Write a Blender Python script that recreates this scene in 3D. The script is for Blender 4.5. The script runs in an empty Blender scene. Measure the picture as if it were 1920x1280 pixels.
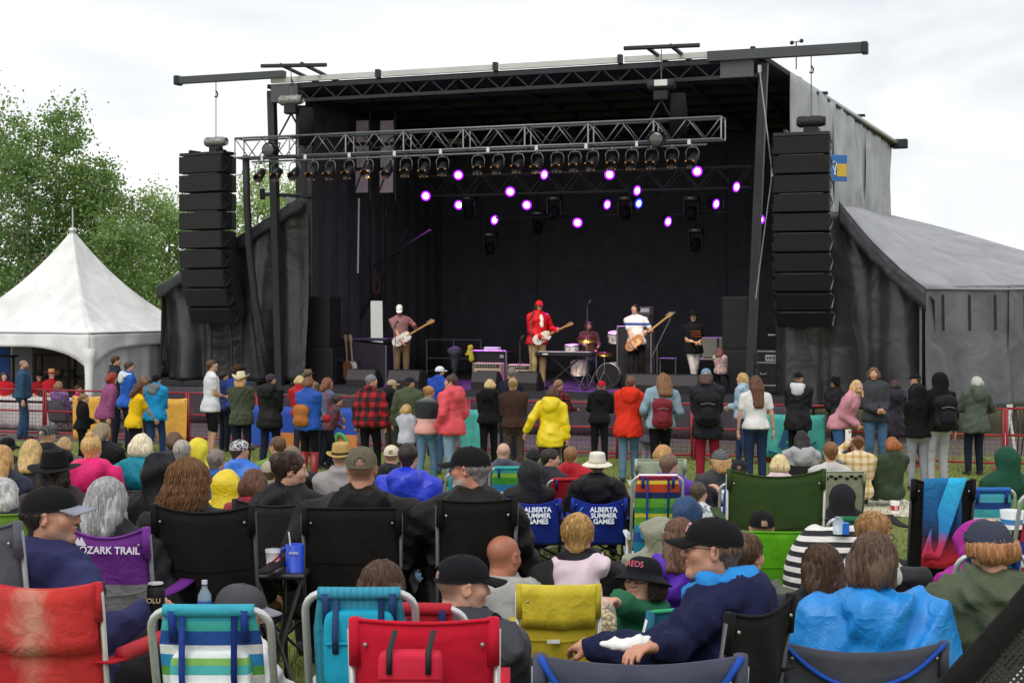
import bpy, math, random
import numpy as np
from mathutils import Matrix, Vector

random.seed(7)
RNG = np.random.default_rng(7)
SC = bpy.context.scene
COL = SC.collection
R = math.radians

# ------------------------------------------------------------------ camera
F, HZ, CX, CZ = 2700.0, 575.0, 960.0, 3.0        # focal length in photo pixels, horizon row, centre column, eye height
cam_d = bpy.data.cameras.new('camera')
cam_d.sensor_width = 36.0
cam_d.lens = 36.0 * F / 1920.0
cam_d.shift_y = -(640.0 - HZ) / 1920.0
cam_d.clip_start = 0.05
cam_d.clip_end = 2000.0
cam_o = bpy.data.objects.new('camera', cam_d)
COL.objects.link(cam_o)
cam_o.location = (0, 0, CZ)
cam_o.rotation_euler = (R(90), 0, 0)
SC.camera = cam_o

# ------------------------------------------------------------------ sky
SUN_EL, SUN_AZ = 52.0, 205.0      # soft overcast sun, high, behind and left of the camera
wd = bpy.data.worlds.new('World')
SC.world = wd
wd.use_nodes = True
wn, wl = wd.node_tree.nodes, wd.node_tree.links
wn.clear()
w_out = wn.new('ShaderNodeOutputWorld')
sky = wn.new('ShaderNodeTexSky')
sky.sky_type = 'NISHITA'
sky.sun_disc = False
sky.sun_elevation = R(SUN_EL)
sky.sun_rotation = R(SUN_AZ)
bg1 = wn.new('ShaderNodeBackground'); bg1.inputs[1].default_value = 0.12
wl.new(sky.outputs[0], bg1.inputs[0])
tc = wn.new('ShaderNodeTexCoord')
mp = wn.new('ShaderNodeMapping'); mp.inputs['Scale'].default_value = (1.6, 1.6, 5.5)
wl.new(tc.outputs['Generated'], mp.inputs[0])
nz = wn.new('ShaderNodeTexNoise'); nz.inputs['Scale'].default_value = 1.7
nz.inputs['Detail'].default_value = 5; nz.inputs['Roughness'].default_value = 0.52; nz.inputs['Distortion'].default_value = 0.6
wl.new(mp.outputs[0], nz.inputs['Vector'])
cr = wn.new('ShaderNodeValToRGB')
cr.color_ramp.elements[0].position = 0.34; cr.color_ramp.elements[0].color = (0.70, 0.725, 0.76, 1)
cr.color_ramp.elements[1].position = 0.60; cr.color_ramp.elements[1].color = (1.0, 0.995, 0.99, 1)
wl.new(nz.outputs[0], cr.inputs[0])
bg2 = wn.new('ShaderNodeBackground'); bg2.inputs[1].default_value = 0.98
wl.new(cr.outputs[0], bg2.inputs[0])
wm = wn.new('ShaderNodeMixShader'); wm.inputs[0].default_value = 0.92
wl.new(bg1.outputs[0], wm.inputs[1]); wl.new(bg2.outputs[0], wm.inputs[2]); wl.new(wm.outputs[0], w_out.inputs[0])

# ------------------------------------------------------------------ sun and exposure
sd = bpy.data.lights.new('sun', 'SUN')
sd.energy = 1.1
sd.angle = R(35)
sd.color = (1.0, 0.97, 0.93)
so = bpy.data.objects.new('sun', sd)
COL.objects.link(so)
_a, _e = R(SUN_AZ), R(SUN_EL)
_dir = Vector((math.sin(_a) * math.cos(_e), math.cos(_a) * math.cos(_e), math.sin(_e)))
so.rotation_euler = (-_dir).to_track_quat('-Z', 'Y').to_euler()
so.location = (0, 0, 30)
vs = SC.view_settings
vs.view_transform = 'Standard'
vs.look = 'None'
vs.gamma = 1.0
vs.exposure = 0.26
vs.use_curve_mapping = False
SC.render.engine = 'CYCLES'
SC.cycles.use_denoising = True
SC.cycles.max_bounces = 5
SC.cycles.diffuse_bounces = 3
SC.cycles.glossy_bounces = 2
SC.cycles.transparent_max_bounces = 8

# ------------------------------------------------------------------ placement helpers
_GD = [0, 4, 8.3, 14, 20, 24, 29, 400]
_GZ = [1.55, 1.2, .89, .5, .24, .12, 0, 0]
def g(d): return float(np.interp(d, _GD, _GZ))              # the lawn falls gently towards the stage
def W(px, py, d): return np.array([(px - CX) / F * d, d, CZ - (py - HZ) / F * d])
def zt(py, d): return CZ - (py - HZ) / F * d
def xt(px, d): return (px - CX) / F * d

# the stage frame: L is the foot of the left mast, t runs along the front, s runs back
SL = np.array([-5.95, 36.5]); SU = np.array([.9417, -.3366]); SV = np.array([.3366, .9417])
SROT = math.atan2(SU[1], SU[0]); DECK = 1.0
def St(t, s, z):
    p = SL + t * SU + s * SV
    return np.array([p[0], p[1], z])
def SP(px, py, s):
    """(t, z) of the point at depth s behind the stage front that lies on this line of sight"""
    k = (px - CX) / F
    p0 = SL + s * SV
    t = (k * p0[1] - p0[0]) / (SU[0] - k * SU[1])
    d = p0[1] + t * SU[1]
    return t, CZ - (py - HZ) / F * d

# ------------------------------------------------------------------ materials
def lin(h):
    if not isinstance(h, str): return tuple(h)
    h = h.lstrip('#')
    c = [int(h[i:i + 2], 16) / 255 for i in (0, 2, 4)]
    return tuple(x / 12.92 if x <= .04045 else ((x + .055) / 1.055) ** 2.4 for x in c)
def dye(h):
    """black cloth is blacker than a picked screen colour"""
    c = lin(h); y = max(c)
    return tuple(x * (.55 if y < .02 else .8 if y < .04 else 1.) for x in c)
_MC = {}
def _new(key):
    m = bpy.data.materials.new('_'.join(str(k) for k in key)[:58])
    m.use_nodes = True
    _MC[key] = m
    nt = m.node_tree
    return m, nt, nt.nodes['Principled BSDF']
def _noise(nt, scale, detail=3, dist=0., vec=None, rough=.5):
    n = nt.nodes.new('ShaderNodeTexNoise')
    n.inputs['Scale'].default_value = scale; n.inputs['Detail'].default_value = detail
    n.inputs['Distortion'].default_value = dist; n.inputs['Roughness'].default_value = rough
    if vec is not None: nt.links.new(vec, n.inputs['Vector'])
    return n
def _coord(nt, scale=(1, 1, 1), which='Object'):
    t = nt.nodes.new('ShaderNodeTexCoord'); m = nt.nodes.new('ShaderNodeMapping')
    m.inputs['Scale'].default_value = scale
    nt.links.new(t.outputs[which], m.inputs[0])
    return m.outputs[0]
def _vary(nt, b, col, fac, lo, hi):
    """base colour = col * ramp(fac)"""
    r = nt.nodes.new('ShaderNodeMapRange')
    r.inputs['From Min'].default_value = .3; r.inputs['From Max'].default_value = .7
    r.inputs['To Min'].default_value = lo; r.inputs['To Max'].default_value = hi
    nt.links.new(fac, r.inputs['Value'])
    mx = nt.nodes.new('ShaderNodeMix'); mx.data_type = 'RGBA'; mx.blend_type = 'MULTIPLY'; mx.inputs[0].default_value = 1
    if hasattr(col, 'links') or hasattr(col, 'is_output'): nt.links.new(col, mx.inputs['A'])
    else: mx.inputs['A'].default_value = (*col, 1)
    cb = nt.nodes.new('ShaderNodeCombineColor')
    for i in range(3): nt.links.new(r.outputs[0], cb.inputs[i])
    nt.links.new(cb.outputs[0], mx.inputs['B'])
    nt.links.new(mx.outputs['Result'], b.inputs['Base Color'])
def _bump(nt, b, h, dist, strength=1.):
    n = nt.nodes.new('ShaderNodeBump'); n.inputs['Strength'].default_value = strength
    n.inputs['Distance'].default_value = dist
    nt.links.new(h, n.inputs['Height']); nt.links.new(n.outputs[0], b.inputs['Normal'])
def _madd(nt, a, b, wa, wb):
    m1 = nt.nodes.new('ShaderNodeMath'); m1.operation = 'MULTIPLY'; m1.inputs[1].default_value = wa; nt.links.new(a, m1.inputs[0])
    m2 = nt.nodes.new('ShaderNodeMath'); m2.operation = 'MULTIPLY_ADD'; m2.inputs[1].default_value = wb; nt.links.new(b, m2.inputs[0]); nt.links.new(m1.outputs[0], m2.inputs[2])
    return m2.outputs[0]

def _ridge(nt, h):
    """sharp crease lines from a soft noise"""
    a = nt.nodes.new('ShaderNodeMath'); a.operation = 'SUBTRACT'; a.inputs[1].default_value = .5; nt.links.new(h, a.inputs[0])
    b = nt.nodes.new('ShaderNodeMath'); b.operation = 'ABSOLUTE'; nt.links.new(a.outputs[0], b.inputs[0])
    c = nt.nodes.new('ShaderNodeMath'); c.operation = 'POWER'; c.inputs[1].default_value = .75; nt.links.new(b.outputs[0], c.inputs[0])
    d = nt.nodes.new('ShaderNodeMath'); d.operation = 'SUBTRACT'; d.inputs[0].default_value = 1.; nt.links.new(c.outputs[0], d.inputs[1])
    return d.outputs[0]
def cloth(col, rough=.9, wr=1.0, scale=1.0, sheen=.0):
    key = ('cloth', col, rough, wr, scale)
    if key in _MC: return _MC[key]
    m, nt, b = _new(key)
    v = _coord(nt)
    big = _noise(nt, 6 * scale, 3, .7, v)
    fine = _noise(nt, 320, 2, 0, v)
    _vary(nt, b, dye(col), big.outputs[0], .85, 1.12)
    cr_ = _noise(nt, 6.5 * scale, 1.2, .5, v)
    _bump(nt, b, _madd(nt, _ridge(nt, cr_.outputs[0]), fine.outputs[0], 1.0, .05), .017 * wr, .7)
    b.inputs['Roughness'].default_value = rough
    b.inputs['Specular IOR Level'].default_value = .25
    return m
def shell(col, rough=.42, wr=1.0):            # nylon or thin plastic rainwear: crinkled and slightly shiny
    key = ('shell', col, rough, wr)
    if key in _MC: return _MC[key]
    m, nt, b = _new(key)
    v = _coord(nt)
    a = _noise(nt, 7, 3, .9, v, .55)
    c = _noise(nt, 30, 2, .6, v, .5)
    _vary(nt, b, dye(col), a.outputs[0], .88, 1.1)
    c2 = _noise(nt, 7.5, 1.5, .5, v)
    _bump(nt, b, _madd(nt, _ridge(nt, c2.outputs[0]), _ridge(nt, c.outputs[0]), 1.0, .2), .022 * wr, .75)
    b.inputs['Roughness'].default_value = rough
    b.inputs['Specular IOR Level'].default_value = .5 if rough < .5 else .22
    return m
def plain(col, rough=.5, metal=0., bump=0., bs=40, var=.08, spec=.5):
    key = ('plain', col, rough, metal, bump, bs, var)
    if key in _MC: return _MC[key]
    m, nt, b = _new(key)
    v = _coord(nt)
    n = _noise(nt, bs, 4, .3, v)
    _vary(nt, b, lin(col), n.outputs[0], 1 - var, 1 + var)
    b.inputs['Roughness'].default_value = rough; b.inputs['Metallic'].default_value = metal
    b.inputs['Specular IOR Level'].default_value = spec
    if bump: _bump(nt, b, n.outputs[0], bump)
    return m
def glow(col, strength):
    key = ('glow', col, strength)
    if key in _MC: return _MC[key]
    m, nt, b = _new(key)
    b.inputs['Base Color'].default_value = (*lin(col), 1)
    b.inputs['Emission Color'].default_value = (*lin(col), 1); b.inputs['Emission Strength'].default_value = strength
    return m
def glass(col, rough=.05, alpha=.35):
    key = ('glass', col, rough, alpha)
    if key in _MC: return _MC[key]
    m, nt, b = _new(key)
    b.inputs['Base Color'].default_value = (*lin(col), 1); b.inputs['Roughness'].default_value = rough
    b.inputs['Alpha'].default_value = alpha
    return m
def skinmat():
    key = ('skin',)
    if key in _MC: return _MC[key]
    m, nt, b = _new(key)
    at = nt.nodes.new('ShaderNodeAttribute'); at.attribute_name = 'Col'
    v = _coord(nt)
    n = _noise(nt, 60, 4, .4, v)
    _vary(nt, b, at.outputs['Color'], n.outputs[0], .9, 1.08)
    _bump(nt, b, n.outputs[0], .002)
    b.inputs['Roughness'].default_value = .5
    b.inputs['Subsurface Weight'].default_value = .12
    b.inputs['Subsurface Radius'].default_value = (.012, .005, .003)
    b.inputs['Subsurface Scale'].default_value = .5
    return m
def hairmat(col, lo=.55, hi=1.45):
    key = ('hair', col, lo)
    if key in _MC: return _MC[key]
    m, nt, b = _new(key)
    v = _coord(nt, (85, 85, 7))
    n = _noise(nt, 1.0, 4, .7, v)
    _vary(nt, b, lin(col), n.outputs[0], lo, hi)
    _bump(nt, b, n.outputs[0], .006, .7)
    b.inputs['Roughness'].default_value = .5
    b.inputs['Specular IOR Level'].default_value = .35
    return m
def stripes(cols, axis='Z', period=.5, rough=.8, offs=0., wr=.5):
    """bands of colour printed on a fabric; cols = [(share, hex), ...] repeated every `period` metres"""
    key = ('stripes', str(cols), axis, period, offs)
    if key in _MC: return _MC[key]
    m, nt, b = _new(key)
    v = _coord(nt)
    sx = nt.nodes.new('ShaderNodeSeparateXYZ'); nt.links.new(v, sx.inputs[0])
    big = _noise(nt, 9, 3, 1., v)
    ma = nt.nodes.new('ShaderNodeMath'); ma.operation = 'MULTIPLY_ADD'; ma.inputs[1].default_value = 1 / period; ma.inputs[2].default_value = offs + 10
    nt.links.new(sx.outputs['XYZ'.index(axis)], ma.inputs[0])
    fr = nt.nodes.new('ShaderNodeMath'); fr.operation = 'FRACT'; nt.links.new(ma.outputs[0], fr.inputs[0])
    rp = nt.nodes.new('ShaderNodeValToRGB'); rp.color_ramp.interpolation = 'CONSTANT'
    tot = sum(c[0] for c in cols); pos = 0
    for i, (sh, c) in enumerate(cols):
        if i < 2: e = rp.color_ramp.elements[i]; e.position = pos
        else: e = rp.color_ramp.elements.new(pos)
        e.color = (*lin(c), 1)
        pos += sh / tot
    nt.links.new(fr.outputs[0], rp.inputs[0])
    _vary(nt, b, rp.outputs[0], big.outputs[0], .85, 1.1)
    _bump(nt, b, big.outputs[0], .02 * wr)
    b.inputs['Roughness'].default_value = rough
    return m
def plaid(c0, c1, c2, sx_=.09, sz_=.09, share=.45):
    key = ('plaid', c0, c1, c2, sx_, sz_, share)
    if key in _MC: return _MC[key]
    m, nt, b = _new(key)
    v = _coord(nt)
    sx = nt.nodes.new('ShaderNodeSeparateXYZ'); nt.links.new(v, sx.inputs[0])
    ins = []
    for ax, per in ((0, sx_), (2, sz_)):
        a = nt.nodes.new('ShaderNodeMath'); a.operation = 'MULTIPLY_ADD'; a.inputs[1].default_value = 1 / per; a.inputs[2].default_value = 20
        nt.links.new(sx.outputs[ax], a.inputs[0])
        f = nt.nodes.new('ShaderNodeMath'); f.operation = 'FRACT'; nt.links.new(a.outputs[0], f.inputs[0])
        q = nt.nodes.new('ShaderNodeMath'); q.operation = 'LESS_THAN'; q.inputs[1].default_value = share; nt.links.new(f.outputs[0], q.inputs[0])
        ins.append(q.outputs[0])
    ad = nt.nodes.new('ShaderNodeMath'); ad.operation = 'ADD'; nt.links.new(ins[0], ad.inputs[0]); nt.links.new(ins[1], ad.inputs[1])
    hf = nt.nodes.new('ShaderNodeMath'); hf.operation = 'MULTIPLY'; hf.inputs[1].default_value = .5; nt.links.new(ad.outputs[0], hf.inputs[0])
    rp = nt.nodes.new('ShaderNodeValToRGB'); rp.color_ramp.interpolation = 'CONSTANT'
    rp.color_ramp.elements[0].color = (*lin(c0), 1); rp.color_ramp.elements[1].position = .25; rp.color_ramp.elements[1].color = (*lin(c1), 1)
    e = rp.color_ramp.elements.new(.75); e.color = (*lin(c2), 1)
    nt.links.new(hf.outputs[0], rp.inputs[0])
    big = _noise(nt, 8, 3, 1., v)
    _vary(nt, b, rp.outputs[0], big.outputs[0], .88, 1.1)
    _bump(nt, b, big.outputs[0], .02)
    b.inputs['Roughness'].default_value = .9
    return m
def blotch(cols, scale=12, rough=.9, wr=.7):
    """camouflage or floral print: noise cut into flat colours"""
    key = ('blotch', str(cols), scale)
    if key in _MC: return _MC[key]
    m, nt, b = _new(key)
    v = _coord(nt)
    n = _noise(nt, scale, 2, .6, v)
    rp = nt.nodes.new('ShaderNodeValToRGB'); rp.color_ramp.interpolation = 'CONSTANT'
    n_ = len(cols)
    for i, c in enumerate(cols):
        p = 0 if i == 0 else .36 + .30 * (i - 1) / max(1, n_ - 2)
        if i < 2: e = rp.color_ramp.elements[i]; e.position = p
        else: e = rp.color_ramp.elements.new(p)
        e.color = (*lin(c), 1)
    nt.links.new(n.outputs[0], rp.inputs[0])
    big = _noise(nt, 7, 3, 1.5, v)
    _vary(nt, b, rp.outputs[0], big.outputs[0], .88, 1.1)
    _bump(nt, b, big.outputs[0], .025 * wr)
    b.inputs['Roughness'].default_value = rough
    return m
def fade(cols, axis='Z', lo=0., hi=1., rough=.9, mottle=.12):
    """cloth dyed in soft bands of colour from lo to hi metres"""
    key = ('fade', str(cols), axis, lo, hi)
    if key in _MC: return _MC[key]
    m, nt, b = _new(key)
    v = _coord(nt)
    sx = nt.nodes.new('ShaderNodeSeparateXYZ'); nt.links.new(v, sx.inputs[0])
    n = _noise(nt, 14, 4, 1., v)
    mr = nt.nodes.new('ShaderNodeMapRange'); mr.inputs[1].default_value = lo; mr.inputs[2].default_value = hi
    nt.links.new(sx.outputs['XYZ'.index(axis)], mr.inputs[0])
    ad = nt.nodes.new('ShaderNodeMath'); ad.operation = 'MULTIPLY_ADD'; ad.inputs[1].default_value = mottle * 2
    nt.links.new(n.outputs[0], ad.inputs[0]); 
    sb = nt.nodes.new('ShaderNodeMath'); sb.operation = 'SUBTRACT'; sb.inputs[1].default_value = mottle
    nt.links.new(mr.outputs[0], sb.inputs[0]); nt.links.new(sb.outputs[0], ad.inputs[2])
    rp = nt.nodes.new('ShaderNodeValToRGB')
    for i, (p, c) in enumerate(cols):
        if i < 2: e = rp.color_ramp.elements[i]; e.position = p
        else: e = rp.color_ramp.elements.new(p)
        e.color = (*lin(c), 1)
    nt.links.new(ad.outputs[0], rp.inputs[0])
    fine = _noise(nt, 160, 2, 0, v)
    _vary(nt, b, rp.outputs[0], fine.outputs[0], .93, 1.06)
    _bump(nt, b, _madd(nt, n.outputs[0], fine.outputs[0], 1., .05), .012)
    b.inputs['Roughness'].default_value = rough
    return m

# ------------------------------------------------------------------ mesh helpers: every shape is (V, [faces arrays])
def arr(V): return np.asarray(V, dtype=np.float32).reshape(-1, 3)
def box(c, size, rz=0., rx=0., ry=0.):
    s = np.array(size) / 2
    V = np.array([[x, y, z] for x in (-1, 1) for y in (-1, 1) for z in (-1, 1)], float) * s
    if rz or rx or ry:
        V = V @ np.array((Matrix.Rotation(rz, 3, 'Z') @ Matrix.Rotation(ry, 3, 'Y') @ Matrix.Rotation(rx, 3, 'X')).transposed())
    Fq = np.array([[0, 1, 3, 2], [4, 6, 7, 5], [0, 4, 5, 1], [2, 3, 7, 6], [0, 2, 6, 4], [1, 5, 7, 3]])
    return arr(V + np.array(c)), [Fq]
def rbox(c, size, b=.01, rz=0., rx=0.):
    """box with chamfered edges"""
    s = np.array(size) / 2
    b = min(b, s.min() * .9)
    V = []
    for x in (-1, 1):
        for y in (-1, 1):
            for z in (-1, 1):
                for ax in range(3):
                    p = np.array([x, y, z]) * (s - b); p[ax] = (x, y, z)[ax] * s[ax]; V.append(p)
    V = np.array(V)
    I = lambda x, y, z, a: ((x * 2 + y) * 2 + z) * 3 + a
    q = []; t = []
    for v in (0, 1):
        q += [[I(v, 0, 0, 0), I(v, 0, 1, 0), I(v, 1, 1, 0), I(v, 1, 0, 0)][::1 if v == 0 else -1]]
        q += [[I(0, v, 0, 1), I(1, v, 0, 1), I(1, v, 1, 1), I(0, v, 1, 1)][::1 if v == 0 else -1]]
        q += [[I(0, 0, v, 2), I(0, 1, v, 2), I(1, 1, v, 2), I(1, 0, v, 2)][::1 if v == 0 else -1]]
    for a in (0, 1):
        for c_ in (0, 1):
            q.append([I(0, a, c_, 1), I(1, a, c_, 1), I(1, a, c_, 2), I(0, a, c_, 2)])
            q.append([I(a, 0, c_, 0), I(a, 1, c_, 0), I(a, 1, c_, 2), I(a, 0, c_, 2)])
            q.append([I(a, c_, 0, 0), I(a, c_, 1, 0), I(a, c_, 1, 1), I(a, c_, 0, 1)])
    for x in (0, 1):
        for y in (0, 1):
            for z in (0, 1): t.append([I(x, y, z, 0), I(x, y, z, 1), I(x, y, z, 2)])
    if rz or rx: V = V @ np.array((Matrix.Rotation(rz, 3, 'Z') @ Matrix.Rotation(rx, 3, 'X')).transposed())
    return arr(V + np.array(c)), [np.array(q), np.array(t)]
def gridF(nu, nv, cu=False, cv=False):
    i = np.arange(nu if cu else nu - 1); j = np.arange(nv if cv else nv - 1)
    a, b_ = np.meshgrid(i, j, indexing='ij')
    a2, b2 = (a + 1) % nu, (b_ + 1) % nv
    return np.stack([a * nv + b_, a2 * nv + b_, a2 * nv + b2, a * nv + b2], -1).reshape(-1, 4)
def tube(P, r, n=8, closed=False, cap=True, sq=None):
    P = np.asarray(P, float); m = len(P)
    r = np.broadcast_to(np.asarray(r, float), (m,))
    T = np.zeros_like(P)
    if closed: T = np.roll(P, -1, 0) - np.roll(P, 1, 0)
    else:
        T[1:-1] = P[2:] - P[:-2]; T[0] = P[1] - P[0]; T[-1] = P[-1] - P[-2]
    T /= np.linalg.norm(T, axis=1)[:, None] + 1e-12
    N = np.zeros_like(P)
    up = np.array([0, 0, 1.]) if abs(T[0][2]) < .9 else np.array([0, 1., 0])
    x = np.cross(T[0], up); x /= np.linalg.norm(x)
    for i in range(m):
        x = x - T[i] * np.dot(x, T[i]); x /= np.linalg.norm(x) + 1e-12; N[i] = x
    B = np.cross(T, N)
    a = np.arange(n) * 2 * np.pi / n + np.pi / n
    ca, sa = np.cos(a), np.sin(a)
    if sq: ca, sa = ca * sq[0], sa * sq[1]
    V = P[:, None, :] + r[:, None, None] * (ca[None, :, None] * N[:, None, :] + sa[None, :, None] * B[:, None, :])
    Fs = [gridF(m, n, closed, True)]
    if cap and not closed:
        Fs.append(np.array([list(range(n))])); Fs.append(np.array([[(m - 1) * n + k for k in range(n - 1, -1, -1)]]))
    return arr(V), Fs
def rod(a, b, r, n=6): return tube([a, b], r, n)
def lathe(prof, n=20, c=(0, 0, 0), axis='Z', cap=True):
    prof = np.asarray(prof, float)
    a = np.arange(n) * 2 * np.pi / n
    V = np.stack([prof[:, 0][:, None] * np.cos(a), prof[:, 0][:, None] * np.sin(a), np.broadcast_to(prof[:, 1][:, None], (len(prof), n))], -1)
    if axis == 'Y': V = V[..., [0, 2, 1]] * np.array([1, 1, -1])
    if axis == 'X': V = V[..., [2, 0, 1]]
    Fs = [gridF(len(prof), n, False, True)]
    if cap:
        m = len(prof)
        if prof[0, 0] > 1e-5: Fs.append(np.array([list(range(n))[::-1]]))
        if prof[-1, 0] > 1e-5: Fs.append(np.array([[(m - 1) * n + k for k in range(n)]]))
    return arr(V.reshape(-1, 3) + np.array(c)), Fs
def cyl(c, r, h, n=16, axis='Z'): return lathe([(r, -h / 2), (r, h / 2)], n, c, axis)
def ball(c, r, n=10):
    a = np.linspace(0, np.pi, n // 2 + 2)
    r = np.broadcast_to(np.asarray(r, float), (3,))
    V, Fs = lathe(np.stack([np.sin(a), -np.cos(a)], 1), n, cap=False)
    return arr(V * r + np.array(c)), Fs
def sheet(P, th=0.):
    """P (nu,nv,3) grid of points; th gives it thickness"""
    P = np.asarray(P, float); nu, nv = P.shape[:2]
    Fq = gridF(nu, nv)
    if not th: return arr(P), [Fq]
    du = np.gradient(P, axis=0); dv = np.gradient(P, axis=1)
    N = np.cross(du, dv); N /= np.linalg.norm(N, axis=-1)[..., None] + 1e-12
    A = P.reshape(-1, 3); B = (P - N * th).reshape(-1, 3)
    o = len(A)
    idx = np.arange(o).reshape(nu, nv)
    rim = np.concatenate([idx[:, 0][::-1], idx[0, 1:], idx[1:, -1], idx[-1, :-1][::-1][:-1]]) if nu > 1 and nv > 1 else idx.ravel()
    r2 = np.roll(rim, -1)
    S = np.stack([rim, r2, r2 + o, rim + o], 1)
    return arr(np.concatenate([A, B])), [Fq, Fq[:, ::-1] + o, S]
def prism(poly, h, c=(0, 0, 0), plane='XY'):
    """flat outline extruded by h (both ways from c)"""
    P = np.asarray(poly, float); n = len(P)
    A = np.concatenate([P, np.full((n, 1), -h / 2)], 1); B = np.concatenate([P, np.full((n, 1), h / 2)], 1)
    V = np.concatenate([A, B])
    if plane == 'XZ': V = V[:, [0, 2, 1]]
    if plane == 'YZ': V = V[:, [2, 0, 1]]
    i = np.arange(n); j = (i + 1) % n
    return arr(V + np.array(c)), [np.array([list(range(n))[::-1]]), np.array([list(range(n, 2 * n))]), np.stack([i, j, j + n, i + n], 1)]
def xf(sh, M=None, loc=(0, 0, 0), sc=1.):
    V, Fs = sh
    V = V * sc
    if M is not None: V = V @ np.asarray(M, dtype=np.float32).T
    return arr(V + np.array(loc)), Fs
def rotM(rx=0, ry=0, rz=0):
    return np.array(Matrix.Rotation(rz, 3, 'Z') @ Matrix.Rotation(ry, 3, 'Y') @ Matrix.Rotation(rx, 3, 'X'))
def pillow(c, size, e=.35, n=20, rz=0.):
    """soft rounded box (superellipsoid)"""
    a = np.linspace(-np.pi / 2, np.pi / 2, n // 2 + 1); b = np.arange(n) * 2 * np.pi / n
    f = lambda x: np.sign(x) * np.abs(x) ** e
    V = np.stack([f(np.cos(a))[:, None] * f(np.cos(b)), f(np.cos(a))[:, None] * f(np.sin(b)), np.broadcast_to(f(np.sin(a))[:, None], (len(a), n))], -1).reshape(-1, 3) * np.array(size) / 2
    return arr(V @ rotM(rz=rz).T + np.array(c)), [gridF(len(a), n, False, True)]
def mesh(name, shapes, mats, smooth=True, cols=None):
    """shapes: list of (V, faces) or (V, faces, material index)"""
    me = bpy.data.meshes.new(name)
    Vs, loops, starts, tots, mi = [], [], [], [], []
    o = 0; ls = 0
    for sh in shapes:
        V, Fs = sh[0], sh[1]; k = sh[2] if len(sh) > 2 else 0
        Vs.append(V)
        for f in Fs:
            f = np.asarray(f)
            if f.size == 0: continue
            n, c = f.shape
            loops.append((f + o).ravel()); starts.append(ls + np.arange(n) * c); tots.append(np.full(n, c)); mi.append(np.full(n, k)); ls += n * c
        o += len(V)
    V = np.concatenate(Vs); Lp = np.concatenate(loops); S = np.concatenate(starts); T = np.concatenate(tots)
    me.vertices.add(len(V)); me.vertices.foreach_set('co', V.astype(np.float32).ravel())
    me.loops.add(len(Lp)); me.loops.foreach_set('vertex_index', Lp.astype(np.int32))
    me.polygons.add(len(S)); me.polygons.foreach_set('loop_start', S.astype(np.int32))
    me.polygons.foreach_set('material_index', np.concatenate(mi).astype(np.int32))
    me.polygons.foreach_set('use_smooth', np.full(len(S), smooth, dtype=bool))
    me.update(calc_edges=True)
    if cols is not None:
        at = me.color_attributes.new('Col', 'FLOAT_COLOR', 'POINT')
        at.data.foreach_set('color', np.concatenate([cols, np.ones((len(cols), 1))], 1).astype(np.float32).ravel())
    for m in (mats if isinstance(mats, (list, tuple)) else [mats]): me.materials.append(m)
    return me
def ob(name, shapes, mats, parent=None, smooth=False, cols=None, loc=None, rot=None):
    if isinstance(shapes, tuple): shapes = [shapes]
    me = shapes if isinstance(shapes, bpy.types.Mesh) else mesh(name, shapes, mats, smooth, cols)
    o = bpy.data.objects.new(name, me)
    COL.objects.link(o)
    if parent is not None: o.parent = parent
    if loc is not None: o.location = loc
    if rot is not None: o.rotation_euler = rot
    return o
def tag(o, label, cat, group=None):
    o['label'] = label; o['category'] = cat
    if group: o['group'] = group
    return o
def thing(name, label, cat, loc=(0, 0, 0), rz=0., group=None):
    o = bpy.data.objects.new(name, None)
    COL.objects.link(o)
    o.empty_display_size = .1
    o.location = tuple(float(x) for x in loc); o.rotation_euler = (0, 0, rz)
    return tag(o, label, cat, group)
def stage_thing(name, label, cat, t, s, z=DECK, rz=0., group=None):
    return thing(name, label, cat, St(t, s, z), SROT + rz, group)
def copy_tree(o, parent=None):
    c = o.copy(); COL.objects.link(c); c.parent = parent
    for ch in list(o.children): copy_tree(ch, c)
    return c
def text(s, size, mat_, parent, loc, rot, name='lettering', ext=.001, shear=0., align='CENTER', bold=0.):
    cu = bpy.data.curves.new(name, 'FONT')
    cu.body = s; cu.size = size; cu.extrude = ext; cu.align_x = align; cu.align_y = 'CENTER'; cu.shear = shear; cu.offset = bold
    tmp = bpy.data.objects.new(name, cu); COL.objects.link(tmp)
    dg = bpy.context.evaluated_depsgraph_get()
    me = bpy.data.meshes.new_from_object(tmp.evaluated_get(dg))
    bpy.data.objects.remove(tmp); bpy.data.curves.remove(cu)
    me.materials.clear(); me.materials.append(mat_)
    o = bpy.data.objects.new(name, me); COL.objects.link(o)
    o.parent = parent; o.location = loc; o.rotation_euler = rot
    return o

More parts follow.
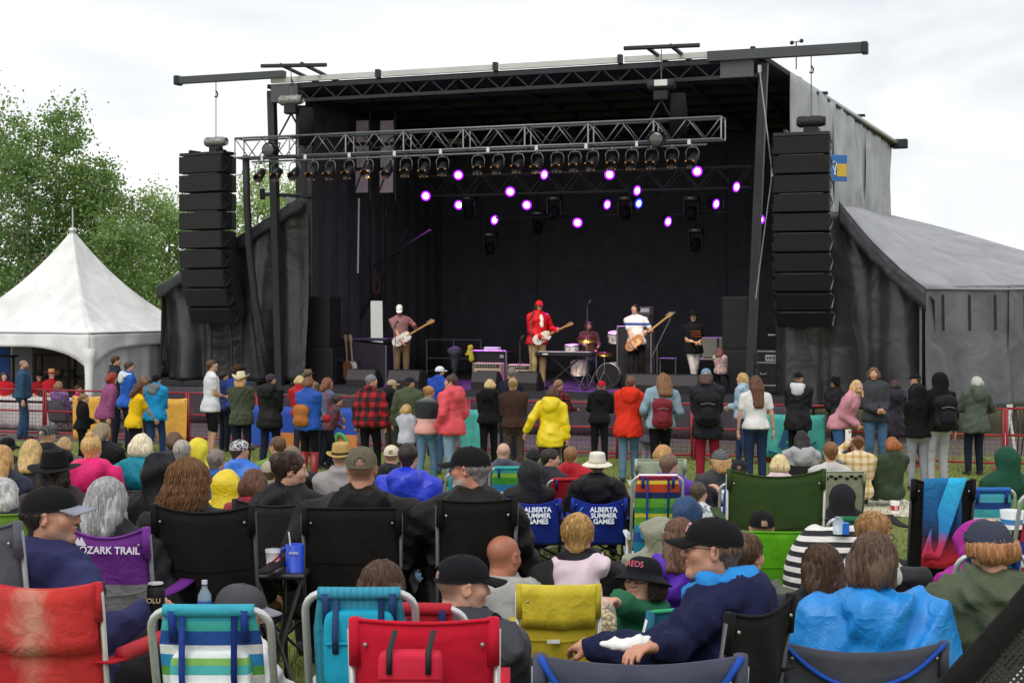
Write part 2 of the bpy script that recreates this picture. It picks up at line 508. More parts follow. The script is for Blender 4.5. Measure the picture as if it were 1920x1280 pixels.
# ------------------------------------------------------------------ a small distance-field modeller for bodies, clothes and hair
def _smin(a, b, k):
    h = np.maximum(k - np.abs(a - b), 0) / k
    return np.minimum(a, b) - h * h * k * .25
class SDF:
    def __init__(s): s.p = []
    def cap(s, a, b, ra, rb=None, k=.03, sub=False, add=True):
        a = np.array(a, np.float32); b = np.array(b, np.float32); rb = ra if rb is None else rb
        m = max(ra, rb)
        s.p.append(('c', (a, b, ra, rb), np.minimum(a, b) - m, np.maximum(a, b) + m, k, sub)); return s
    def ell(s, c, r, M=None, k=.03, sub=False):
        c = np.array(c, np.float32); r = np.broadcast_to(np.array(r, np.float32), (3,))
        e = np.full(3, r.max()) if M is not None else r
        s.p.append(('e', (c, r, None if M is None else np.asarray(M, np.float32)), c - e, c + e, k, sub)); return s
    def mesh(s, h, off=0., fold=None, cutz=None, planes=()):
        add = [q for q in s.p if not q[5]]
        lo = np.min([q[2] for q in add], 0) - off - 3 * h - .01
        hi = np.max([q[3] for q in add], 0) + off + 3 * h + .01
        n = np.ceil((hi - lo) / h).astype(int) + 1
        ax = [lo[i] + h * np.arange(n[i], dtype=np.float32) for i in range(3)]
        D = np.full(n, .5, np.float32)
        for kind, a, l, u_, k, sub in s.p:
            m = k + off + 3 * h + .01
            i0 = np.clip(((l - m - lo) / h).astype(int), 0, n - 1); i1 = np.clip(((u_ + m - lo) / h).astype(int) + 2, 1, n)
            sl = tuple(slice(i0[i], i1[i]) for i in range(3))
            X, Y, Z = ax[0][sl[0]][:, None, None], ax[1][sl[1]][None, :, None], ax[2][sl[2]][None, None, :]
            if kind == 'c':
                p, q, ra, rb = a
                v = q - p; L2 = float(v @ v) + 1e-9
                x, y, z = X - p[0], Y - p[1], Z - p[2]
                t = np.clip((x * v[0] + y * v[1] + z * v[2]) / L2, 0, 1)
                d = np.sqrt((x - t * v[0]) ** 2 + (y - t * v[1]) ** 2 + (z - t * v[2]) ** 2) - (ra + (rb - ra) * t)
            else:
                c, r, M = a
                x, y, z = X - c[0], Y - c[1], Z - c[2]
                if M is not None: x, y, z = M[0, 0] * x + M[1, 0] * y + M[2, 0] * z, M[0, 1] * x + M[1, 1] * y + M[2, 1] * z, M[0, 2] * x + M[1, 2] * y + M[2, 2] * z
                k0 = np.sqrt((x / r[0]) ** 2 + (y / r[1]) ** 2 + (z / r[2]) ** 2)
                k1 = np.sqrt((x / r[0] ** 2) ** 2 + (y / r[1] ** 2) ** 2 + (z / r[2] ** 2) ** 2) + 1e-9
                d = k0 * (k0 - 1) / k1
            if sub: D[sl] = -_smin(-D[sl], d + off, k)
            else: D[sl] = _smin(D[sl], d, k)
        D -= off
        for c, nn in planes:                       # keep what lies behind each plane
            D = np.maximum(D, (ax[0] - c[0])[:, None, None] * nn[0] + (ax[1] - c[1])[None, :, None] * nn[1] + (ax[2] - c[2])[None, None, :] * nn[2]).astype(np.float32)
        if fold is not None:
            ii = np.nonzero(np.abs(D) < .04)
            D[ii] += fold(ax[0][ii[0]], ax[1][ii[1]], ax[2][ii[2]])
        D[0] = D[-1] = .5; D[:, 0] = D[:, -1] = .5; D[:, :, 0] = D[:, :, -1] = .5
        return nets(D, lo, h)
def nets(D, lo, h):
    S = D < 0
    c = S[:-1, :-1, :-1].astype(np.int8)
    for dx, dy, dz in ((1, 0, 0), (0, 1, 0), (0, 0, 1), (1, 1, 0), (1, 0, 1), (0, 1, 1), (1, 1, 1)):
        c = c + S[dx:D.shape[0] - 1 + dx, dy:D.shape[1] - 1 + dy, dz:D.shape[2] - 1 + dz]
    I, J, K = np.nonzero((c > 0) & (c < 8))
    idx = np.full(c.shape, -1, np.int32); idx[I, J, K] = np.arange(len(I))
    pos = np.zeros((len(I), 3), np.float32); cnt = np.zeros(len(I), np.float32)
    cor = [(x, y, z) for x in (0, 1) for y in (0, 1) for z in (0, 1)]
    val = {q: D[I + q[0], J + q[1], K + q[2]] for q in cor}
    for a in cor:
        for ax in range(3):
            if a[ax]: continue
            b = list(a); b[ax] = 1; b = tuple(b)
            va, vb = val[a], val[b]
            m = (va < 0) != (vb < 0)
            t = np.where(m, va / np.where(m, va - vb, 1), 0)
            p = np.empty((len(I), 3), np.float32); p[:] = a; p[:, ax] = t
            pos += p * m[:, None]; cnt += m
    V = (pos / np.maximum(cnt, 1)[:, None] + np.stack([I, J, K], 1)) * h + lo
    Fs = []
    for ax in range(3):
        sA = [slice(None)] * 3; sB = [slice(None)] * 3
        sA[ax] = slice(0, -1); sB[ax] = slice(1, None)
        o = [i for i in range(3) if i != ax]
        A, B = S[tuple(sA)], S[tuple(sB)]
        e = np.stack(np.nonzero(A != B), 1)
        e = e[(e[:, o[0]] > 0) & (e[:, o[1]] > 0)]
        sign = A[e[:, 0], e[:, 1], e[:, 2]]
        q = []
        for a, b in ((0, 0), (1, 0), (1, 1), (0, 1)):
            f = e.copy(); f[:, o[0]] -= a; f[:, o[1]] -= b
            q.append(idx[f[:, 0], f[:, 1], f[:, 2]])
        q = np.stack(q, 1)
        q = q[(q >= 0).all(1)] if (q < 0).any() else q
        if len(sign) != len(q): sign = sign[:len(q)]
        flip = sign if ax != 1 else ~sign
        q[~flip] = q[~flip][:, ::-1]
        Fs.append(q)
    return V.astype(np.float32), [np.concatenate(Fs)]
def mkfold(seed, amp, freq=9.):
    r = np.random.default_rng(seed)
    w = [(nrm(r.normal(size=3) * np.array([1, 1, .9])) * freq * r.uniform(.7, 1.9) * 3.1, r.uniform(0, 6.3), nrm(r.normal(size=3)) * freq * 1.6, r.uniform(0, 6.3)) for _ in range(4)]
    def f(x, y, z):
        o = 0
        for a, p, b, q in w:
            t = np.sin(.62 * (a[0] * x + a[1] * y + a[2] * z) + p + 1.9 * np.sin(b[0] * x + b[1] * y + b[2] * z + q))
            o = o + 1.5 * (np.abs(t) ** .75 - .55)
        return (amp * .55) * o
    return f
def nrm(v):
    v = np.asarray(v, float); return v / (np.linalg.norm(v) + 1e-12)
# ================================================================== people
_HEAD = {}
def head_mesh(hv):
    """a head in its own frame: eyes at the origin's height, +Y the face, vertex at z .105, chin at -.125"""
    hv = max(.0042, round(hv, 3)) if hv > .0045 else .0042
    if hv in _HEAD: return _HEAD[hv]
    s = SDF()
    s.ell((0, -.014, .024), (.0755, .097, .081), k=.02)
    s.ell((0, .028, -.032), (.061, .062, .082), k=.03)
    s.cap((-.043, .005, -.062), (-.012, .064, -.1), .024, .018, k=.03); s.cap((.043, .005, -.062), (.012, .064, -.1), .024, .018, k=.03)
    s.ell((0, .072, -.103), (.022, .02, .017), k=.02)
    s.ell((-.038, .058, -.026), (.026, .026, .024), k=.025); s.ell((.038, .058, -.026), (.026, .026, .024), k=.025)
    s.cap((-.034, .078, .02), (.034, .078, .02), .0125, k=.02)
    s.ell((-.032, .099, .001), (.017, .016, .0115), k=.014, sub=True); s.ell((.032, .099, .001), (.017, .016, .0115), k=.014, sub=True)
    s.ell((-.032, .0765, .0), (.0125, .0125, .0125), k=.004); s.ell((.032, .0765, .0), (.0125, .0125, .0125), k=.004)
    s.cap((0, .084, .014), (0, .108, -.03), .0075, .0115, k=.014); s.ell((-.013, .098, -.034), (.009, .011, .008), k=.008); s.ell((.013, .098, -.034), (.009, .011, .008), k=.008)
    s.ell((0, .088, -.0575), (.023, .012, .0058), k=.006); s.ell((0, .087, -.069), (.02, .0125, .0068), k=.006)
    s.ell((0, .101, -.063), (.026, .008, .0022), k=.004, sub=True)
    for sg in (-1, 1):
        M = rotM(rz=sg * R(-22), rx=R(-8))
        s.ell((sg * .079, -.008, -.008), (.0085, .021, .034), M, k=.008)
        s.ell((sg * .089, -.004, -.004), (.008, .011, .019), M, k=.006, sub=True)
    s.cap((0, -.022, -.06), (0, -.03, -.125), .054, .055, k=.03)
    V, Fs = s.mesh(hv)
    x, y, z = np.abs(V[:, 0]), V[:, 1], V[:, 2]
    sm = lambda a, lo, hi: np.clip((a - lo) / (hi - lo), 0, 1)
    lip = (1 - sm(((x / .025) ** 2 + ((z + .063) / .0125) ** 2), .7, 1.1)) * (y > .078)
    brow = (1 - sm(((x - .034) / .024) ** 2 + ((z - .023 + .12 * np.abs(x - .034)) / .0055) ** 2, .6, 1.3)) * (y > .06)
    eye = (((x - .032) ** 2 + (z * 1.35) ** 2) < .0112 ** 2) & (y > .07)
    iris = (((x - .032) ** 2 + z ** 2) < .0055 ** 2) & (y > .07)
    red = np.exp(-(((x - .045) / .02) ** 2 + ((z + .03) / .02) ** 2)) * (y > .02) + np.exp(-((x / .012) ** 2 + ((z + .032) / .012) ** 2)) * (y > .09) + .6 * (x > .08)
    beard = sm(-z, .045, .062) * sm(y, -.02, .03) * (1 - lip) * sm(-z + y * .2, .0, .06)
    scalp = sm(z - .35 * y, .018, .04) * (1 - (y > .075)) + sm(-y, .03, .06) * (z > -.06)
    _HEAD[hv] = (V, Fs, lip, brow, eye, iris, red, beard, np.clip(scalp, 0, 1))
    return _HEAD[hv]

def hand_sdf(s, w, dr, nrm_, side, k, curl=.35, mn=0.):
    """palm, four unequal bent fingers and a thumb; w wrist, dr direction of the hand, nrm_ palm normal"""
    dr = nrm(dr); nn = nrm(nrm_ - dr * np.dot(nrm_, dr)); ac = np.cross(dr, nn) * side
    r = lambda x: max(x * k, mn)
    P = lambda a, b, c: w + k * (a * dr + b * ac + c * nn)
    s.cap(w, P(.02, 0, 0), r(.027), r(.028), k=.02)
    for b in (-.028, -.009, .010, .028): s.cap(P(.02, b * .6, 0), P(.085, b, 0), r(.015), r(.0125), k=.012)
    for b, L in ((-.031, .068), (-.011, .079), (.010, .074), (.030, .056)):
        p0 = P(.085, b, 0); a0 = curl * .9
        for q, (ln, rad) in enumerate(((.45, .0098), (.32, .009), (.26, .008))):
            ang = a0 + curl * 1.1 * q
            p1 = p0 + k * L * ln * (math.cos(ang) * dr + math.sin(ang) * nn)
            s.cap(p0, p1, r(rad), r(rad * .93), k=.004); p0 = p1
    t0 = P(.03, -.024, .006); t1 = P(.06, -.052, .016 + .02 * curl); t2 = P(.088, -.05 + .02 * curl, .022 + .035 * curl)
    s.cap(t0, t1, r(.014), r(.011), k=.01); s.cap(t1, t2, r(.0105), r(.009), k=.004)

def ik(a, t, l1, l2, pole):
    v = t - a; L = np.linalg.norm(v)
    if L > (l1 + l2) * .995: t = a + v / L * (l1 + l2) * .995; v = t - a; L = np.linalg.norm(v)
    n = v / (L + 1e-9)
    x = (l1 * l1 - l2 * l2 + L * L) / (2 * L + 1e-9)
    h = math.sqrt(max(l1 * l1 - x * x, 1e-6))
    p = nrm(np.asarray(pole, float) - n * np.dot(pole, n))
    return a + n * x + p * h, t

def strands(n, style, L, rng, rad, wav=0., flare=0., front=55, rf=(1.03, 1.13), M=6, yoff=0., part=0.):
    az = rng.uniform(-180 + front, 180 - front, n) * np.pi / 180
    ph0 = rng.uniform(.02, 1.25, n) ** 1.0
    rr = rng.uniform(rf[0], rf[1], n)
    t = np.linspace(0, 1, M)
    if style == 'short':
        ph = ph0[:, None] * 1.35 + t[None, :] * (L / .09)
        lim = np.where(np.abs(az) > 1.6, 1.35, 2.05)[:, None]
        rr2 = rr[:, None] * (1 + .05 * t[None, :] ** 1.5)
        ph = np.minimum(ph, lim)
        x = .079 * np.sin(ph) * np.sin(az)[:, None] * rr2; y = -.014 - .1 * np.sin(ph) * np.cos(az)[:, None] * rr2; z = .024 + .084 * np.cos(ph) * rr2
    else:
        end = rng.uniform(.8, 1.0, n) * L
        cut = .42
        ph = ph0[:, None] + (1.72 - ph0[:, None]) * np.clip(t / cut, 0, 1)[None, :]
        dn = np.clip((t - cut) / (1 - cut), 0, 1)[None, :]
        out = 1 + flare * dn - .10 * np.clip(dn - .5, 0, 1)
        x = .080 * np.sin(ph) * np.sin(az)[:, None] * rr[:, None] * out
        y = -.014 + yoff * dn - .1 * np.sin(ph) * np.cos(az)[:, None] * rr[:, None] * (1 + .6 * flare * dn)
        z = .024 + .084 * np.cos(ph) * rr[:, None] - dn * end[:, None]
    if wav:
        f = rng.uniform(1.3, 2.6, n)[:, None]; p1 = rng.uniform(0, 6.3, n)[:, None]; a_ = wav * t[None, :] ** .6
        x = x + a_ * np.sin(6.28 * f * t[None, :] + p1); y = y + a_ * np.cos(6.28 * f * t[None, :] * 1.1 + p1 * 1.3)
    P = np.stack([x, y, z], -1)
    T = np.gradient(P, axis=1); T /= np.linalg.norm(T, axis=-1)[..., None] + 1e-9
    C0 = P - np.array([0, -.014, 0.0]); C0[..., 2] *= .2
    N = C0 - T * (C0 * T).sum(-1, keepdims=True); N /= np.linalg.norm(N, axis=-1)[..., None] + 1e-9
    B = np.cross(T, N)
    ta = (rad * (1 - .75 * t ** 3))[None, :, None]
    ring = [P + ta * (math.cos(a) * N + 1.6 * math.sin(a) * B) for a in (1.57, 3.66, 5.76)]
    V = np.stack(ring, 2).reshape(-1, 3)
    f0 = gridF(M, 3, False, True)
    Fq = (f0[None] + (np.arange(n) * M * 3)[:, None, None]).reshape(-1, 4)
    return arr(V), [Fq]

def hair_shapes(style, L, d, seed, hatted=False):
    rng = np.random.default_rng(seed)
    hv = float(np.clip(.0014 * d, .0075, .016))
    s = SDF()
    rid = lambda x, y, z: (.0035 + .004 * (hv > .008)) * np.sin(np.arctan2(x, -y) * 23 + 2.2 * np.sin(z * 31 + seed)) * .6 + .003 * np.sin(x * 91 + seed) * np.sin(z * 60 + y * 70)
    big = {'afro': 1.0}.get(style, 0)
    near = d < 9.5
    out = []
    if style in ('short', 'buzz', 'fringe'):
        th = .003 if style == 'buzz' else .009
        s.ell((0, -.016, .026), (.0755 + th, .097 + th, .081 + th * 1.5), k=.02)
        s.cap((0, -.045, -.02), (0, -.05, -.06), .055, .045, k=.02)
        s.ell((0, .105, -.035), (.073, .085, .088), k=.012, sub=True)
        s.ell((-.07, .03, -.06), (.03, .06, .06), k=.01, sub=True); s.ell((.07, .03, -.06), (.03, .06, .06), k=.01, sub=True)
        if hatted: s.ell((-.082, .055, .0), (.034, .062, .055), k=.008, sub=True); s.ell((.082, .055, .0), (.034, .062, .055), k=.008, sub=True)
        out.append(s.mesh(hv, fold=None if style == 'buzz' else rid))
        if near and style != 'buzz': out.append(strands(int(700 if d < 9 else 230), 'short', .045, rng, .0018 if d < 9 else .003, wav=.004, rf=(1.05, 1.12), M=4, front=88 if hatted else 55))
        return out
    cw = .003
    s.ell((0, -.016, .026), (.0825 + cw, .104 + cw, .09 + cw * .7), k=.02)
    s.ell((0, .115, -.045), (.068, .078, .105), k=.012, sub=False) if False else None
    if style in ('bob', 'long', 'curly', 'wavy'):
        w = {'bob': .092, 'long': .088, 'wavy': .092, 'curly': .098}[style]
        dz = max(L, .06)
        s.ell((0, -.035, -.02), (w, .085 + cw, .07), k=.03)
        if d > 18: w *= 1.25; cw += .01 + .016 * (style == 'curly')
        elif not near: w *= 1.1; cw += .004
        yb = -.075 - min(.115, max(0, dz - .1) * .9)            # long hair lies outside the back of the clothes
        for x in (-.5, 0, .5):
            a_, m_, e_ = (x * w, -.05 - .02 * (x == 0), -.01), (x * w * 1.02, -.07 + .35 * (yb + .075), -min(dz * .5, .11)), (x * w * (.95 if style != 'curly' else 1.15), yb, -dz + .03)
            s.cap(a_, m_, .046 + cw, .042 + cw, k=.035); s.cap(m_, e_, .042 + cw, .028 + cw, k=.035)
        for sg in (-1, 1): s.cap((sg * .072, .02, .03), (sg * .078, .012, -min(dz, .2) + .02), .02, .014 + cw, k=.02)
    else:
        s.cap((0, -.045, -.02), (0, -.05, -.055), .058, .045, k=.02)
    s.ell((0, .108, -.045), (.066, .075, .1), k=.012, sub=True)
    if style == 'bun': s.ell((0, -.1, .06), (.042, .04, .04), k=.012)
    if style == 'topbun': s.ell((0, -.05, .118), (.036, .036, .032), k=.01)
    if style == 'pony':
        s.cap((0, -.1, .03), (0, -.135, -.02), .022, .03, k=.015); s.cap((0, -.135, -.02), (.01, -.12, -L), .03, .012, k=.02)
    if style == 'braid':
        for q in range(7): s.ell((.012 * math.sin(q * 3.1), -.102 - .004 * q, .03 - q * .032), (.024, .02, .022), k=.006)
    out.append(s.mesh(hv, fold=rid))
    if near:
        nn = 800 if d < 9 else 250
        rad = .0026 if d < 9 else .0042
        if style in ('bob', 'long', 'curly', 'wavy'):
            fz = style == 'curly' and d < 9
            out.append(strands(1500 if fz else nn, style, L, rng, .0017 if fz else rad, wav={'bob': .006, 'long': .007, 'wavy': .016, 'curly': .022}[style], flare={'bob': .06, 'long': .0, 'wavy': .22, 'curly': .3}[style], rf=(1.04, 1.14 if style != 'curly' else 1.3), front=48, yoff=-min(.1, max(0, L - .1) * .8)))
        else:
            out.append(strands(nn, 'short', .06, rng, .0018, wav=.003, rf=(1.06, 1.1), M=4))
    return out

def hat_shapes(kind, d):
    """list of (part name, shapes, colour slot)"""
    n = 36 if d < 9 else 22
    out = []
    def dome(rx, ry, rz, z0, yo=-.006, m=9, hole=False, el0=0., th=.0035, sq=1.0):
        el = np.linspace(el0, np.pi / 2 - .02, m); az = np.arange(n) * 2 * np.pi / n
        c = np.cos(el)[:, None] ** sq; 
        A = np.stack([rx * c * np.sin(az), yo + ry * c * np.cos(az), z0 + rz * np.broadcast_to(np.sin(el)[:, None], (m, n))], -1)
        Fq = gridF(m, n, False, True)
        if hole:
            mid = (Fq[:, 0] % n) * 2 * np.pi / n + np.pi / n; row = Fq[:, 0] // n
            back = np.abs(np.mod(mid, 2 * np.pi) - np.pi)
            Fq = Fq[~((back < .50 - .09 * row) & (row < 4) & (row >= 1))]
        V = A.reshape(-1, 3)
        ins = V - nrm_rows(V - np.array([0, yo, z0 - .03])) * th
        return arr(np.concatenate([V, ins])), [Fq, Fq[:, ::-1] + len(V), np.array([[ (m - 1) * n + k for k in range(n)]]), np.stack([np.arange(n), (np.arange(n) + 1) % n, (np.arange(n) + 1) % n + len(V), np.arange(n) + len(V)], 1)[:, ::-1]]
    def brim(r0x, r0y, r1, zfun, yo=-.006, m=5, a0=-np.pi, a1=np.pi, th=.004):
        full = a1 - a0 > 6.2
        na = n if full else 17
        az = np.linspace(a0, a1, na + 1 if full else na)
        P = np.zeros((len(az), m, 3))
        for j, t in enumerate(np.linspace(0, 1, m)):
            ex = r1(az) * t
            P[:, j, 0] = (r0x + ex) * np.sin(az); P[:, j, 1] = yo + (r0y + ex) * np.cos(az); P[:, j, 2] = zfun(az, t)
        return sheet(P, th)
    if kind in ('cap', 'capback'):
        out.append(('crown', [dome(.085, .112, .089, .026, hole=(kind == 'capback'), m=11, el0=-.12, sq=.85)], 0))
        az = np.linspace(-1.02, 1.02, 17); P = np.zeros((17, 6, 3))
        for j, t in enumerate(np.linspace(0, 1, 6)):
            e = .078 * np.cos(az * .92) ** .55
            P[:, j, 0] = .0845 * np.sin(az) * (1 + .02 * t); P[:, j, 1] = -.006 + .111 * np.cos(az) + e * t
            P[:, j, 2] = .026 - .018 * t - 2.6 * P[:, j, 0] ** 2 * (.3 + .7 * t)
        out.append(('brim', [sheet(P, .004)], 1))
        out.append(('button', [ball((0, -.006, .116), (.008, .008, .004), 8)], 0))
    elif kind == 'bucket':
        out.append(('crown', [dome(.088, .113, .085, .03, el0=-.1, sq=.6)], 0))
        out.append(('brim', [brim(.088, .113, lambda a: .055 + 0 * a, lambda a, t: .026 - .036 * t)], 1))
    elif kind in ('wide', 'cowboy', 'fedora', 'tilley', 'straw'):
        rb = {'wide': .088, 'cowboy': .085, 'fedora': .05, 'tilley': .072, 'straw': .085}[kind]
        hh = {'wide': .115, 'cowboy': .125, 'fedora': .105, 'tilley': .1, 'straw': .115}[kind]
        el = np.linspace(0, 1, 10); az = np.arange(n) * 2 * np.pi / n
        V = np.zeros((12, n, 3))
        rad = np.array([1.0, 1.0, .99, .97, .95, .93, .9, .84, .7, .5, .3, .02]); zz = np.array([0, .15, .3, .45, .6, .75, .88, .97, 1.0, .96, .9, .88])
        if kind == 'tilley': zz[9:] = (1.02, 1.03, 1.03)
        for i in range(12):
            V[i, :, 0] = .088 * rad[i] * np.sin(az) * (1 - (.16 if kind != 'tilley' else 0) * (zz[i] > .6) * np.maximum(np.cos(az), 0)); V[i, :, 1] = -.006 + .113 * rad[i] * np.cos(az); V[i, :, 2] = .03 + hh * zz[i]
        out.append(('crown', [(arr(V), [gridF(12, n, False, True)])], 0))
        curl = {'wide': .012, 'cowboy': .075, 'fedora': .02, 'tilley': -.03, 'straw': .05}[kind]
        out.append(('brim', [brim(.0885, .1135, lambda a: rb + 0 * a, lambda a, t: .03 + curl * t ** 1.6 * (np.abs(np.sin(a)) ** 1.5 if curl > 0 else 1) - (.012 * t * np.abs(np.cos(a)) if curl > 0 else 0), m=7)], 1))
        ring = np.stack([.0895 * np.sin(az), -.006 + .1145 * np.cos(az), np.full(n, .042)], 1)
        out.append(('hat_band', [tube(ring, .0075, 6, closed=True, sq=(.35, 1.6))], 2))
    elif kind == 'beanie':
        out.append(('crown', [dome(.087, .113, .105, .0, el0=-.05, sq=.8, m=12)], 0))
        az = np.arange(n) * 2 * np.pi / n
        ring = np.stack([.0885 * np.sin(az), -.006 + .1145 * np.cos(az), np.full(n, .012) - .012 * np.cos(az) * -1], 1)
        out.append(('cuff', [tube(ring, .022, 8, closed=True, sq=(.2, 1.)), ], 1))
    return out
def nrm_rows(V): return V / (np.linalg.norm(V, axis=1)[:, None] + 1e-9)

THICK = {'tee': .011, 'sweater': .018, 'hoodie': .026, 'jacket': .029, 'coat': .032, 'poncho': .024}
ARM = {'down': (.27, .03, -.06), 'front': (.05, .25, .14), 'rail': (.16, .36, .20), 'lap': (.09, .27, .03), 'rest': (.29, .2, .06), 'pocket': (.21, .1, .0),
       'phone': (.10, .27, .30), 'up': (.12, .28, .62), 'chest': (.1, .2, .26), 'back': (.12, -.17, .06), 'knee': (.14, .4, -.02)}
HEM = {'coat': .2, 'tee': .04, 'sweater': .05, 'hoodie': .06, 'jacket': .08, 'poncho': .1}
HB = .253
_seed = [100]
PEOPLE = []
def person(label, px, py, d, face=0., pose='stand', top='jacket', tc='#22232a', bot='#1d2230', hair=('short', '#4a3524', .05), hat=None, skin='#c99a80',
           head=(0., 0.), arms=('front', 'front'), lean=None, side=0., twist=0., hood=None, hoodc=None, k=None, fat=1.06, glasses=None, beard=None,
           z0=None, topm=None, botm=None, shorts=None, shoe='#2a2624', group=None, curl=.4, hscale=1., hem=None, cat='person', legs=None, clothname=None):
    _seed[0] += 1
    sd_ = _seed[0]; rng = np.random.default_rng(sd_)
    fl = g(d) if z0 is None else z0
    hatoff = 0
    if hat: hatoff = {'cap': .012, 'capback': .012, 'bucket': .016, 'beanie': .014, 'wide': .05, 'cowboy': .055, 'fedora': .04, 'tilley': .045, 'straw': .05}[hat[0]]
    if hood == 'up': hatoff = max(hatoff, .03)
    if hair and hair[0] in ('long', 'bob', 'curly', 'wavy'): hatoff = max(hatoff, .012 if hair[0] != 'curly' else .022)
    Ht = zt(py, d) - fl - hatoff
    if lean is None: lean = {'stand': 2., 'sit': -9.}[pose]
    if pose == 'stand':
        side = side or rng.uniform(-4.5, 4.5)
        legs = legs or rng.choice(['plain', 'plain', 'step', 'cross'], p=[.35, .25, .3, .1])
        if head[0] == 0: head = (rng.uniform(-18, 18), head[1] + rng.uniform(-5, 5))
    la = R(lean); cl = math.cos(la)
    if pose == 'stand':
        k = Ht / (.95 + HB + .53 * cl); hz = .95 * k
    else:
        k = k or 1.0
        hz = Ht - k * (.53 * cl + HB)
        if hz < .1: print('LOW', label, round(hz, 2))
    if pose == 'stand' and not (.62 < k < 1.13): print('ODD', label, round(k, 2), round(Ht, 2))
    Rt = np.array(Matrix.Rotation(-la, 3, 'X') @ Matrix.Rotation(R(side), 3, 'Y') @ Matrix.Rotation(R(-twist), 3, 'Z'))
    hip = np.array([0, 0, hz])
    T = lambda x, y, z: hip + Rt @ (np.array([x, y, z]) * k)
    nb = T(0, -.012, .53)
    hs = (k ** .55) * hscale * .925
    Rh = np.array(Matrix.Rotation(R(-head[0]), 3, 'Z') @ Matrix.Rotation(R(head[1]), 3, 'X') @ Matrix.Rotation(R(side * .4), 3, 'Y'))
    hc = nb + np.array([math.sin(R(side)) * .1, .028 + .06 * math.sin(la), HB * k - .105 * hs])
    # place so that the head stands over the wanted spot
    rz = R(-face)
    Rz = np.array(Matrix.Rotation(rz, 3, 'Z'))
    hw = Rz @ hc
    loc = np.array([xt(px, d) - hw[0], d - hw[1], fl])
    root = thing('person', label, cat, loc, rz, group)
    vox = float(np.clip(.0025 * d, .012, .027))
    th = THICK[top] * (k ** .5)
    f_ = fat
    def torso(s, belly=True):
        s.ell(T(0, 0, .03), np.array([.162 * f_, .118 * f_, .13]) * k, Rt, k=.05)
        s.ell(T(0, .012, .2), np.array([.146 * f_, .112 * f_ * f_, .19]) * k, Rt, k=.06)
        s.ell(T(0, 0, .385), np.array([.172 * f_, .118 * f_, .17]) * k, Rt, k=.06)
        s.cap(T(-.132 * (.5 + .5 * f_), -.006, .472), T(.132 * (.5 + .5 * f_), -.006, .472), .06 * k, k=.045); s.cap(T(-.1, -.014, .485), T(0, -.018, .525), .05 * k, .055 * k, k=.04); s.cap(T(.1, -.014, .485), T(0, -.018, .525), .05 * k, .055 * k, k=.04)
        s.cap(T(0, -.012, .44), T(0, -.012, .53), .07 * k, .055 * k, k=.04)
    AR = []
    for sg, a in ((-1, arms[0]), (1, arms[1])):
        tp = ARM[a] if isinstance(a, str) else a
        if not isinstance(a, str) and a[0] == 'px':       # hand placed at a spot in the scene
            q_ = np.linalg.inv(Rt) @ (Rz.T @ (W(*a[1:]) - loc) - hip) / k; tp = (sg * q_[0], q_[1], q_[2])
        S_ = T(sg * .182 * (.5 + .5 * f_), -.004, .466)
        tg = T(sg * tp[0], tp[1], tp[2])
        pole = Rt @ np.array([sg * .38, -.8, -.6]) if not (isinstance(a, str) and a in ('down', 'pocket')) else Rt @ np.array([sg * .5, -1, 0])
        E, Wr = ik(S_, tg, .285 * k, .25 * k, pole)
        AR.append((sg, S_, E, Wr, a))
    # ---- body: head and neck, arms, hands, trunk in one mesh
    hv = float(np.clip(.00135 * d, .005, .015))
    HV, HF, lip, brow, eye, iris, redd, brd, scl = head_mesh(hv)
    hw_ = np.array([1, 1, 1]) * hs
    V1 = (HV * hw_) @ Rh.T + hc
    sk = np.array(lin(skin)); 
    C1 = np.tile(sk, (len(HV), 1))
    mixc = lambda C, c, w: C * (1 - w[:, None]) + np.array(c) * w[:, None]
    C1 = mixc(C1, sk * np.array([1.05, .72, .68]), np.clip(redd, 0, 1) * .45)
    C1 = mixc(C1, sk * np.array([.85, .5, .5]), lip * .75)
    hcol = np.array(lin(hair[1])) if hair else sk * .5
    C1 = mixc(C1, hcol * .8, brow * .8)
    if beard: C1 = mixc(C1, np.array(lin(beard[0])), brd * beard[1])
    if hair and hair[0] in ('short', 'buzz', 'bald'): C1 = mixc(C1, hcol, scl * {'short': .75, 'buzz': .62, 'bald': .12}[hair[0]])
    C1 = mixc(C1, (.62, .6, .57), eye * 1.); C1 = mixc(C1, (.045, .035, .025), iris * 1.)
    s = SDF()
    torso(s)
    s.cap(hc + Rh @ (np.array([0, -.026, -.08]) * hs), nb + np.array([0, -.01, -.05]) * k, .053 * hs, .062 * k, k=.03)
    for sg, S_, E, Wr, a in AR:
        s.cap(S_, E, .05 * k, .041 * k, k=.03); s.cap(E, Wr, .042 * k, .028 * k, k=.02)
    parts = [(V1, HF)]
    B, BF = s.mesh(vox * (1.25 if top == 'tee' else 2.6), off=-.004)
    parts.append((B, BF)); Cs = [C1, np.tile(sk, (len(B), 1))]
    hvx = float(np.clip(.0014 * d, .0062, .022))
    for sg, S_, E, Wr, a in AR:
        if a in ('pocket',): continue
        s2 = SDF(); dr = nrm(Wr - E)
        pn = {'front': (-sg, .2, 0), 'lap': (0, 0, -1), 'rail': (0, 0, -1), 'rest': (0, 0, -1), 'knee': (0, 0, -1)}.get(a if isinstance(a, str) else '', (-sg * .4, 0, -1.) if a[0] == 'px' else (-sg, 0, .1))
        if a in ('lap', 'front'): dr = nrm(dr + np.array([-sg * .3, .3, -.1]))
        hand_sdf(s2, Wr + nrm(Wr - E) * .008 * k, dr, np.array(pn, float) + 1e-3, sg, k, curl, mn=hvx * .62)
        h_, hf_ = s2.mesh(hvx)
        if len(h_): parts.append((h_, hf_)); Cs.append(np.tile(sk * np.array([1.02, .95, .93]), (len(h_), 1)))
    if shorts:
        pass
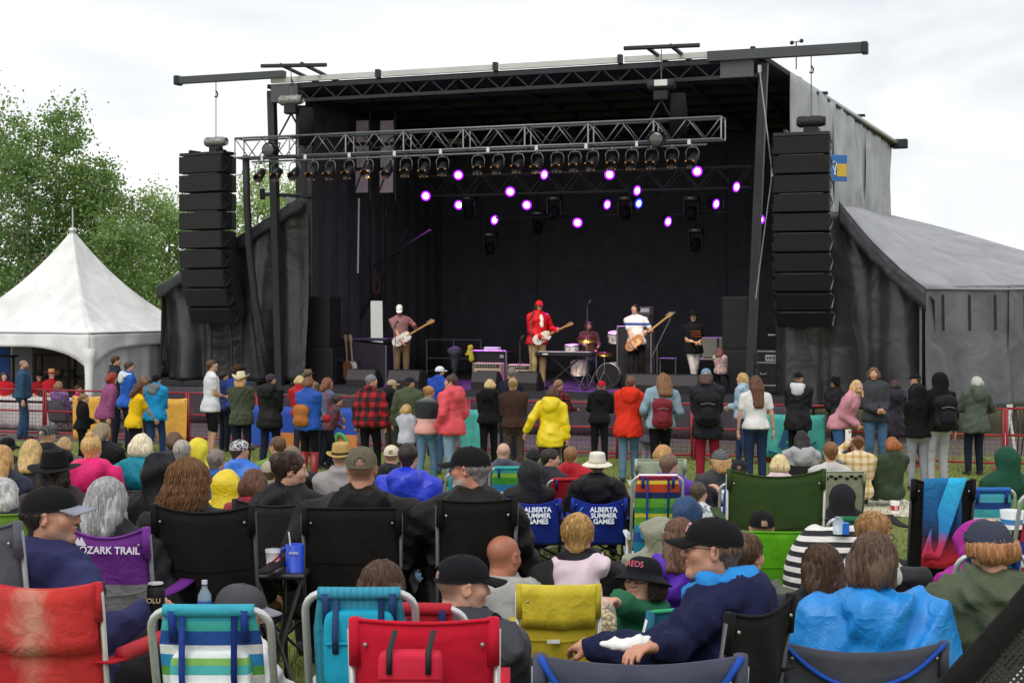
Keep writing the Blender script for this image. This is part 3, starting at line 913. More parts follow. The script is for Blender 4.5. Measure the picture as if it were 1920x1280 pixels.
    # ---- legs
    LG = []
    for sg in (-1, 1):
        if pose == 'stand':
            if legs == 'step': an = np.array([sg * .085 * k, sg * .13 * k, .085 * k])
            elif legs == 'apart': an = np.array([sg * .2 * k, 0, .085 * k])
            elif legs == 'cross': an = np.array([-sg * .03 * k, .06 * sg * k, .085 * k])
            else: an = np.array([sg * .11 * k, rng.uniform(-.04, .04) * k, .085 * k])
            pole = np.array([0, 1, 0.])
        else:
            y_ = .42 * k + max(0, .42 * k - hz) * .75
            an = np.array([sg * .13 * k, y_, .085 * k])
            # follow the fall of the lawn
            if z0 is None:
                wd_ = Rz @ an + loc
                an[2] += g(max(wd_[1], .5)) - fl
            pole = np.array([sg * .15, .35, 1.])
            if legs == 'out': an[1] += .3 * k
        hp = hip + np.array([sg * .092 * k, 0, 0])
        Kn, an = ik(hp, an, .44 * k, .425 * k, pole)
        LG.append((sg, hp, Kn, an))
    if shorts:
        s3 = SDF()
        for sg, hp, Kn, an in LG: s3.cap(Kn * .8 + hp * .2, Kn, .06 * k, .052 * k, k=.02); s3.cap(Kn, an, .052 * k, .036 * k, k=.02)
        a_, b_ = s3.mesh(vox); parts.append((a_, b_)); Cs.append(np.tile(sk, (len(a_), 1)))
    ob('body', parts, skinmat(), root, True, np.concatenate(Cs))
    # ---- trousers
    s = SDF()
    s.ell(hip + np.array([0, -.005, .03 * k]), np.array([.16 * f_, .122 * f_, .115]) * k, k=.05)
    for sg, hp, Kn, an in LG:
        if pose == 'stand': s.ell(hp + np.array([0, -.035, -.02]) * k, np.array([.085, .09, .1]) * k * (.5 + .5 * f_), k=.04)
        s.cap(hp, Kn, .082 * k * (.6 + .4 * f_), .06 * k, k=.03)
        if shorts: s.p[-1] = s.p[-1]
        else: s.cap(Kn, an + (np.array([0, 0, .0])), .06 * k, .048 * k, k=.02)
    hl0 = hem if hem is not None else HEM[top]
    am = .007 if d < 12 else .004
    ob('shorts' if shorts else 'trousers', [s.mesh(vox * (1.2 if pose == 'stand' else 1.6 if d < 7 else 2.6), off=.012 * k, fold=mkfold(sd_ * 7 + 1, am, 8) if vox < .024 else None, planes=[(hip + np.array([0, 0, (.05 - hl0) * k]), (0, 0, 1.))] if pose == 'stand' else ())], botm or cloth(bot, .92), root, True)
    # ---- shoes
    for sg, hp, Kn, an in LG:
        s = SDF()
        fw = np.array([sg * .12, 1, 0]); fw = nrm(fw)
        s.cap(an + np.array([0, -.02, -.015]) * k, an + np.array([0, -.01, -.045]) * k, .04 * k, .043 * k, k=.03)
        s.cap(an + k * (fw * -.02 + np.array([0, 0, -.048])), an + k * (fw * .14 + np.array([0, 0, -.052])), .036 * k, .033 * k, k=.03)
        ob('shoe', [s.mesh(vox * (1. if pose == 'stand' else 1.6))], plain(shoe, .6), root, True)
    # ---- upper garment
    s = SDF()
    torso(s)
    slv = .55 if top == 'tee' else 1
    loose = {'tee': 1.0, 'sweater': 1.02, 'hoodie': 1.1, 'jacket': 1.1, 'coat': 1.12, 'poncho': 1.35}[top]
    for sg, S_, E, Wr, a in AR:
        if top == 'tee': s.cap(S_, S_ + (E - S_) * .62, .046 * k, .05 * k, k=.025)
        else:
            s.cap(S_, E, .050 * k * loose, .044 * k * loose, k=.014); s.cap(E, E + (Wr - E) * .97, .044 * k * loose, .034 * k * loose, k=.012)
    hl = hl0
    wd = {'tee': 1.07, 'sweater': 1.07, 'coat': 1.17}.get(top, 1.12)
    if pose == 'stand':
        s.cap(T(0, 0, .0), hip + np.array([0, -.01, -hl - .08]) * k, .115 * k * f_, .13 * k * f_, k=.05)
        s.ell(hip + np.array([0, -.012, -hl * .7]) * k, np.array([.172 * f_ * wd, .14 * f_ * wd, .14 + hl * .7]) * k, k=.06)
        pl = [(hip + np.array([0, 0, -hl * k]), (0, 0, -1.))]
    else:
        s.ell(T(0, .0, .02), np.array([.172 * f_ * wd, .13 * f_ * wd, .12]) * k, Rt, k=.05)
        pl = [(T(0, 0, -.07), -Rt @ np.array([0, 0, 1.]))]
    if top == 'poncho':
        s.ell(T(0, .02, .12), np.array([.25 * f_, .2 * f_, .3]) * k, Rt, k=.12)
        s.ell(T(0, .0, .3), np.array([.235 * f_, .15 * f_, .19]) * k, Rt, k=.1)
        s.ell(T(0, .1, -.02), np.array([.27 * f_, .3, .16]) * k, Rt, k=.12)
    shift = np.array([0, 0, 0.])
    if top in ('jacket', 'coat', 'hoodie', 'poncho') and hood != 'up':   # collar
        for a in np.linspace(-2.5, 2.5, 9):
            c = T(.066 * math.sin(a), -.012 - .064 * math.cos(a), .548 + .014 * math.cos(a)); s.ell(c, np.array([.02, .02, .034]) * k, Rt, k=.025)
    if top == 'poncho': pl = [(T(0, 0, -.13), -Rt @ np.array([0, 0, 1.]))]
    hoodsh = None
    if hood == 'down':
        lin_ = hoodc if isinstance(hoodc, str) and hoodc.startswith('in:') else None
        h_ = SDF() if hoodc and not lin_ else s
        h_.ell(T(0, -.108, .53), np.array([.135, .06, .062]) * k, Rt, k=.014)
        h_.ell(T(0, -.142, .46), np.array([.105, .046, .09]) * k, Rt, k=.016)
        for sg in (-1, 1): h_.cap(T(sg * .04, .08, .485), T(sg * .104, .0, .525), .024 * k, .036 * k, k=.014); h_.cap(T(sg * .104, .0, .525), T(sg * .08, -.1, .55), .034 * k, .036 * k, k=.03)
        if lin_:
            h2 = SDF(); h2.ell(T(0, -.085, .585), np.array([.108, .055, .036]) * k, Rt, k=.03)
            for sg in (-1, 1): h2.cap(T(sg * .03, .09, .515), T(sg * .092, -.01, .58), .022 * k, .035 * k, k=.03)
            hoodsh = h2; hoodc = lin_[3:]
        elif hoodc: hoodsh = h_
    if hood == 'up':
        h_ = SDF() if hoodc else s
        h_.ell(hc + Rh @ (np.array([0, -.02, .012]) * hs), np.array([.094, .118, .112]) * hs, Rh, k=.03)
        h_.cap(hc + Rh @ (np.array([0, -.05, -.03]) * hs), T(0, -.05, .46), .088 * hs, .1 * k, k=.05)
        h_.ell(hc + Rh @ (np.array([0, .13, -.03]) * hs), np.array([.072, .115, .1]) * hs, Rh, k=.02, sub=True)
        if hoodc: hoodsh = h_
    amp = {'tee': .007, 'sweater': .006, 'hoodie': .01, 'jacket': .012, 'coat': .012, 'poncho': .017}[top]
    fo = mkfold(sd_ * 3, amp * (1.6 if d < 10 else 1.05), 7.5 if top != 'poncho' else 6.)
    if top == 'poncho':
        f1 = fo; pc = T(0, 0, .5)
        def fo(x, y, z):
            az_ = np.arctan2(x - pc[0], y - pc[1]); w_ = np.clip((pc[2] - z) * 3.2, 0, 1)
            return 1.0 * f1(x, y, z) + .024 * w_ * np.abs(np.sin(az_ * 5.5 + 1.3 * np.sin(z * 9 + sd_))) - .007 * w_
    nm = clothname or {'tee': 't_shirt', 'sweater': 'sweater', 'hoodie': 'hoodie', 'jacket': 'jacket', 'coat': 'coat', 'poncho': 'rain_poncho'}[top]
    tm = topm or (shell(tc) if top == 'poncho' else (shell(tc, .6, .7) if top in ('jacket', 'coat') else cloth(tc, .92)))
    gar = ob(nm, [s.mesh(vox, off=th, fold=fo, planes=pl)], tm, root, True)
    if hoodsh: ob('hood', [hoodsh.mesh(vox * .9, off=th * .6, fold=fo)], cloth(hoodc) if isinstance(hoodc, str) else hoodc, gar, True)
    # ---- hair, hat, glasses
    tr = lambda sh: xf((sh[0] * hw_, sh[1]), Rh, hc)
    def squeeze(sh):
        V, Fs = sh[0].copy(), sh[1]
        q = np.sqrt((V[:, 0] / .0835) ** 2 + ((V[:, 1] + .014) / .105) ** 2 + ((V[:, 2] - .024) / .088) ** 2)
        m = (V[:, 2] > .012) & (q > .9)
        f = np.where(m, .9 / np.maximum(q, 1e-6), 1.)
        V[:, 0] *= f; V[:, 1] = (V[:, 1] + .014) * f - .014; V[:, 2] = np.where(m, (V[:, 2] - .024) * f + .024, V[:, 2])
        return V, Fs
    sqz = squeeze if (hat or hood == 'up') else (lambda q: q)
    if hair and hair[0] not in ('bald', 'buzz') and not (hood == 'up' and hair[0] in ('short', 'buzz')):
        L_ = hair[2] if len(hair) > 2 else .1
        ob('hair', [tr(sqz(x)) for x in hair_shapes(hair[0], L_, d, sd_, bool(hat))], hairmat(hair[1]), root, True)
    if hat:
        c0 = hat[1]; c1 = hat[2] if len(hat) > 2 else c0; c2 = hat[3] if len(hat) > 3 else '#1b1a1a'
        yaw = hat[4] if len(hat) > 4 else 0
        Mh = Rh @ rotM(rz=R(-yaw), rx=R(3))
        top_o = None
        for nm_, shs, slot in hat_shapes(hat[0], d):
            cc = (c0, c1, c2)[slot]
            mt = cc if not isinstance(cc, str) else cloth(cc, .9, .25)
            if top_o is None: top_o = ob('hat', [xf((q[0] * hw_, q[1]), Mh, hc) for q in shs], mt, root, True)
            else: ob(nm_, [xf((q[0] * hw_, q[1]), Mh, hc) for q in shs], mt, top_o, True)
    if glasses:
        a = np.linspace(0, 2 * np.pi, 15)[:-1]; sh = []
        for sg in (-1, 1):
            ring = np.stack([sg * .033 + .024 * np.cos(a), np.full(14, .1) - .02 * np.abs(np.cos(a) * .5 + sg * .0), .018 * np.sin(a) - .002], 1)
            ring[:, 1] = .103 - .5 * np.abs(ring[:, 0]) ** 1.35
            sh.append(tr(tube(ring, .0022 if glasses != 'white' else .004, 5, closed=True)))
            sh.append(tr(tube([(sg * .056, .09, .004), (sg * .078, .05, .006), (sg * .082, -.012, .008)], .002 if glasses != 'white' else .004, 5)))
        sh.append(tr(tube([(-.01, .104, .004), (.01, .104, .004)], .002, 5)))
        gl = ob('glasses', sh, plain({'white': '#e8e8e8'}.get(glasses, '#151414'), .35), root, True)
        dark = glasses in ('white', 'sun')
        for sg in (-1, 1):
            a2 = np.arange(14) * 2 * np.pi / 14
            pl = np.stack([sg * .033 + .023 * np.cos(a2), np.zeros(14), .017 * np.sin(a2) - .002], 1); pl[:, 1] = .1025 - .5 * np.abs(pl[:, 0]) ** 1.35
            ob('lens', [tr((arr(pl), [np.array([list(range(14))])]))], glass('#20242a' if dark else '#dfe6ea', .05, .92 if dark else .12), gl)
    rec = dict(root=root, T=T, hip=hip, hz=hz, k=k, loc=loc, rz=rz, Rz=Rz, hc=hc, Rh=Rh, hs=hs, AR=AR, fl=fl, d=d, Rt=Rt, px=px, LG=LG)
    rec['w'] = lambda p: Rz @ np.asarray(p, float) + loc          # person-local point to world
    rec['hat'] = lambda p: hc + Rh @ (np.asarray(p, float) * hs)
    PEOPLE.append(rec)
    return rec

def backpack(p, label, col, col2=None, size=(.3, .16, .44), z=.27, name='backpack', cat='backpack', metal=None):
    """a pack on a person's back with pocket, lid and two straps"""
    k = p['k']; w, dp, h = [x * k for x in size]
    c = p['T'](0, -.135, z) + np.array([0, -dp * .45, 0])
    o = thing(name, label, cat, p['w'](c), p['rz'])
    v = float(np.clip(.002 * p['d'], .01, .022))
    s = SDF()
    for sx in (-1, 1):
        for sz in (-1, 1): s.cap((sx * w * .26, 0, sz * h * .3), (-sx * w * .26, 0, sz * h * .3), dp * .45, k=.06)
    s.cap((0, 0, -h * .3), (0, 0, h * .3), dp * .5, k=.08); s.ell((0, 0, 0), (w * .5, dp * .45, h * .46), k=.06)
    m1 = cloth(col, .7, .6)
    ob('pack', [s.mesh(v, fold=mkfold(int(c[0] * 1e4) % 997, .005, 8))], m1, o, True)
    s = SDF(); s.ell((0, -dp * .45, -h * .14), (w * .36, dp * .22, h * .24), k=.03); s.cap((-w * .2, -dp * .45, -h * .24), (w * .2, -dp * .45, -h * .24), dp * .2, k=.04)
    ob('pocket', [s.mesh(v * .8)], cloth(col2 or col, .7, .6), o, True)
    ob('zip', [tube([(-w * .3, -dp * .56, h * .16), (0, -dp * .62, h * .2), (w * .3, -dp * .56, h * .16)], .004, 5)], plain('#999590', .4), o)
    for sg in (-1, 1):
        ob('strap', [tube([(sg * w * .3, dp * .3, h * .42), (sg * w * .42, dp * .75, h * .55), (sg * w * .45, dp * 1.5, h * .5), (sg * w * .55, dp * 2.0, h * .2)], .022 * k, 6, sq=(1, .3))], cloth(col, .7, .6), o, True)
    return o
# ================================================================== ground and grass
def ground_mat():
    m, nt, b = _new(('grass_ground',))
    v = _coord(nt)
    a = _noise(nt, .55, 5, .6, v, .6); c = _noise(nt, 26, 5, .3, v, .7)
    mx = nt.nodes.new('ShaderNodeMix'); mx.data_type = 'RGBA'
    rp = nt.nodes.new('ShaderNodeValToRGB')
    rp.color_ramp.elements[0].position = .33; rp.color_ramp.elements[0].color = (*lin('#6f7a35'), 1)
    rp.color_ramp.elements[1].position = .68; rp.color_ramp.elements[1].color = (*lin('#8d8a4e'), 1)
    e = rp.color_ramp.elements.new(.5); e.color = (*lin('#7c8840'), 1)
    nt.links.new(_madd(nt, a.outputs[0], c.outputs[0], .55, .45), rp.inputs[0])
    _vary(nt, b, rp.outputs[0], c.outputs[0], .65, 1.25)
    _bump(nt, b, c.outputs[0], .04)
    b.inputs['Roughness'].default_value = .95
    return m
ys = np.concatenate([[-30, -8], np.arange(-2, 32, .5), [34, 40, 60, 110, 220, 500, 1200]])
xs = np.concatenate([[-900, -300, -100, -40], np.arange(-20, 21, 2.), [40, 100, 300, 900]])
P = np.zeros((len(xs), len(ys), 3)); P[..., 0] = xs[:, None]; P[..., 1] = ys[None, :]
P[..., 2] = np.array([g(max(y, 0)) for y in ys])[None, :]
og = ob('ground', [sheet(P)], ground_mat(), smooth=True); og['kind'] = 'structure'
n = 90000
yy = 3.0 + 28 * RNG.random(n) ** 1.25; xx = (RNG.random(n) - .5) * (yy * .9 + 1.5)
zz = np.interp(yy, _GD, _GZ); hh = RNG.uniform(.03, .075, n); a_ = RNG.uniform(0, 6.3, n); wd_ = .003 + .0003 * yy
b0 = np.stack([xx - np.cos(a_) * wd_, yy - np.sin(a_) * wd_, zz - .004], 1); b1 = np.stack([xx + np.cos(a_) * wd_, yy + np.sin(a_) * wd_, zz - .004], 1)
tp = np.stack([xx + RNG.normal(0, .02, n), yy + RNG.normal(0, .02, n), zz + hh], 1)
gr = ob('grass', [(arr(np.stack([b0, b1, tp], 1)), [np.arange(3 * n).reshape(-1, 3)])], plain('#6f8034', .8, bs=1.5, var=.35))
gr['kind'] = 'stuff'; gr['label'] = 'short trampled green and straw coloured grass of the lawn'

fp_ = ob('gravel_path', [sheet(np.array([[(x, np.interp(x, [-22, -9.8, .4, 10.5, 14], [34.4, 32.3, 29.2, 26.1, 25.]) + o_, .006) for o_ in (-.25, 2., 4.4, 7.)] for x in np.linspace(-22, 14, 30)]))], plain('#5b5052', .9, bump=.01, bs=14, var=.3)); fp_['kind'] = 'structure'
# ================================================================== trees
def leaf_mat(col):
    key = ('leaf', col)
    if key in _MC: return _MC[key]
    m, nt, b = _new(key)
    v = _coord(nt)
    n1 = _noise(nt, .9, 3, .5, v); n2 = _noise(nt, 11, 2, 0, v)
    _vary(nt, b, lin(col), _madd(nt, n1.outputs[0], n2.outputs[0], .5, .5), .6, 1.4)
    b.inputs['Roughness'].default_value = .55
    tr = nt.nodes.new('ShaderNodeBsdfTranslucent'); tr.inputs[0].default_value = (*[x * 1.3 for x in lin(col)], 1)
    ms = nt.nodes.new('ShaderNodeMixShader'); ms.inputs[0].default_value = .3
    out = nt.nodes['Material Output']
    nt.links.new(b.outputs[0], ms.inputs[1]); nt.links.new(tr.outputs[0], ms.inputs[2]); nt.links.new(ms.outputs[0], out.inputs[0])
    return m
def tree(label, px, pytop, d, width, seed, col='#5d7a3c', dens=1., clear=.12, ls=.16):
    rng = np.random.default_rng(seed)
    H = zt(pytop, d)
    o = thing('poplar_tree', label, 'tree', (xt(px, d), d, 0), rng.uniform(0, 6.3), 'trees behind the stage and tent')
    th = [(0, 0, 0)]
    for i in range(1, 9): th.append((th[-1][0] + rng.normal(0, .05) * width * .3, th[-1][1] + rng.normal(0, .05) * width * .3, H * .93 * i / 8))
    th = np.array(th); r0 = .05 + H * .011
    bark = plain('#8c8674', .9, bump=.02, bs=9, var=.25)
    tk = ob('trunk', [tube(th, np.linspace(r0, .02, 9), 8)], bark, o, True)
    cen = []; limbs = []
    nl = int(34 * dens)
    for i in range(nl):
        f = clear + (1 - clear) * (i + rng.random()) / nl
        a = i * 2.4 + rng.normal(0, .3)
        b = np.array([np.interp(f * H, th[:, 2], th[:, c]) for c in range(2)] + [f * H * .93])
        R_ = width * .92 * (.30 + .75 * math.sin(math.pi * min(1, .12 + .9 * (1 - f)) ** .85)) * rng.uniform(.6, 1.12) * (1 if f < .85 else .75)
        up = rng.uniform(.25, .95) * (R_ * .8 + .3)
        e = b + np.array([math.cos(a) * R_, math.sin(a) * R_, up])
        m_ = (b + e) / 2 + np.array([0, 0, -.12 * R_])
        limbs.append(tube([b, m_, e], [r0 * (1 - f) * .45 + .025, r0 * (1 - f) * .25 + .018, .008], 5))
        for q in range(7):
            t = rng.uniform(.3, 1.08)
            cen.append(b + (e - b) * t + rng.normal(0, .16 + .1 * R_, 3))
            if q > 2:
                limbs.append(tube([b + (e - b) * t * .8, cen[-1]], [.014, .005], 4))
    cen.append(th[-1] + np.array([0, 0, .2]))
    ob('limb', limbs, bark, o, True)
    cen = np.array(cen); per = int(50 * dens)
    C = np.repeat(cen, per, 0) + rng.normal(0, 1, (len(cen) * per, 3)) * np.repeat(rng.uniform(.12, .42, len(cen)), per)[:, None] * np.array([1, 1, .8])
    n = len(C)
    A = rng.normal(size=(n, 3)); A /= np.linalg.norm(A, axis=1)[:, None]
    B = np.cross(A, rng.normal(size=(n, 3))); B /= np.linalg.norm(B, axis=1)[:, None]
    s = (ls * rng.uniform(.55, 1.15, n))[:, None]
    V = np.stack([C - A * s * .5, C + B * s * .34, C + A * s * .5, C - B * s * .34], 1)
    ob('crown', [(arr(V), [np.arange(4 * n).reshape(-1, 4)])], leaf_mat(col), o)
tree('tall leafy poplar standing behind the peak of the white marquee', 108, 195, 58, 2.6, 1, '#6c8a45')
tree('tall poplar at the far edge of the trees, left of the tallest one', -8, 205, 58, 2.5, 2, '#74924a')
tree('bushy poplar between the tall poplars behind the white marquee', 52, 290, 56, 2.3, 3, '#678646')
tree('poplar with a wide loose crown sloping down beside the marquee peak', 175, 300, 57, 2.0, 4, '#728f48')
tree('smaller pale poplar between the marquee and the hanging loudspeakers', 262, 372, 60, 1.8, 5, '#8da865', .9)
tree('pale sparse poplar just beside the hanging loudspeakers', 322, 372, 61, 1.7, 6, '#93ae69', .8)
tree('low shrubby poplar above the slope of the white marquee roof', 228, 430, 55, 1.6, 7, '#728f4c', .9)
tree('pale poplar seen between the loudspeakers and the stage mast', 480, 318, 62, 2.3, 8, '#97b26c', .95)
tree('pale poplar close behind the left stage mast', 543, 352, 63, 1.8, 9, '#9ab470', .9)
tree('small poplar between speakers and the pale poplars', 398, 400, 62, 1.9, 10, '#7f9b57', .9)
tree('distant dark tree top past the end of the black lean-to tent', 1925, 528, 80, 1.6, 11, '#3c4a2e', .7)

# ================================================================== stage: platform
BLK = plain('#17171a', .65, bs=3, var=.25); STEEL = plain('#2b2c2f', .5, .3, bs=6, var=.2); ALU = plain('#a9abad', .38, .85, bs=12, var=.12)
GREYM = plain('#6f7275', .5, .5, bs=5, var=.15); CHROME = plain('#c9cacc', .22, 1., bs=5, var=.05)
def tarp(col='#1d1e21', rough=.42, amp=.05):
    key = ('tarp', col, rough, amp)
    if key in _MC: return _MC[key]
    m, nt, b = _new(key)
    v = _coord(nt)
    a = _noise(nt, 1.1, 2, .8, v, .5); c = _noise(nt, 5, 2, .5, v)
    _vary(nt, b, lin(col), a.outputs[0], .8, 1.2)
    _bump(nt, b, _madd(nt, a.outputs[0], c.outputs[0], 1., .08), amp * 2.4, .6)
    b.inputs['Roughness'].default_value = rough
    return m
TARP = tarp('#38383a', .3); TARPG = tarp('#a0a1a5', .5, .04); CURT = cloth('#4b4950', .95, 1.5, .4)
pf = stage_thing('stage_platform', 'raised black stage platform carrying the band', 'stage', 0, 0, 0)
for i in range(6):
    for j in range(4):
        ob('deck_panel', [rbox((.0 + i * 2.15 + .95, j * 2.5 + 1.0, DECK - .06), (2.14, 2.49, .12), .008)], plain('#26242a', .7, bs=2.5, var=.3), pf)
ob('edge_rail', [box((6.2, -.28, DECK - .07), (13.6, .05, .17))], plain('#3a3a3d', .5, .4), pf)
for i in range(9):      # front skirt: pleated cloth in widths
    u_ = np.linspace(0, 1, 40); X = -.6 + (i + u_) * 1.51
    P = np.zeros((40, 5, 3)); P[..., 0] = X[:, None]; P[..., 1] = (-.34 + .03 * np.sin(X * 16) + .015 * np.sin(X * 37 + i))[:, None]; P[..., 2] = np.linspace(.03, DECK - .16, 5)[None, :]
    ob('skirt', [sheet(P, .006)], CURT, pf, True)
for i in range(7):
    for j in range(3): ob('leg', [rod((.1 + i * 2.05, .3 + j * 3.6, 0), (.1 + i * 2.05, .3 + j * 3.6, DECK - .12), .04)], STEEL, pf)

# roof
ZR = 8.65
rf = stage_thing('stage_roof', 'black stage roof on masts with long outrigger beams', 'roof', 0, 0, 0)
tR, _ = SP(1425, 110, 0)
wing = np.array([12.4, 47.0]) - SL; wt, ws = float(wing @ SU), float(wing @ SV)       # far end of the flared right wall
P = np.zeros((14, 8, 3))
for i, f in enumerate(np.linspace(0, 1, 14)):
    for j, q in enumerate(np.linspace(0, 1, 8)):
        P[i, j] = (-.15 + f * (tR + .3 + (wt - tR) * q), -.25 + q * (ws + .2), ZR - .05 - .25 * q)
ob('roof_skin', [sheet(P, .1)], plain('#1a181f', .8, bs=2, var=.2), rf)
for q in range(1, 9): ob('purlin', [box((tR / 2 + q * .1, q * 1.5, ZR - .26 - .02 * q), (tR - .6, .09, .14))], BLK, rf)
for i in range(9): ob('rafter', [box((.6 + i * (tR - 1.2) / 8, 6.0, ZR - .38), (.08, 11.4, .1), rx=R(-1.2))], BLK, rf)
for i in range(4):      # pale lip of the roof, in four lengths
    a, b = i / 4, (i + 1) / 4 - .008
    ob('roof_lip', [box(((a + b) / 2 * tR, -.3, ZR + .03), ((b - a) * tR, .09, .13))], plain('#c6c7c5', .5, bs=2), rf)
    ob('lip_joint', [box((b * tR, -.33, ZR + .04), (.1, .16, .2))], STEEL, rf)
ob('top_chord', [box((tR / 2, -.28, ZR - .14), (tR, .09, .1))], STEEL, rf); ob('bottom_chord', [box((tR / 2, -.28, ZR - .5), (tR, .08, .08))], STEEL, rf)
nb_ = 34
for i in range(nb_):
    a, b = i * tR / nb_, (i + 1) * tR / nb_
    za, zb = (ZR - .48, ZR - .16) if i % 2 else (ZR - .16, ZR - .48)
    ob('brace', [rod((a, -.28, za), (b, -.28, zb), .02, 5)], STEEL, rf)
for t_ in (0.05, tR - .1): ob('corner_plate', [box((t_ + (.35 if t_ < 1 else -.35), -.35, ZR - .3), (.75, .06, .45))], plain('#55575a', .5, .3), rf)
# masts lean outward at the top
tl0, _ = SP(531, 700, 0); tl1, _ = SP(513, 165, 0); tr0, _ = SP(1403, 640, 0); tr1, _ = SP(1434, 120, 0)
ob('mast', [tube([(tl0, -.1, 0), (tl1, -.1, ZR - .2)], .13, 4)], plain('#2c2d31', .5, .2, bs=2, var=.2), rf)
ob('mast', [tube([(tr0, -.1, 0), (tr1, -.1, ZR - .2)], .13, 4)], plain('#2c2d31', .5, .2, bs=2, var=.2), rf)
ta, za = SP(336, 152, -.35); tb, zb = SP(1622, 91, -.35); ZBL, ZBR = za, zb
ob('outrigger_beam', [box(((ta + .35) / 2, -.4, za), (abs(ta) + .5, .2, .17))], plain('#4b4d50', .5, .3, bs=2), rf)
ob('outrigger_beam', [box(((tb + tR - 1.1) / 2, -.4, zb + .01), (tb - tR + 1.1, .2, .22))], plain('#4b4d50', .5, .3, bs=2), rf)
ob('beam_end', [rbox((ta, -.4, za), (.14, .26, .24), .02)], STEEL, rf); ob('beam_end', [rbox((tb, -.4, zb), (.14, .26, .26), .02)], STEEL, rf)
for p0, p1 in (((490, 124), (612, 122)), ((1170, 91), (1312, 85))):
    t0, z0 = SP(*p0, -1.2); t1, z1 = SP(*p1, -1.2)
    ob('rigging_bar', [rod((t0, -1.2, z0), (t1, -1.2, z1), .05)], STEEL, rf)
    for f in (.3, .62): ob('rigging_arm', [rod((t0 + f * (t1 - t0), -1.2, z0), (t0 + f * (t1 - t0) + .1, 1.2, ZR + .02), .05)], STEEL, rf)
t0, z0 = SP(1493, 80, 1); ob('anemometer', [rod((t0, 1, ZR - .2), (t0, 1, z0), .015), ball((t0 - .1, 1, z0), .05), ball((t0 + .12, 1, z0 + .03), .05), rod((t0 - .1, 1, z0), (t0 + .12, 1, z0 + .03), .012)], STEEL, rf)
ti, zi = SP(492, 364, .4); tj, _ = SP(560, 372, .4)
ob('side_strut', [rod((ti, .4, zi), (tj + .4, .4, zi - .1), .05), box((ti, .4, zi), (.1, .1, .28))], STEEL, rf)
P_ = [(.55, 9, 1.0), (.55, 9, ZR - .4)]
for t_ in (1.2, 4.1, 7.2, 10.2): ob('rear_post', [rod((t_ + 2, 10.6, DECK), (t_ + 2, 10.6, ZR - .4), .06)], STEEL, rf)
for (a, b, s_) in (((700, 500), (808, 432), 4.), ((765, 430), (668, 610), 4.1)):
    A, B = SP(*a, s_), SP(*b, s_)
    ob('cross_brace', [rod((A[0], s_, A[1]), (B[0], s_, B[1]), .045)], plain('#201d24', .6, .2), rf)
# wire stays by the right mast
A, B, C_ = SP(1424, 130, -.5), SP(1448, 325, -.5), SP(1417, 560, -.5)
for a, b in ((A, B), (B, C_)): ob('wire_stay', [rod((a[0], -.5, a[1]), (b[0], -.5, b[1]), .014)], ALU, rf)
ob('shackle', [rbox((B[0], -.5, B[1]), (.07, .05, .22), .02)], ALU, rf); ob('shackle', [rbox((A[0], -.5, A[1]), (.09, .05, .2), .02)], ALU, rf)

def drape(c0, c1, z0f, z1f, n=60, m=14, amp=.07, freq=9., seed=0, gather=0., y=0.):
    """hanging cloth between plan points c0 and c1; z0f/z1f give bottom and top along it"""
    r = np.random.default_rng(seed); ph = r.uniform(0, 6.3, 6)
    c0, c1 = np.array(c0, float), np.array(c1, float); L = np.linalg.norm(c1 - c0); nn = np.array([-(c1 - c0)[1], (c1 - c0)[0]]) / L
    P = np.zeros((n, m, 3))
    for i, f in enumerate(np.linspace(0, 1, n)):
        x = f * L
        for j, q in enumerate(np.linspace(0, 1, m)):
            zz = z0f(f) + (z1f(f) - z0f(f)) * q
            w = amp * (math.sin(x * freq + ph[0] + .8 * math.sin(q * 3 + ph[1])) * .5 + .3 * math.sin(x * freq * 2.3 + ph[2] + q * 2) + .35 * math.sin(x * 1.9 + q * 4.2 + ph[3])) * (.35 + .65 * (1 - q))
            # drag folds gathered towards tie-down points along the foot
            w += gather * math.exp(-((x * .9 - round(x * .9)) * 3.2) ** 2 / (.12 + .6 * q)) * (1 - q) ** .5
            p = c0 + (c1 - c0) * f + nn * w
            P[i, j] = (p[0], p[1], zz)
    return sheet(P, .012)
# backdrop
bd = stage_thing('backdrop_curtain', 'black pleated backdrop curtain at the back of the stage', 'curtain', 0, 0, 0)
edges = np.linspace(-.2, tR + (wt - tR) * 10 / ws - .15, 8)
for i in range(7): ob('drop', [drape((edges[i], 10.0), (edges[i + 1] + (.25 if i < 6 else 0), 10.0 + .12 * (i % 2)), lambda f: DECK - .1, lambda f: ZR - .5, 50, 8, .035, 6, i)], CURT, bd, True)
# left inner wall with an opening near the floor
lw = stage_thing('side_curtain', 'black side curtain inside the stage with a bright gap', 'curtain', 0, 0, 0)
for s0, s1, z0, z1 in ((.9, 4.6, DECK, ZR - .14), (4.6, 5.6, 3.15, ZR - .14), (4.6, 5.6, DECK, 1.95), (5.6, 10.0, DECK, ZR - .14)):
    ob('drop', [drape((.35, s0 - .06), (.38, s1 + .06), lambda f: z0 + .02, lambda f: z1, 40, 8, .06, 8, int(s0 * 10))], CURT, lw, True)
ob('tarp_edge', [drape((.12, .75), (.5, .95), lambda f: DECK, lambda f: ZR - .45, 12, 20, .06, 6, 5)], TARP, lw, True)
wt2 = stage_thing('white_trailer', 'white box trailer glimpsed through the gap in the side curtain', 'trailer', SP(712, 600, 15.)[0] - .6, 15., 0, R(-8))
ob('trailer_box', [rbox((0, 0, 2.0), (4.6, 2.2, 2.9), .06)], plain('#dfe1e2', .5), wt2)
for x in (-1.2, 1.2): ob('wheel', [cyl((x, -1.0, .36), .36, .22, 18, 'Y')], BLK, wt2)
ob('drawbar', [rod((2.2, 0, .5), (3.4, 0, .5), .06)], STEEL, wt2)
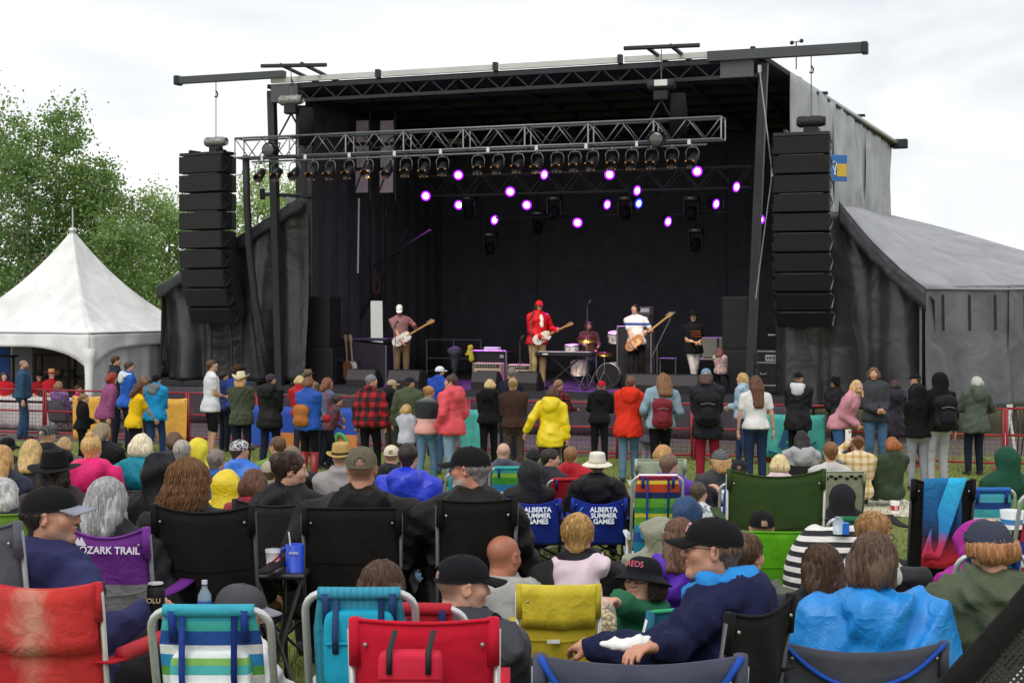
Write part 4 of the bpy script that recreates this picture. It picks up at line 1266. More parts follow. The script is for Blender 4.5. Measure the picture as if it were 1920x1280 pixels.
A, B = SP(673, 372, 3.2), SP(671, 512, 3.2); ob('white_pole', [rod((A[0], 3.2, A[1]), (B[0], 3.2, B[1]), .025)], plain('#dcdce0', .4), lw)
# upper right wind wall
ww = stage_thing('wind_wall', 'grey tarpaulin wall flaring back from the right of the stage roof', 'tarpaulin', 0, 0, 0)
tq, zq = SP(1476, 140, 2.0); q0 = np.array([tR + .25 + (wt - tR) * .12, ws * .12]); q1 = np.array([wt, ws])
zb1 = zt(402, 47.0); zb0 = 5.6
for i in range(3):
    a, b = q0 + (q1 - q0) * i / 3, q0 + (q1 - q0) * min(1, (i + 1) / 3 + .012)
    f0, f1 = i / 3, (i + 1) / 3
    ob('wall_panel', [drape(a, b, lambda f: zb0 + (zb1 - zb0) * (f0 + (f1 - f0) * f) - .35, lambda f: ZR - .1 - .25 * (f0 + (f1 - f0) * f), 30, 16, .13, 4.5, 30 + i)], TARPG, ww, True)
ob('top_pipe', [rod((tR + .1, .1, ZR - .05), (wt + .2, ws + .1, ZR - .32), .06)], ALU, ww)
ob('corner_bracket', [rbox((wt + .25, ws, ZR - .35), (.5, .3, .3), .03)], STEEL, ww)
for f in (.35, .65): ob('strap_hook', [box((tR + (wt - tR) * f, ws * f, ZR - .1), (.5, .2, .06))], BLK, ww)
sg_ = stage_thing('stage_sign', 'small blue and yellow sign on the grey tarpaulin beside the speakers', 'sign', *SP(1582, 315, 3.2)[:1], 2.2, SP(1582, 315, 2.2)[1], rz=R(30))
ob('sign_board', [rbox((0, 0, 0), (.42, .03, .62), .01)], plain('#2d6fb3', .5), sg_); ob('sign_patch', [box((.07, -.02, -.05), (.24, .012, .3))], plain('#d9b13a', .5), sg_); ob('ribbon_mark', [tube([(-.12, -.022, -.16), (-.06, -.022, .12), (-.12, -.022, .16), (-.17, -.022, .1), (-.08, -.022, -.16)], .014, 5)], plain('#e8e8e8', .5), sg_)

# left side tent
lt = stage_thing('black_side_tent', 'black tarpaulin side tent sloping down left of the stage', 'tent', 0, 0, 0)
t0, _ = SP(302, 545, .1); tz0 = SP(302, 540, .1)[1]; tm_, zm_ = SP(352, 512, .1); t1, z1_ = SP(574, 372, .1)
top = lambda f: float(np.interp(t0 + (t1 - t0) * f, [t0, tm_, t1], [tz0, zm_, z1_]))
ob('front_wall', [drape((t0, .1), (t1, .1), lambda f: DECK + .12, top, 110, 40, .26, 3.6, 3, gather=.34)], TARP, lt, True)
ob('side_wall', [drape((t0, .1), (t0 - .6, 7.), lambda f: DECK + .12, lambda f: tz0, 50, 14, .1, 5, 4)], TARP, lt, True)
P = np.zeros((12, 8, 3))
for i, f in enumerate(np.linspace(0, 1, 12)):
    for j, q in enumerate(np.linspace(0, 1, 8)): P[i, j] = (min(t0 + (t1 - t0) * f - .05, .3), -.08 + q * 7.2, top(f) + .04 + .05 * math.sin(q * 6 + f * 9) * q)
ob('roof', [sheet(P, .02)], TARPG, lt, True)
P = np.zeros((30, 4, 3))
for i, f in enumerate(np.linspace(0, 1, 30)):
    for j, q in enumerate(np.linspace(0, 1, 4)): P[i, j] = (t0 + (t1 - t0) * f, -.09 + .015 * math.sin(f * 40), top(f) + .05 - q * .34 - .03 * q * math.sin(f * 33))
ob('valance', [sheet(P, .01)], tarp('#26272a', .45), lt, True)
for px0, px1 in ((395, 402), (432, 442), (470, 490)):
    A, B = SP(px0, 600, -.15), SP(px1, 700, -.15); ob('guy_strap', [tube([(A[0], -.15, A[1] + .2), (B[0], -.3, B[1])], .03, 4)], BLK, lt)
lp = stage_thing('side_platform', 'low dark platform under the black side tent', 'platform', 0, 0, 0)
ob('platform_deck', [rbox(((t0 - .2) / 2 - .3, 3.2, DECK + .02), (abs(t0) - .3, 6.6, .14), .01)], plain('#303033', .7), lp)
for i in range(3): ob('skirt', [drape((t0 - .1 + i * (abs(t0) - .55) / 3, -.2), (t0 - .1 + (i + 1) * (abs(t0) - .55) / 3, -.2), lambda f: .03, lambda f: DECK - .06, 30, 5, .05, 9, i)], CURT, lp, True)

# right lean-to tent
rt = stage_thing('black_lean_to_tent', 'black lean-to tent with grey sloping roof right of the stage', 'tent', 0, 0, 0)
a0, az0 = SP(1574, 388, .1); a1, az1 = SP(1732, 552, .1); wdn = nrm(np.array([wt - tR, ws]))
wdn = np.array([.58, .81]); eave_b = np.array([a1, .1]) + wdn * 11.; ridge_b = np.array([wt, ws + .2])
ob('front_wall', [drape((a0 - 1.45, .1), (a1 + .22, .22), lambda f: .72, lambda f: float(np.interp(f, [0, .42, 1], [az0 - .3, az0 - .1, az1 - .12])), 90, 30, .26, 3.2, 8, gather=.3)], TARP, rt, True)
P = np.zeros((14, 24, 3))
for i, f in enumerate(np.linspace(0, 1, 14)):
    for j, q in enumerate(np.linspace(0, 1, 24)):
        A = np.array([a0, .0]) + (ridge_b - np.array([a0, 0.])) * q; B = np.array([a1 + .05, .0]) + (eave_b - np.array([a1, 0.])) * q
        p = A + (B - A) * f; z = az0 + (zb1 - az0) * q; z2 = az1 + .1 + .3 * q
        P[i, j] = (p[0], p[1], z + (z2 - z) * f - .16 * math.sin(f * 3.14) + .07 * math.sin(q * 31) * math.sin(f * 3.14) + .05 * math.sin(f * 9 + q * 6))
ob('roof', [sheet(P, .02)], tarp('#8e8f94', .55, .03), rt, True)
P = np.zeros((40, 4, 3))
for i, f in enumerate(np.linspace(0, 1, 40)):
    for j, q in enumerate(np.linspace(0, 1, 4)): P[i, j] = (a0 + (a1 + .06 - a0) * f, -.03 - .03 * q + .02 * math.sin(f * 30) * q, az0 + (az1 - az0) * f + .13 - q * .5 - .16 * math.sin(f * 3.14) * (1 - .3 * q))
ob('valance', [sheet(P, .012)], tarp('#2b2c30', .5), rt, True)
for i in range(4):
    a, b = np.array([a1 + .02, .1]) + wdn * 2.9 * i, np.array([a1 + .02, .1]) + wdn * (2.9 * (i + 1) + .12)
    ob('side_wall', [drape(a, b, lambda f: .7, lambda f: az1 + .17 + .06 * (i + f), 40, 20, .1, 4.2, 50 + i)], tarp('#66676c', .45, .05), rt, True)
    for f_ in (.15, .45, .75):
        m = a + (b - a) * f_ + np.array([.1, -.07]); ob('tie_strap', [tube([(m[0], m[1], az1), (m[0] + .01, m[1] - .01, az1 - .8)], .045, 4, sq=(1, .2))], BLK, rt)
for p0, p1 in (((1600, 605), (1632, 720)), ((1502, 605), (1530, 700))):
    A, B = SP(*p0, -.1), SP(*p1, -.1); ob('guy_strap', [tube([(A[0], -.1, A[1]), (B[0], -.25, B[1])], .03, 4)], BLK, rt)
A = SP(1728, 590, -.05); ob('corner_pole', [rod((a1 - .06, .05, 0), (a1 - .06, .05, az1), .03)], GREYM, rt)

# ================================================================== line arrays
def array(label, px0, px1, pt, pb, s_, n, yaw, side):
    t0, zt_ = SP(px0, pt, s_); t1, _ = SP(px1, pt, s_); _, zb_ = SP(px0, pb, s_)
    w = t1 - t0; H = zt_ - zb_
    o = stage_thing('line_array_speaker', label, 'loudspeaker', (t0 + t1) / 2, s_, zb_, yaw, 'hanging loudspeaker columns')
    h = H / (n - .25); z = H; y = 0.; ang = 0.
    black = plain('#19191b', .75, bump=.004, bs=160, var=.3)
    grille = plain('#101012', .55, .2, bump=.01, bs=420, var=.4)
    for i in range(n):
        if i > n * .45: ang += R(5.5 if i < n - 2 else 8.)
        Mx = rotM(rx=ang)
        ce = np.array([0, y, z]) + Mx @ np.array([0, 0, -h / 2])
        e = .66
        # cabinet: full-width grille front, narrowing to the back
        prof = [(-w / 2, -e * .35), (w / 2, -e * .35), (w / 2, e * .25), (w * .40, e * .75), (-w * .40, e * .75), (-w / 2, e * .25)]
        c = ob('cabinet', [xf(prism(prof, h * (.95 if i > n * .45 else .9)), Mx, ce)], black, o)
        ob('grille', [xf(rbox((0, -e * .35 - .008, 0), (w * .97, .03, h * .9), .012), Mx, ce)], grille, c)
        for sg in (-1, 1):
            x = sg * w * .47
            ob('rigging_plate', [xf(tube([(x + sg * .05, -e * .3, h * .42), (x + sg * .09, .0, .0), (x + sg * .05, -e * .3, -h * .42)], .018, 5), Mx, ce)], GREYM if side == sg else BLK, c)
        if i % 2: ob('seam_strip', [xf(box((0, -e * .37, h * .485), (w * .8, .02, .008)), Mx, ce)], GREYM, c)
        nx = np.array([0, y, z]) + Mx @ np.array([0, 0, -h]); y, z = nx[1], nx[2]
    ob('bumper_frame', [box((0, .05, H + .04), (w * 1.02, .5, .07)), box((-w * .3, .05, H + .1), (.06, .4, .1)), box((w * .3, .05, H + .1), (.06, .4, .1))], STEEL, o)
    return o, (t0 + t1) / 2, zt_
oL, tL, zL = array('tall hanging black loudspeaker column left of the stage by the trees', 342, 432, 294, 598, -.7, 9, R(-9), 0)
oR, tR2, zR2 = array('tall hanging black loudspeaker column in front of the grey tarpaulin', 1453, 1556, 258, 606, -.7, 10, R(2), 1)
def hoist(label, px, py, s_, ztop, zbot, lying=True, ln=.62, rad=.13, silver=True, bag=True):
    t, z = SP(px, py, s_)
    o = stage_thing('chain_hoist', label, 'hoist', t, s_, z, 0, 'chain hoists')
    body = plain('#8d8d8c' if silver else '#232326', .35 if silver else .6, .6 if silver else .1, bump=.03, bs=18, var=.35)
    ob('motor', [lathe([(rad * .7, -ln / 2), (rad, -ln / 2 + .06), (rad * .92, -.05), (rad, .0), (rad * .95, .2), (rad * .75, ln / 2)], 14, axis='X')], body, o, True)
    ob('hook_block', [rbox((0, 0, -rad - .1), (.32, .2, .22), .02)], BLK, o)
    ob('chain', [rod((0, 0, rad), (0, 0, ztop - z), .012, 5)], GREYM, o)
    ob('hook', [tube([(0, 0, ztop - z - .3), (.05, 0, ztop - z - .38), (.03, 0, ztop - z - .46), (-.04, 0, ztop - z - .44)], .02, 5)], STEEL, o, True)
    if zbot is not None:
        for sg in (-1, 1): ob('sling', [tube([(0, 0, -rad - .2), (sg * .28, sg * .1, zbot - z)], .025, 5)], BLK, o)
    if bag: ob('chain_bag', [tube([(.35, .1, -.2), (.37, .1, -.6), (.36, .1, -1.1)], [.17, .2, .19], 10)], cloth('#242322', .9), o, True)
    return o
hoist('silver wrapped chain hoist above the loudspeakers left of the stage', 405, 266, -.4, ZBL - .02, None, bag=False)
hoist('black chain hoist above the loudspeakers by the grey tarpaulin', 1521, 228, -.4, ZBR - .02, None, silver=False, bag=False)
hoist('silver wrapped chain hoist holding the light truss by the left mast', 546, 188, -1.0, ZR + .22, SP(546, 255, -1.)[1])
hoist('black chain hoist with a white badge holding the light truss', 1240, 160, -1.0, ZR + .08, SP(1240, 232, -1.)[1], silver=False)
t_, z_ = SP(1240, 158, -1.0); bdg = bpy.data.objects['chain_hoist.003']; ob('badge', [rbox((.02, -.14, .03), (.3, .03, .14), .02)], plain('#dcdcda', .5), bdg)

# ================================================================== lighting truss and lamps
SF = -1.0
TRS = plain('#7b7d80', .45, .7, bs=12, var=.15)
tA, zA = SP(449, 257, SF); tB, zB = SP(1356, 226, SF); _, zC = SP(452, 293, SF)
zt_c = (zA + zB) / 2; hgt = .48
tro = stage_thing('lighting_truss', 'long aluminium box truss hanging across the stage front', 'truss', tA, SF, zt_c - hgt, 0)
Ltr = tB - tA
for y in (-.22, .22):
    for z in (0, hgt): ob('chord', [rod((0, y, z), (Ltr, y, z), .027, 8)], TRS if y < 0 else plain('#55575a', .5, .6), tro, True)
nseg = 32
for y in (-.22, .22):
    for i in range(nseg):
        a, b = i * Ltr / nseg, (i + 1) * Ltr / nseg
        za, zb = (0, hgt) if i % 2 else (hgt, 0)
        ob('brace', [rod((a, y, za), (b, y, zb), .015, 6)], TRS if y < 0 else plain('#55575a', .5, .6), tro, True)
for i in range(9): ob('end_frame', [rod((i * Ltr / 8, -.22, 0), (i * Ltr / 8, -.22, hgt), .018), rod((i * Ltr / 8, .22, 0), (i * Ltr / 8, .22, hgt), .018), rod((i * Ltr / 8, -.22, 0), (i * Ltr / 8, .22, 0), .018), rod((i * Ltr / 8, -.22, hgt), (i * Ltr / 8, .22, hgt), .018)], ALU, tro)
pb0, pz0 = SP(472, 301, SF - .3); pb1, pz1 = SP(1325, 276, SF - .3)
ob('lamp_bar', [rod((pb0 - tA, -.3, -.13), (pb1 - tA, -.3, -.13), .025, 8)], GREYM, tro, True)
for i in range(10): ob('clamp', [rbox((.8 + i * (Ltr - 1.5) / 9, -.27, -.07), (.08, .08, .16), .01)], CHROME, tro)
ob('cable_loop', [tube([(3.4 + q * .18, -.1, .25 + .16 * math.cos(q * 1.3)) for q in range(30)], .018, 5)], BLK, tro, True)
par = None
def par_can(t, z, s_, label, group, tilt=0.):
    global par
    if par is None:
        par = stage_thing('par_can', label, 'stage light', t, s_, z, 0, group)
        Mx = rotM(rx=R(38)); ce = (0, 0, -.3)
        bd_ = plain('#2d2d30', .4, .5, bs=20, var=.3)
        can = ob('can', [xf(lathe([(.05, .2), (.09, .17), (.1, .1), (.105, -.02), (.125, -.16), (.12, -.17)], 14, axis='Y'), Mx, ce)], bd_, par, True)
        ob('lens', [xf(lathe([(.001, -.12), (.07, -.125), (.11, -.13)], 14, axis='Y', cap=False), Mx, ce)], plain('#6b6156', .15, .4), can, True)
        for q in range(4): ob('colour_frame_clip', [xf(box((.12 * math.cos(q * 1.57 + .78), -.165, .12 * math.sin(q * 1.57 + .78)), (.03, .03, .03)), Mx, ce)], plain('#c98a3c', .4), can)
        ob('yoke', [tube([(-.14, 0, -.3), (-.15, 0, -.12), (-.1, 0, -.03), (.1, 0, -.03), (.15, 0, -.12), (.14, 0, -.3)], .013, 5)], GREYM, par, True)
        ob('clamp', [rbox((0, 0, 0.01), (.05, .07, .08), .01)], GREYM, par)
        return par
    o = copy_tree(par); o.location = tuple(St(t, s_, z)); o['label'] = label; o.rotation_euler = (R(tilt), 0, SROT + random.uniform(-.25, .25))
    return o
for i, px in enumerate((488, 520, 553, 588, 620, 655, 690, 727, 762, 795, 830, 897, 935, 972, 1007, 1045, 1078, 1112, 1148, 1185, 1222, 1260, 1298)):
    t, _ = SP(px, 300, SF - .3)
    par_can(t, zt_c - hgt - .15, SF - .3, 'black par can lamp hanging in the row under the front truss', 'par cans under the front truss', random.uniform(-6, 6))
for px, py in ((508, 282), (1233, 262)):
    t, z = SP(px, py, SF - .45)
    o = stage_thing('spot_lamp', 'round black spotlight clamped to the front truss ' + ('near the left mast' if px < 900 else 'below the black hoist'), 'stage light', t, SF - .45, z)
    ob('housing', [lathe([(.09, .22), (.15, .15), (.17, -.1), (.175, -.14)], 18, axis='Y')], plain('#1d1d20', .4, .3), o, True); ob('lens', [lathe([(.001, -.17), (.1, -.165), (.145, -.145)], 18, axis='Y', cap=False)], plain('#5a5a58', .12, .3), o, True)
    ob('yoke', [tube([(-.2, 0, 0), (-.2, .1, .18), (.2, .1, .18), (.2, 0, 0)], .02, 5)], BLK, o)
# thick cable drop by the left mast
cb = [SP(px, py, -1.1) for px, py in ((461, 292), (463, 380), (467, 460), (478, 560), (492, 640), (505, 700))]
tag(ob('cable_bundle', [tube([St(t, -1.1, z) for t, z in cb], .09, 8)], BLK, smooth=True), 'thick black cable bundle hanging from the left end of the front truss', 'cable')
# rear truss
SB = 5.0
rA, _ = SP(790, 340, SB); rB, rz_ = SP(1410, 320, SB); rz_ = SP(1100, 322, SB)[1]
rtr = stage_thing('rear_lighting_truss', 'dark box truss hanging deep inside the stage', 'truss', rA, SB, rz_ - .55, 0)
for y in (-.2, .2):
    for z in (0, .55): ob('chord', [rod((0, y, z), (rB - rA, y, z), .025)], plain('#45434a', .5, .5), rtr)
    for i in range(20):
        a, b = i * (rB - rA) / 20, (i + 1) * (rB - rA) / 20
        ob('brace', [rod((a, y, 0 if i % 2 else .55), (b, y, .55 if i % 2 else 0), .013, 5)], plain('#45434a', .5, .5), rtr)
for f in (.15, .5, .85): ob('hanger', [rod((f * (rB - rA), 0, .55), (f * (rB - rA), 0, ZR - .5 - rz_ + .55), .02)], BLK, rtr)
low_t, low_z = SP(1100, 405, SB + 1)
lb_ = stage_thing('rear_light_bar', 'thin dark pipe for lamps behind the rear truss', 'pipe', rA, SB + 1, low_z, 0)
ob('pipe', [rod((-.6, 0, 0), (rB - rA + .6, 0, 0), .03)], BLK, lb_)
for f in (.1, .5, .9): ob('hanger', [rod((f * (rB - rA), 0, 0), (f * (rB - rA), 0, ZR - .7 - low_z), .02)], BLK, lb_)
led = {}
def led_par(px, py, s_, sz, side, blue=False):
    t, z = SP(px, py, s_)
    key = (round(sz, 2), blue)
    a = (px - 1100) / 900
    lb = 'lit purple stage lamp aimed sideways inside the stage' if side else 'lit purple stage lamp glowing towards the audience'
    if blue: lb = 'lit blue and purple stage lamp under the rear truss'
    if key not in led:
        o = stage_thing('led_lamp', lb, 'stage light', t, s_, z, 0, 'purple stage lamps')
        ob('housing', [lathe([(.08 * sz, .22), (.14 * sz, .16), (.15 * sz, -.04), (.155 * sz, -.05)], 16, axis='Y')], BLK, o, True)
        ob('lens', [lathe([(.001, -.055), (.15 * sz, -.052)], 16, axis='Y', cap=False)], glow('#8a18ff' if not blue else '#2a30ff', 3.), o)
        ob('lamp_core', [lathe([(.001, -.066), (.095 * sz, -.06)], 12, axis='Y', cap=False)], glow('#f0d4ff' if not blue else '#a8c4ff', 4.5), o)
        ob('yoke', [tube([(-.17 * sz, .05, 0), (-.17 * sz, .08, .2), (.17 * sz, .08, .2), (.17 * sz, .05, 0)], .015, 5)], BLK, o)
        led[key] = o
    else:
        o = copy_tree(led[key]); o.location = tuple(St(t, s_, z)); o['label'] = lb
    o.rotation_euler = (R(12), 0, SROT + (R(60) if side else R(14) + R(8) * a))
for px, py, s_, side in ((860, 328, 4.7, 0), (1018, 327, 4.7, 1), (1143, 327, 4.7, 0), (1307, 321, 4.7, 0), (799, 367, 4.7, 0), (957, 359, 4.7, 0), (861, 384, 6, 0), (988, 384, 6, 0), (1136, 383, 6, 1), (1192, 357, 4.7, 1), (1378, 350, 4.7, 1), (1340, 382, 6, 1), (925, 412, 6, 1), (1083, 417, 6, 0), (1250, 415, 6, 1), (1424, 411, 6, 0)):
    led_par(px, py, s_, .92, side)
led_par(1195, 381, 5.6, .92, 1, True)
mh = None
for px, py, s_ in ((880, 372, 5.6), (1040, 372, 5.6), (1173, 372, 5.6), (1297, 372, 5.6), (1305, 432, 7), (920, 440, 7), (1010, 400, 7)):
    t, z = SP(px, py, s_)
    if mh is None:
        mh = stage_thing('moving_head_lamp', 'unlit black moving head lamp hanging upside down in the stage', 'stage light', t, s_, z, 0, 'moving head lamps')
        ob('base', [rbox((0, 0, 0), (.4, .34, .16), .03)], plain('#26252a', .5), mh)
        [ob('arm', [rbox((q * .19, 0, -.26), (.06, .16, .4), .02)], plain('#201f24', .5), mh) for q in (-1, 1)]
        ob('lamp_head', [xf(lathe([(.06, .16), (.13, .1), (.14, -.05), (.12, -.2), (.125, -.22)], 14, axis='Y'), rotM(rx=R(65)), (0, 0, -.36))], plain('#1b1a1f', .4), mh, True)
        ob('display', [box((0, -.175, .0), (.14, .01, .05))], plain('#9a9aa0', .3), mh)
        ob('clamp', [rod((0, 0, .08), (0, 0, .42), .02)], BLK, mh)
    else:
        o = copy_tree(mh); o.location = tuple(St(t, s_, z))
# pale hanging panels left of the rear truss
for i, (x0, x1) in enumerate(((667, 690), (712, 737))):
    t0, z0 = SP(x0, 365, 3.); t1, z1 = SP(x1, 222, 3.)
    o = stage_thing('hanging_panel', 'tall pinkish grey fabric panel with a diagonal strap, ' + ('outer of two' if i == 0 else 'inner of two, nearer the rear truss'), 'panel', t0, 3., z0)
    for q in range(3): ob('panel_sheet', [box(((t1 - t0) / 2 + (q % 2) * .02, .02 * q, (z1 - z0) * (q + .5) / 3), (t1 - t0, .02, (z1 - z0) / 3 - .1))], cloth('#c8b4c6', .8), o)
    ob('strap', [tube([(0, -.03, .1), (t1 - t0, -.03, 1.0)], .02, 4)], BLK, o); ob('pole', [rod((t1 - t0 + .06, 0, -.2), (t1 - t0 + .06, 0, z1 - z0 + .6), .025)], STEEL, o)
# warm wash from the par cans, purple wash from the lit lamps
def spot(px, py, s_, tgt, col, power, ang):
    t, z = SP(px, py, s_); p = Vector(St(t, s_, z)); q = Vector(St(*tgt))
    l = bpy.data.lights.new('stage_beam', 'SPOT'); l.energy = power; l.color = col; l.spot_size = R(ang); l.spot_blend = .6; l.shadow_soft_size = .12
    o = bpy.data.objects.new('stage_beam', l); COL.objects.link(o); o.location = p; o.rotation_euler = (q - p).to_track_quat('-Z', 'Y').to_euler()
for px, tt in ((690, 3.6), (1007, 6.8), (1185, 8.6), (1260, 10.0)): spot(px, 318, SF - .5, (tt, 1.4, DECK + 1.0), (1., .86, .66), 520, 30)
for px, py, tt, ss in ((799, 367, 2.8, 2.5), (957, 359, 6.0, 3.), (1143, 327, 7.4, 2.), (1307, 321, 9.6, 2.5), (1424, 411, 10.6, 3.), (861, 384, 4., 2.), (1083, 417, 7., 1.)): spot(px, py, 4.4, (tt, ss, DECK), (.55, .08, 1.), 650, 50)
# ================================================================== white marquee
mq_c = np.array([-11.9, 39.0]); dn = nrm(np.array([1.4, -3.2])); hd = 3.5
cor = [mq_c + hd * np.array(q) for q in (dn, (-dn[1], dn[0]), -dn, (dn[1], -dn[0]))]      # near, right, far, left corner
mq = thing('white_marquee', 'white peaked marquee tent with arched valances beside the stage', 'tent', (*mq_c, 0))
lc = [c - mq_c for c in cor]
ZE, ZP = 2.36, zt(430, 39.0)
WHT = cloth('#e6e6e4', .6, .6, .25)
for i in range(4):
    A, B = lc[i], lc[(i + 1) % 4]
    P = np.zeros((22, 26, 3))
    for a, f in enumerate(np.linspace(0, 1, 22)):
        e = A + (B - A) * f
        for b, q in enumerate(np.linspace(0, 1, 26)):
            rr = 1 - q
            z = ZE + (ZP - ZE) * (.5 * q + .5 * q ** 2.3) - .12 * math.sin(f * math.pi) * math.sin(min(1, rr) * math.pi) - .05 * math.sin(f * math.pi) * (1 - q) ** 4
            P[a, b] = (e[0] * rr, e[1] * rr, z)
    ob('roof_panel', [sheet(P, .01)], WHT, mq, True)
    P = np.zeros((34, 6, 3))
    for a, f in enumerate(np.linspace(0, 1, 34)):
        e = A + (B - A) * f; nn = nrm(np.array([(B - A)[1], -(B - A)[0]]))
        drop = .34 + .62 * abs(2 * f - 1) ** 3.2
        for b, q in enumerate(np.linspace(0, 1, 6)):
            w = .03 * math.sin(f * 23 + i) * q
            P[a, b] = (e[0] + nn[0] * (.02 + w), e[1] + nn[1] * (.02 + w), ZE + .02 - .05 * math.sin(f * math.pi) - q * drop)
    ob('valance', [sheet(P, .008)], WHT, mq, True)
    ob('eave_rail', [rod((A[0], A[1], ZE - .03), (B[0], B[1], ZE - .03), .035)], ALU, mq)
    ob('leg', [rod((A[0] * .99, A[1] * .99, 0), (A[0] * .99, A[1] * .99, ZE), .045)], plain('#d8d8d6', .4), mq)
    pts = [(A[0] * .985 + .16 * math.cos(q * 1.05), A[1] * .985 + .16 * math.sin(q * 1.05)) for q in range(7)]
    P = np.array([[(x * 1., y * 1., z) for z in np.linspace(.5, ZE - .4, 6)] for x, y in pts])
    for b, q in enumerate((1.0, .8, .7, .75, .9, 1.1)): P[:, b, 0] = A[0] * .985 + (P[:, b, 0] - A[0] * .985) * q; P[:, b, 1] = A[1] * .985 + (P[:, b, 1] - A[1] * .985) * q
    ob('gathered_leg_curtain', [sheet(P, .01)], WHT, mq, True)
ob('side_curtain', [drape(lc[0] * .97, lc[1] * .97, lambda f: .1, lambda f: ZE - .1, 60, 8, .09, 6, 12)], cloth('#c9cacb', .6, .8, .3), mq, True)
ob('finial', [rod((0, 0, ZP - .05), (0, 0, ZP + .6), .018), ball((0, 0, ZP - .02), (.12, .12, .08))], plain('#c8c8c4', .4, .3), mq)
# inside the marquee
tb = thing('storage_rack', 'tall black wire rack with grey goods under the white marquee', 'rack', (xt(135, 38.5), 38.5, 0), R(-8))
for x in (-.95, 0, .95):
    for y in (-.2, .2): ob('post', [rod((x, y, 0), (x, y, 1.75), .035)], BLK, tb)
for z in (.5, 1.1, 1.72): ob('shelf', [rbox((0, 0, z), (1.95, .46, .05), .01)], BLK, tb)
for q in range(5): ob('folded_goods', [rbox((-.75 + q * .36, -.02, 1.2 + .04 * (q % 2)), (.3, .36, .16 + .04 * (q % 3)), .05)], cloth(('#5d5a52', '#6e6a60', '#4a4844')[q % 3], .9), tb)
rk = thing('black_rack_frame', 'black metal frame rack at the far edge of the marquee', 'rack', (xt(-8, 38.), 38., 0), R(-10))
for x in (-.5, .5): ob('post', [rod((x, 0, 0), (x, 0, 1.72), .04)], BLK, rk)
for z in (.9, 1.7): ob('shelf', [rbox((0, 0, z), (1.1, .4, .05), .01)], BLK, rk)
cb_ = thing('backing_wall', 'plain brown plywood wall inside the white marquee', 'wall', (xt(150, 40.2), 40.2, 0), R(-14))
for q in range(4): ob('panel', [rbox((-2.2 + q * 1.22, 0, 1.1), (1.2, .05, 2.2), .01)], plain(('#7a6a58', '#6d5f50')[q % 2], .8, bs=3, var=.2), cb_)
bl = thing('blue_wall_panel', 'bright blue panel and grey post under the marquee edge', 'panel', (xt(10, 39.4), 39.4, 0), R(-10))
ob('blue_board', [rbox((-.35, 0, 1.35), (1.0, .05, 2.2), .01)], plain('#1b57a6', .6), bl); ob('grey_board', [rbox((.5, .02, 1.2), (.6, .05, 2.4), .01)], plain('#8b8f94', .7), bl)
tbl = thing('white_table', 'long low white table standing behind the red fence', 'table', (xt(60, 35.4), 35.4, 0), R(-19))
ob('table_top', [rbox((0, 0, .74), (5.4, .7, .05), .01)], plain('#d6d3d0', .6), tbl)
for x in (-2.5, 0, 2.5): ob('leg', [rod((x, 0, 0), (x, 0, .72), .03)], GREYM, tbl)
ob('table_skirt', [drape((-2.7, -.36), (2.7, -.36), lambda f: .04, lambda f: .66, 80, 5, .05, 7, 9)], cloth('#b9b2b0', .8), tbl, True)

# ================================================================== red mesh fence
RED = plain('#9c2230', .45, bs=6, var=.15)
def fence_line(x): # depth of the fence along the photograph's columns, from the height of its top rail
    return float(np.interp(x, [-300, 150, 480, 1000, 1500, 2100], [34.6, 32.6, 31.2, 28.8, 27.2, 25.2]))
def fence_pt(px): d = fence_line(px); return np.array([xt(px, d), d])
fpx = [-20, 84, 205, 352, 480, 610, 742, 878, 1015, 1160, 1300, 1440, 1590, 1740, 1885, 2050]
FBY = ['behind the man in the slate blue sweater', 'behind the child in the black hoodie', 'behind the girl in yellow and teal jacket', 'behind the tall young man in white', 'behind the long black coat and blue quilted jacket', 'behind the red plaid poncho', 'behind the coral pink raincoat', 'behind the brown cardigan and leopard skirt', 'between the yellow raincoat and the red cap', 'behind the orange coat and denim jacket', 'behind the red trousers and white t-shirt', 'behind the teal banner with script lettering', 'behind the pink jacket and charcoal shirt jacket', 'behind the hooded pair in grey sweatpants', 'past the sage green raincoat, with cables behind it']
for i in range(len(fpx) - 1):
    A, B = fence_pt(fpx[i]), fence_pt(fpx[i + 1]); v = B - A; L = float(np.linalg.norm(v)); rz = math.atan2(v[1], v[0])
    z0 = g(A[1])
    lab = 'red wire mesh fence panel ' + FBY[i]
    o = thing('fence_panel', lab, 'fence', (A[0], A[1], z0), rz, 'red fence panels along the stage front')
    H = 1.1
    for x in (.03, L - .03): ob('post', [rod((x, 0, 0), (x, 0, H), .026, 7)], RED, o, True)
    for z in (.12, .62, H): ob('rail', [rod((.03, 0, z), (L - .03, 0, z), .022, 7)], RED, o, True)
    for x in (.2, L - .2): ob('foot', [box((x, 0, .015), (.07, .7, .03))], RED, o)
    sh = []
    for z in np.arange(.18, H - .03, .09): sh.append(rod((.03, .0, z), (L - .03, .0, z), .0035, 3))
    for x in np.arange(.09, L - .05, .09): sh.append(rod((x, .004, .1), (x, .004, H), .0035, 3))
    w = ob('wire_mesh', sh, plain('#5a2028', .5), o); w['kind'] = 'stuff'
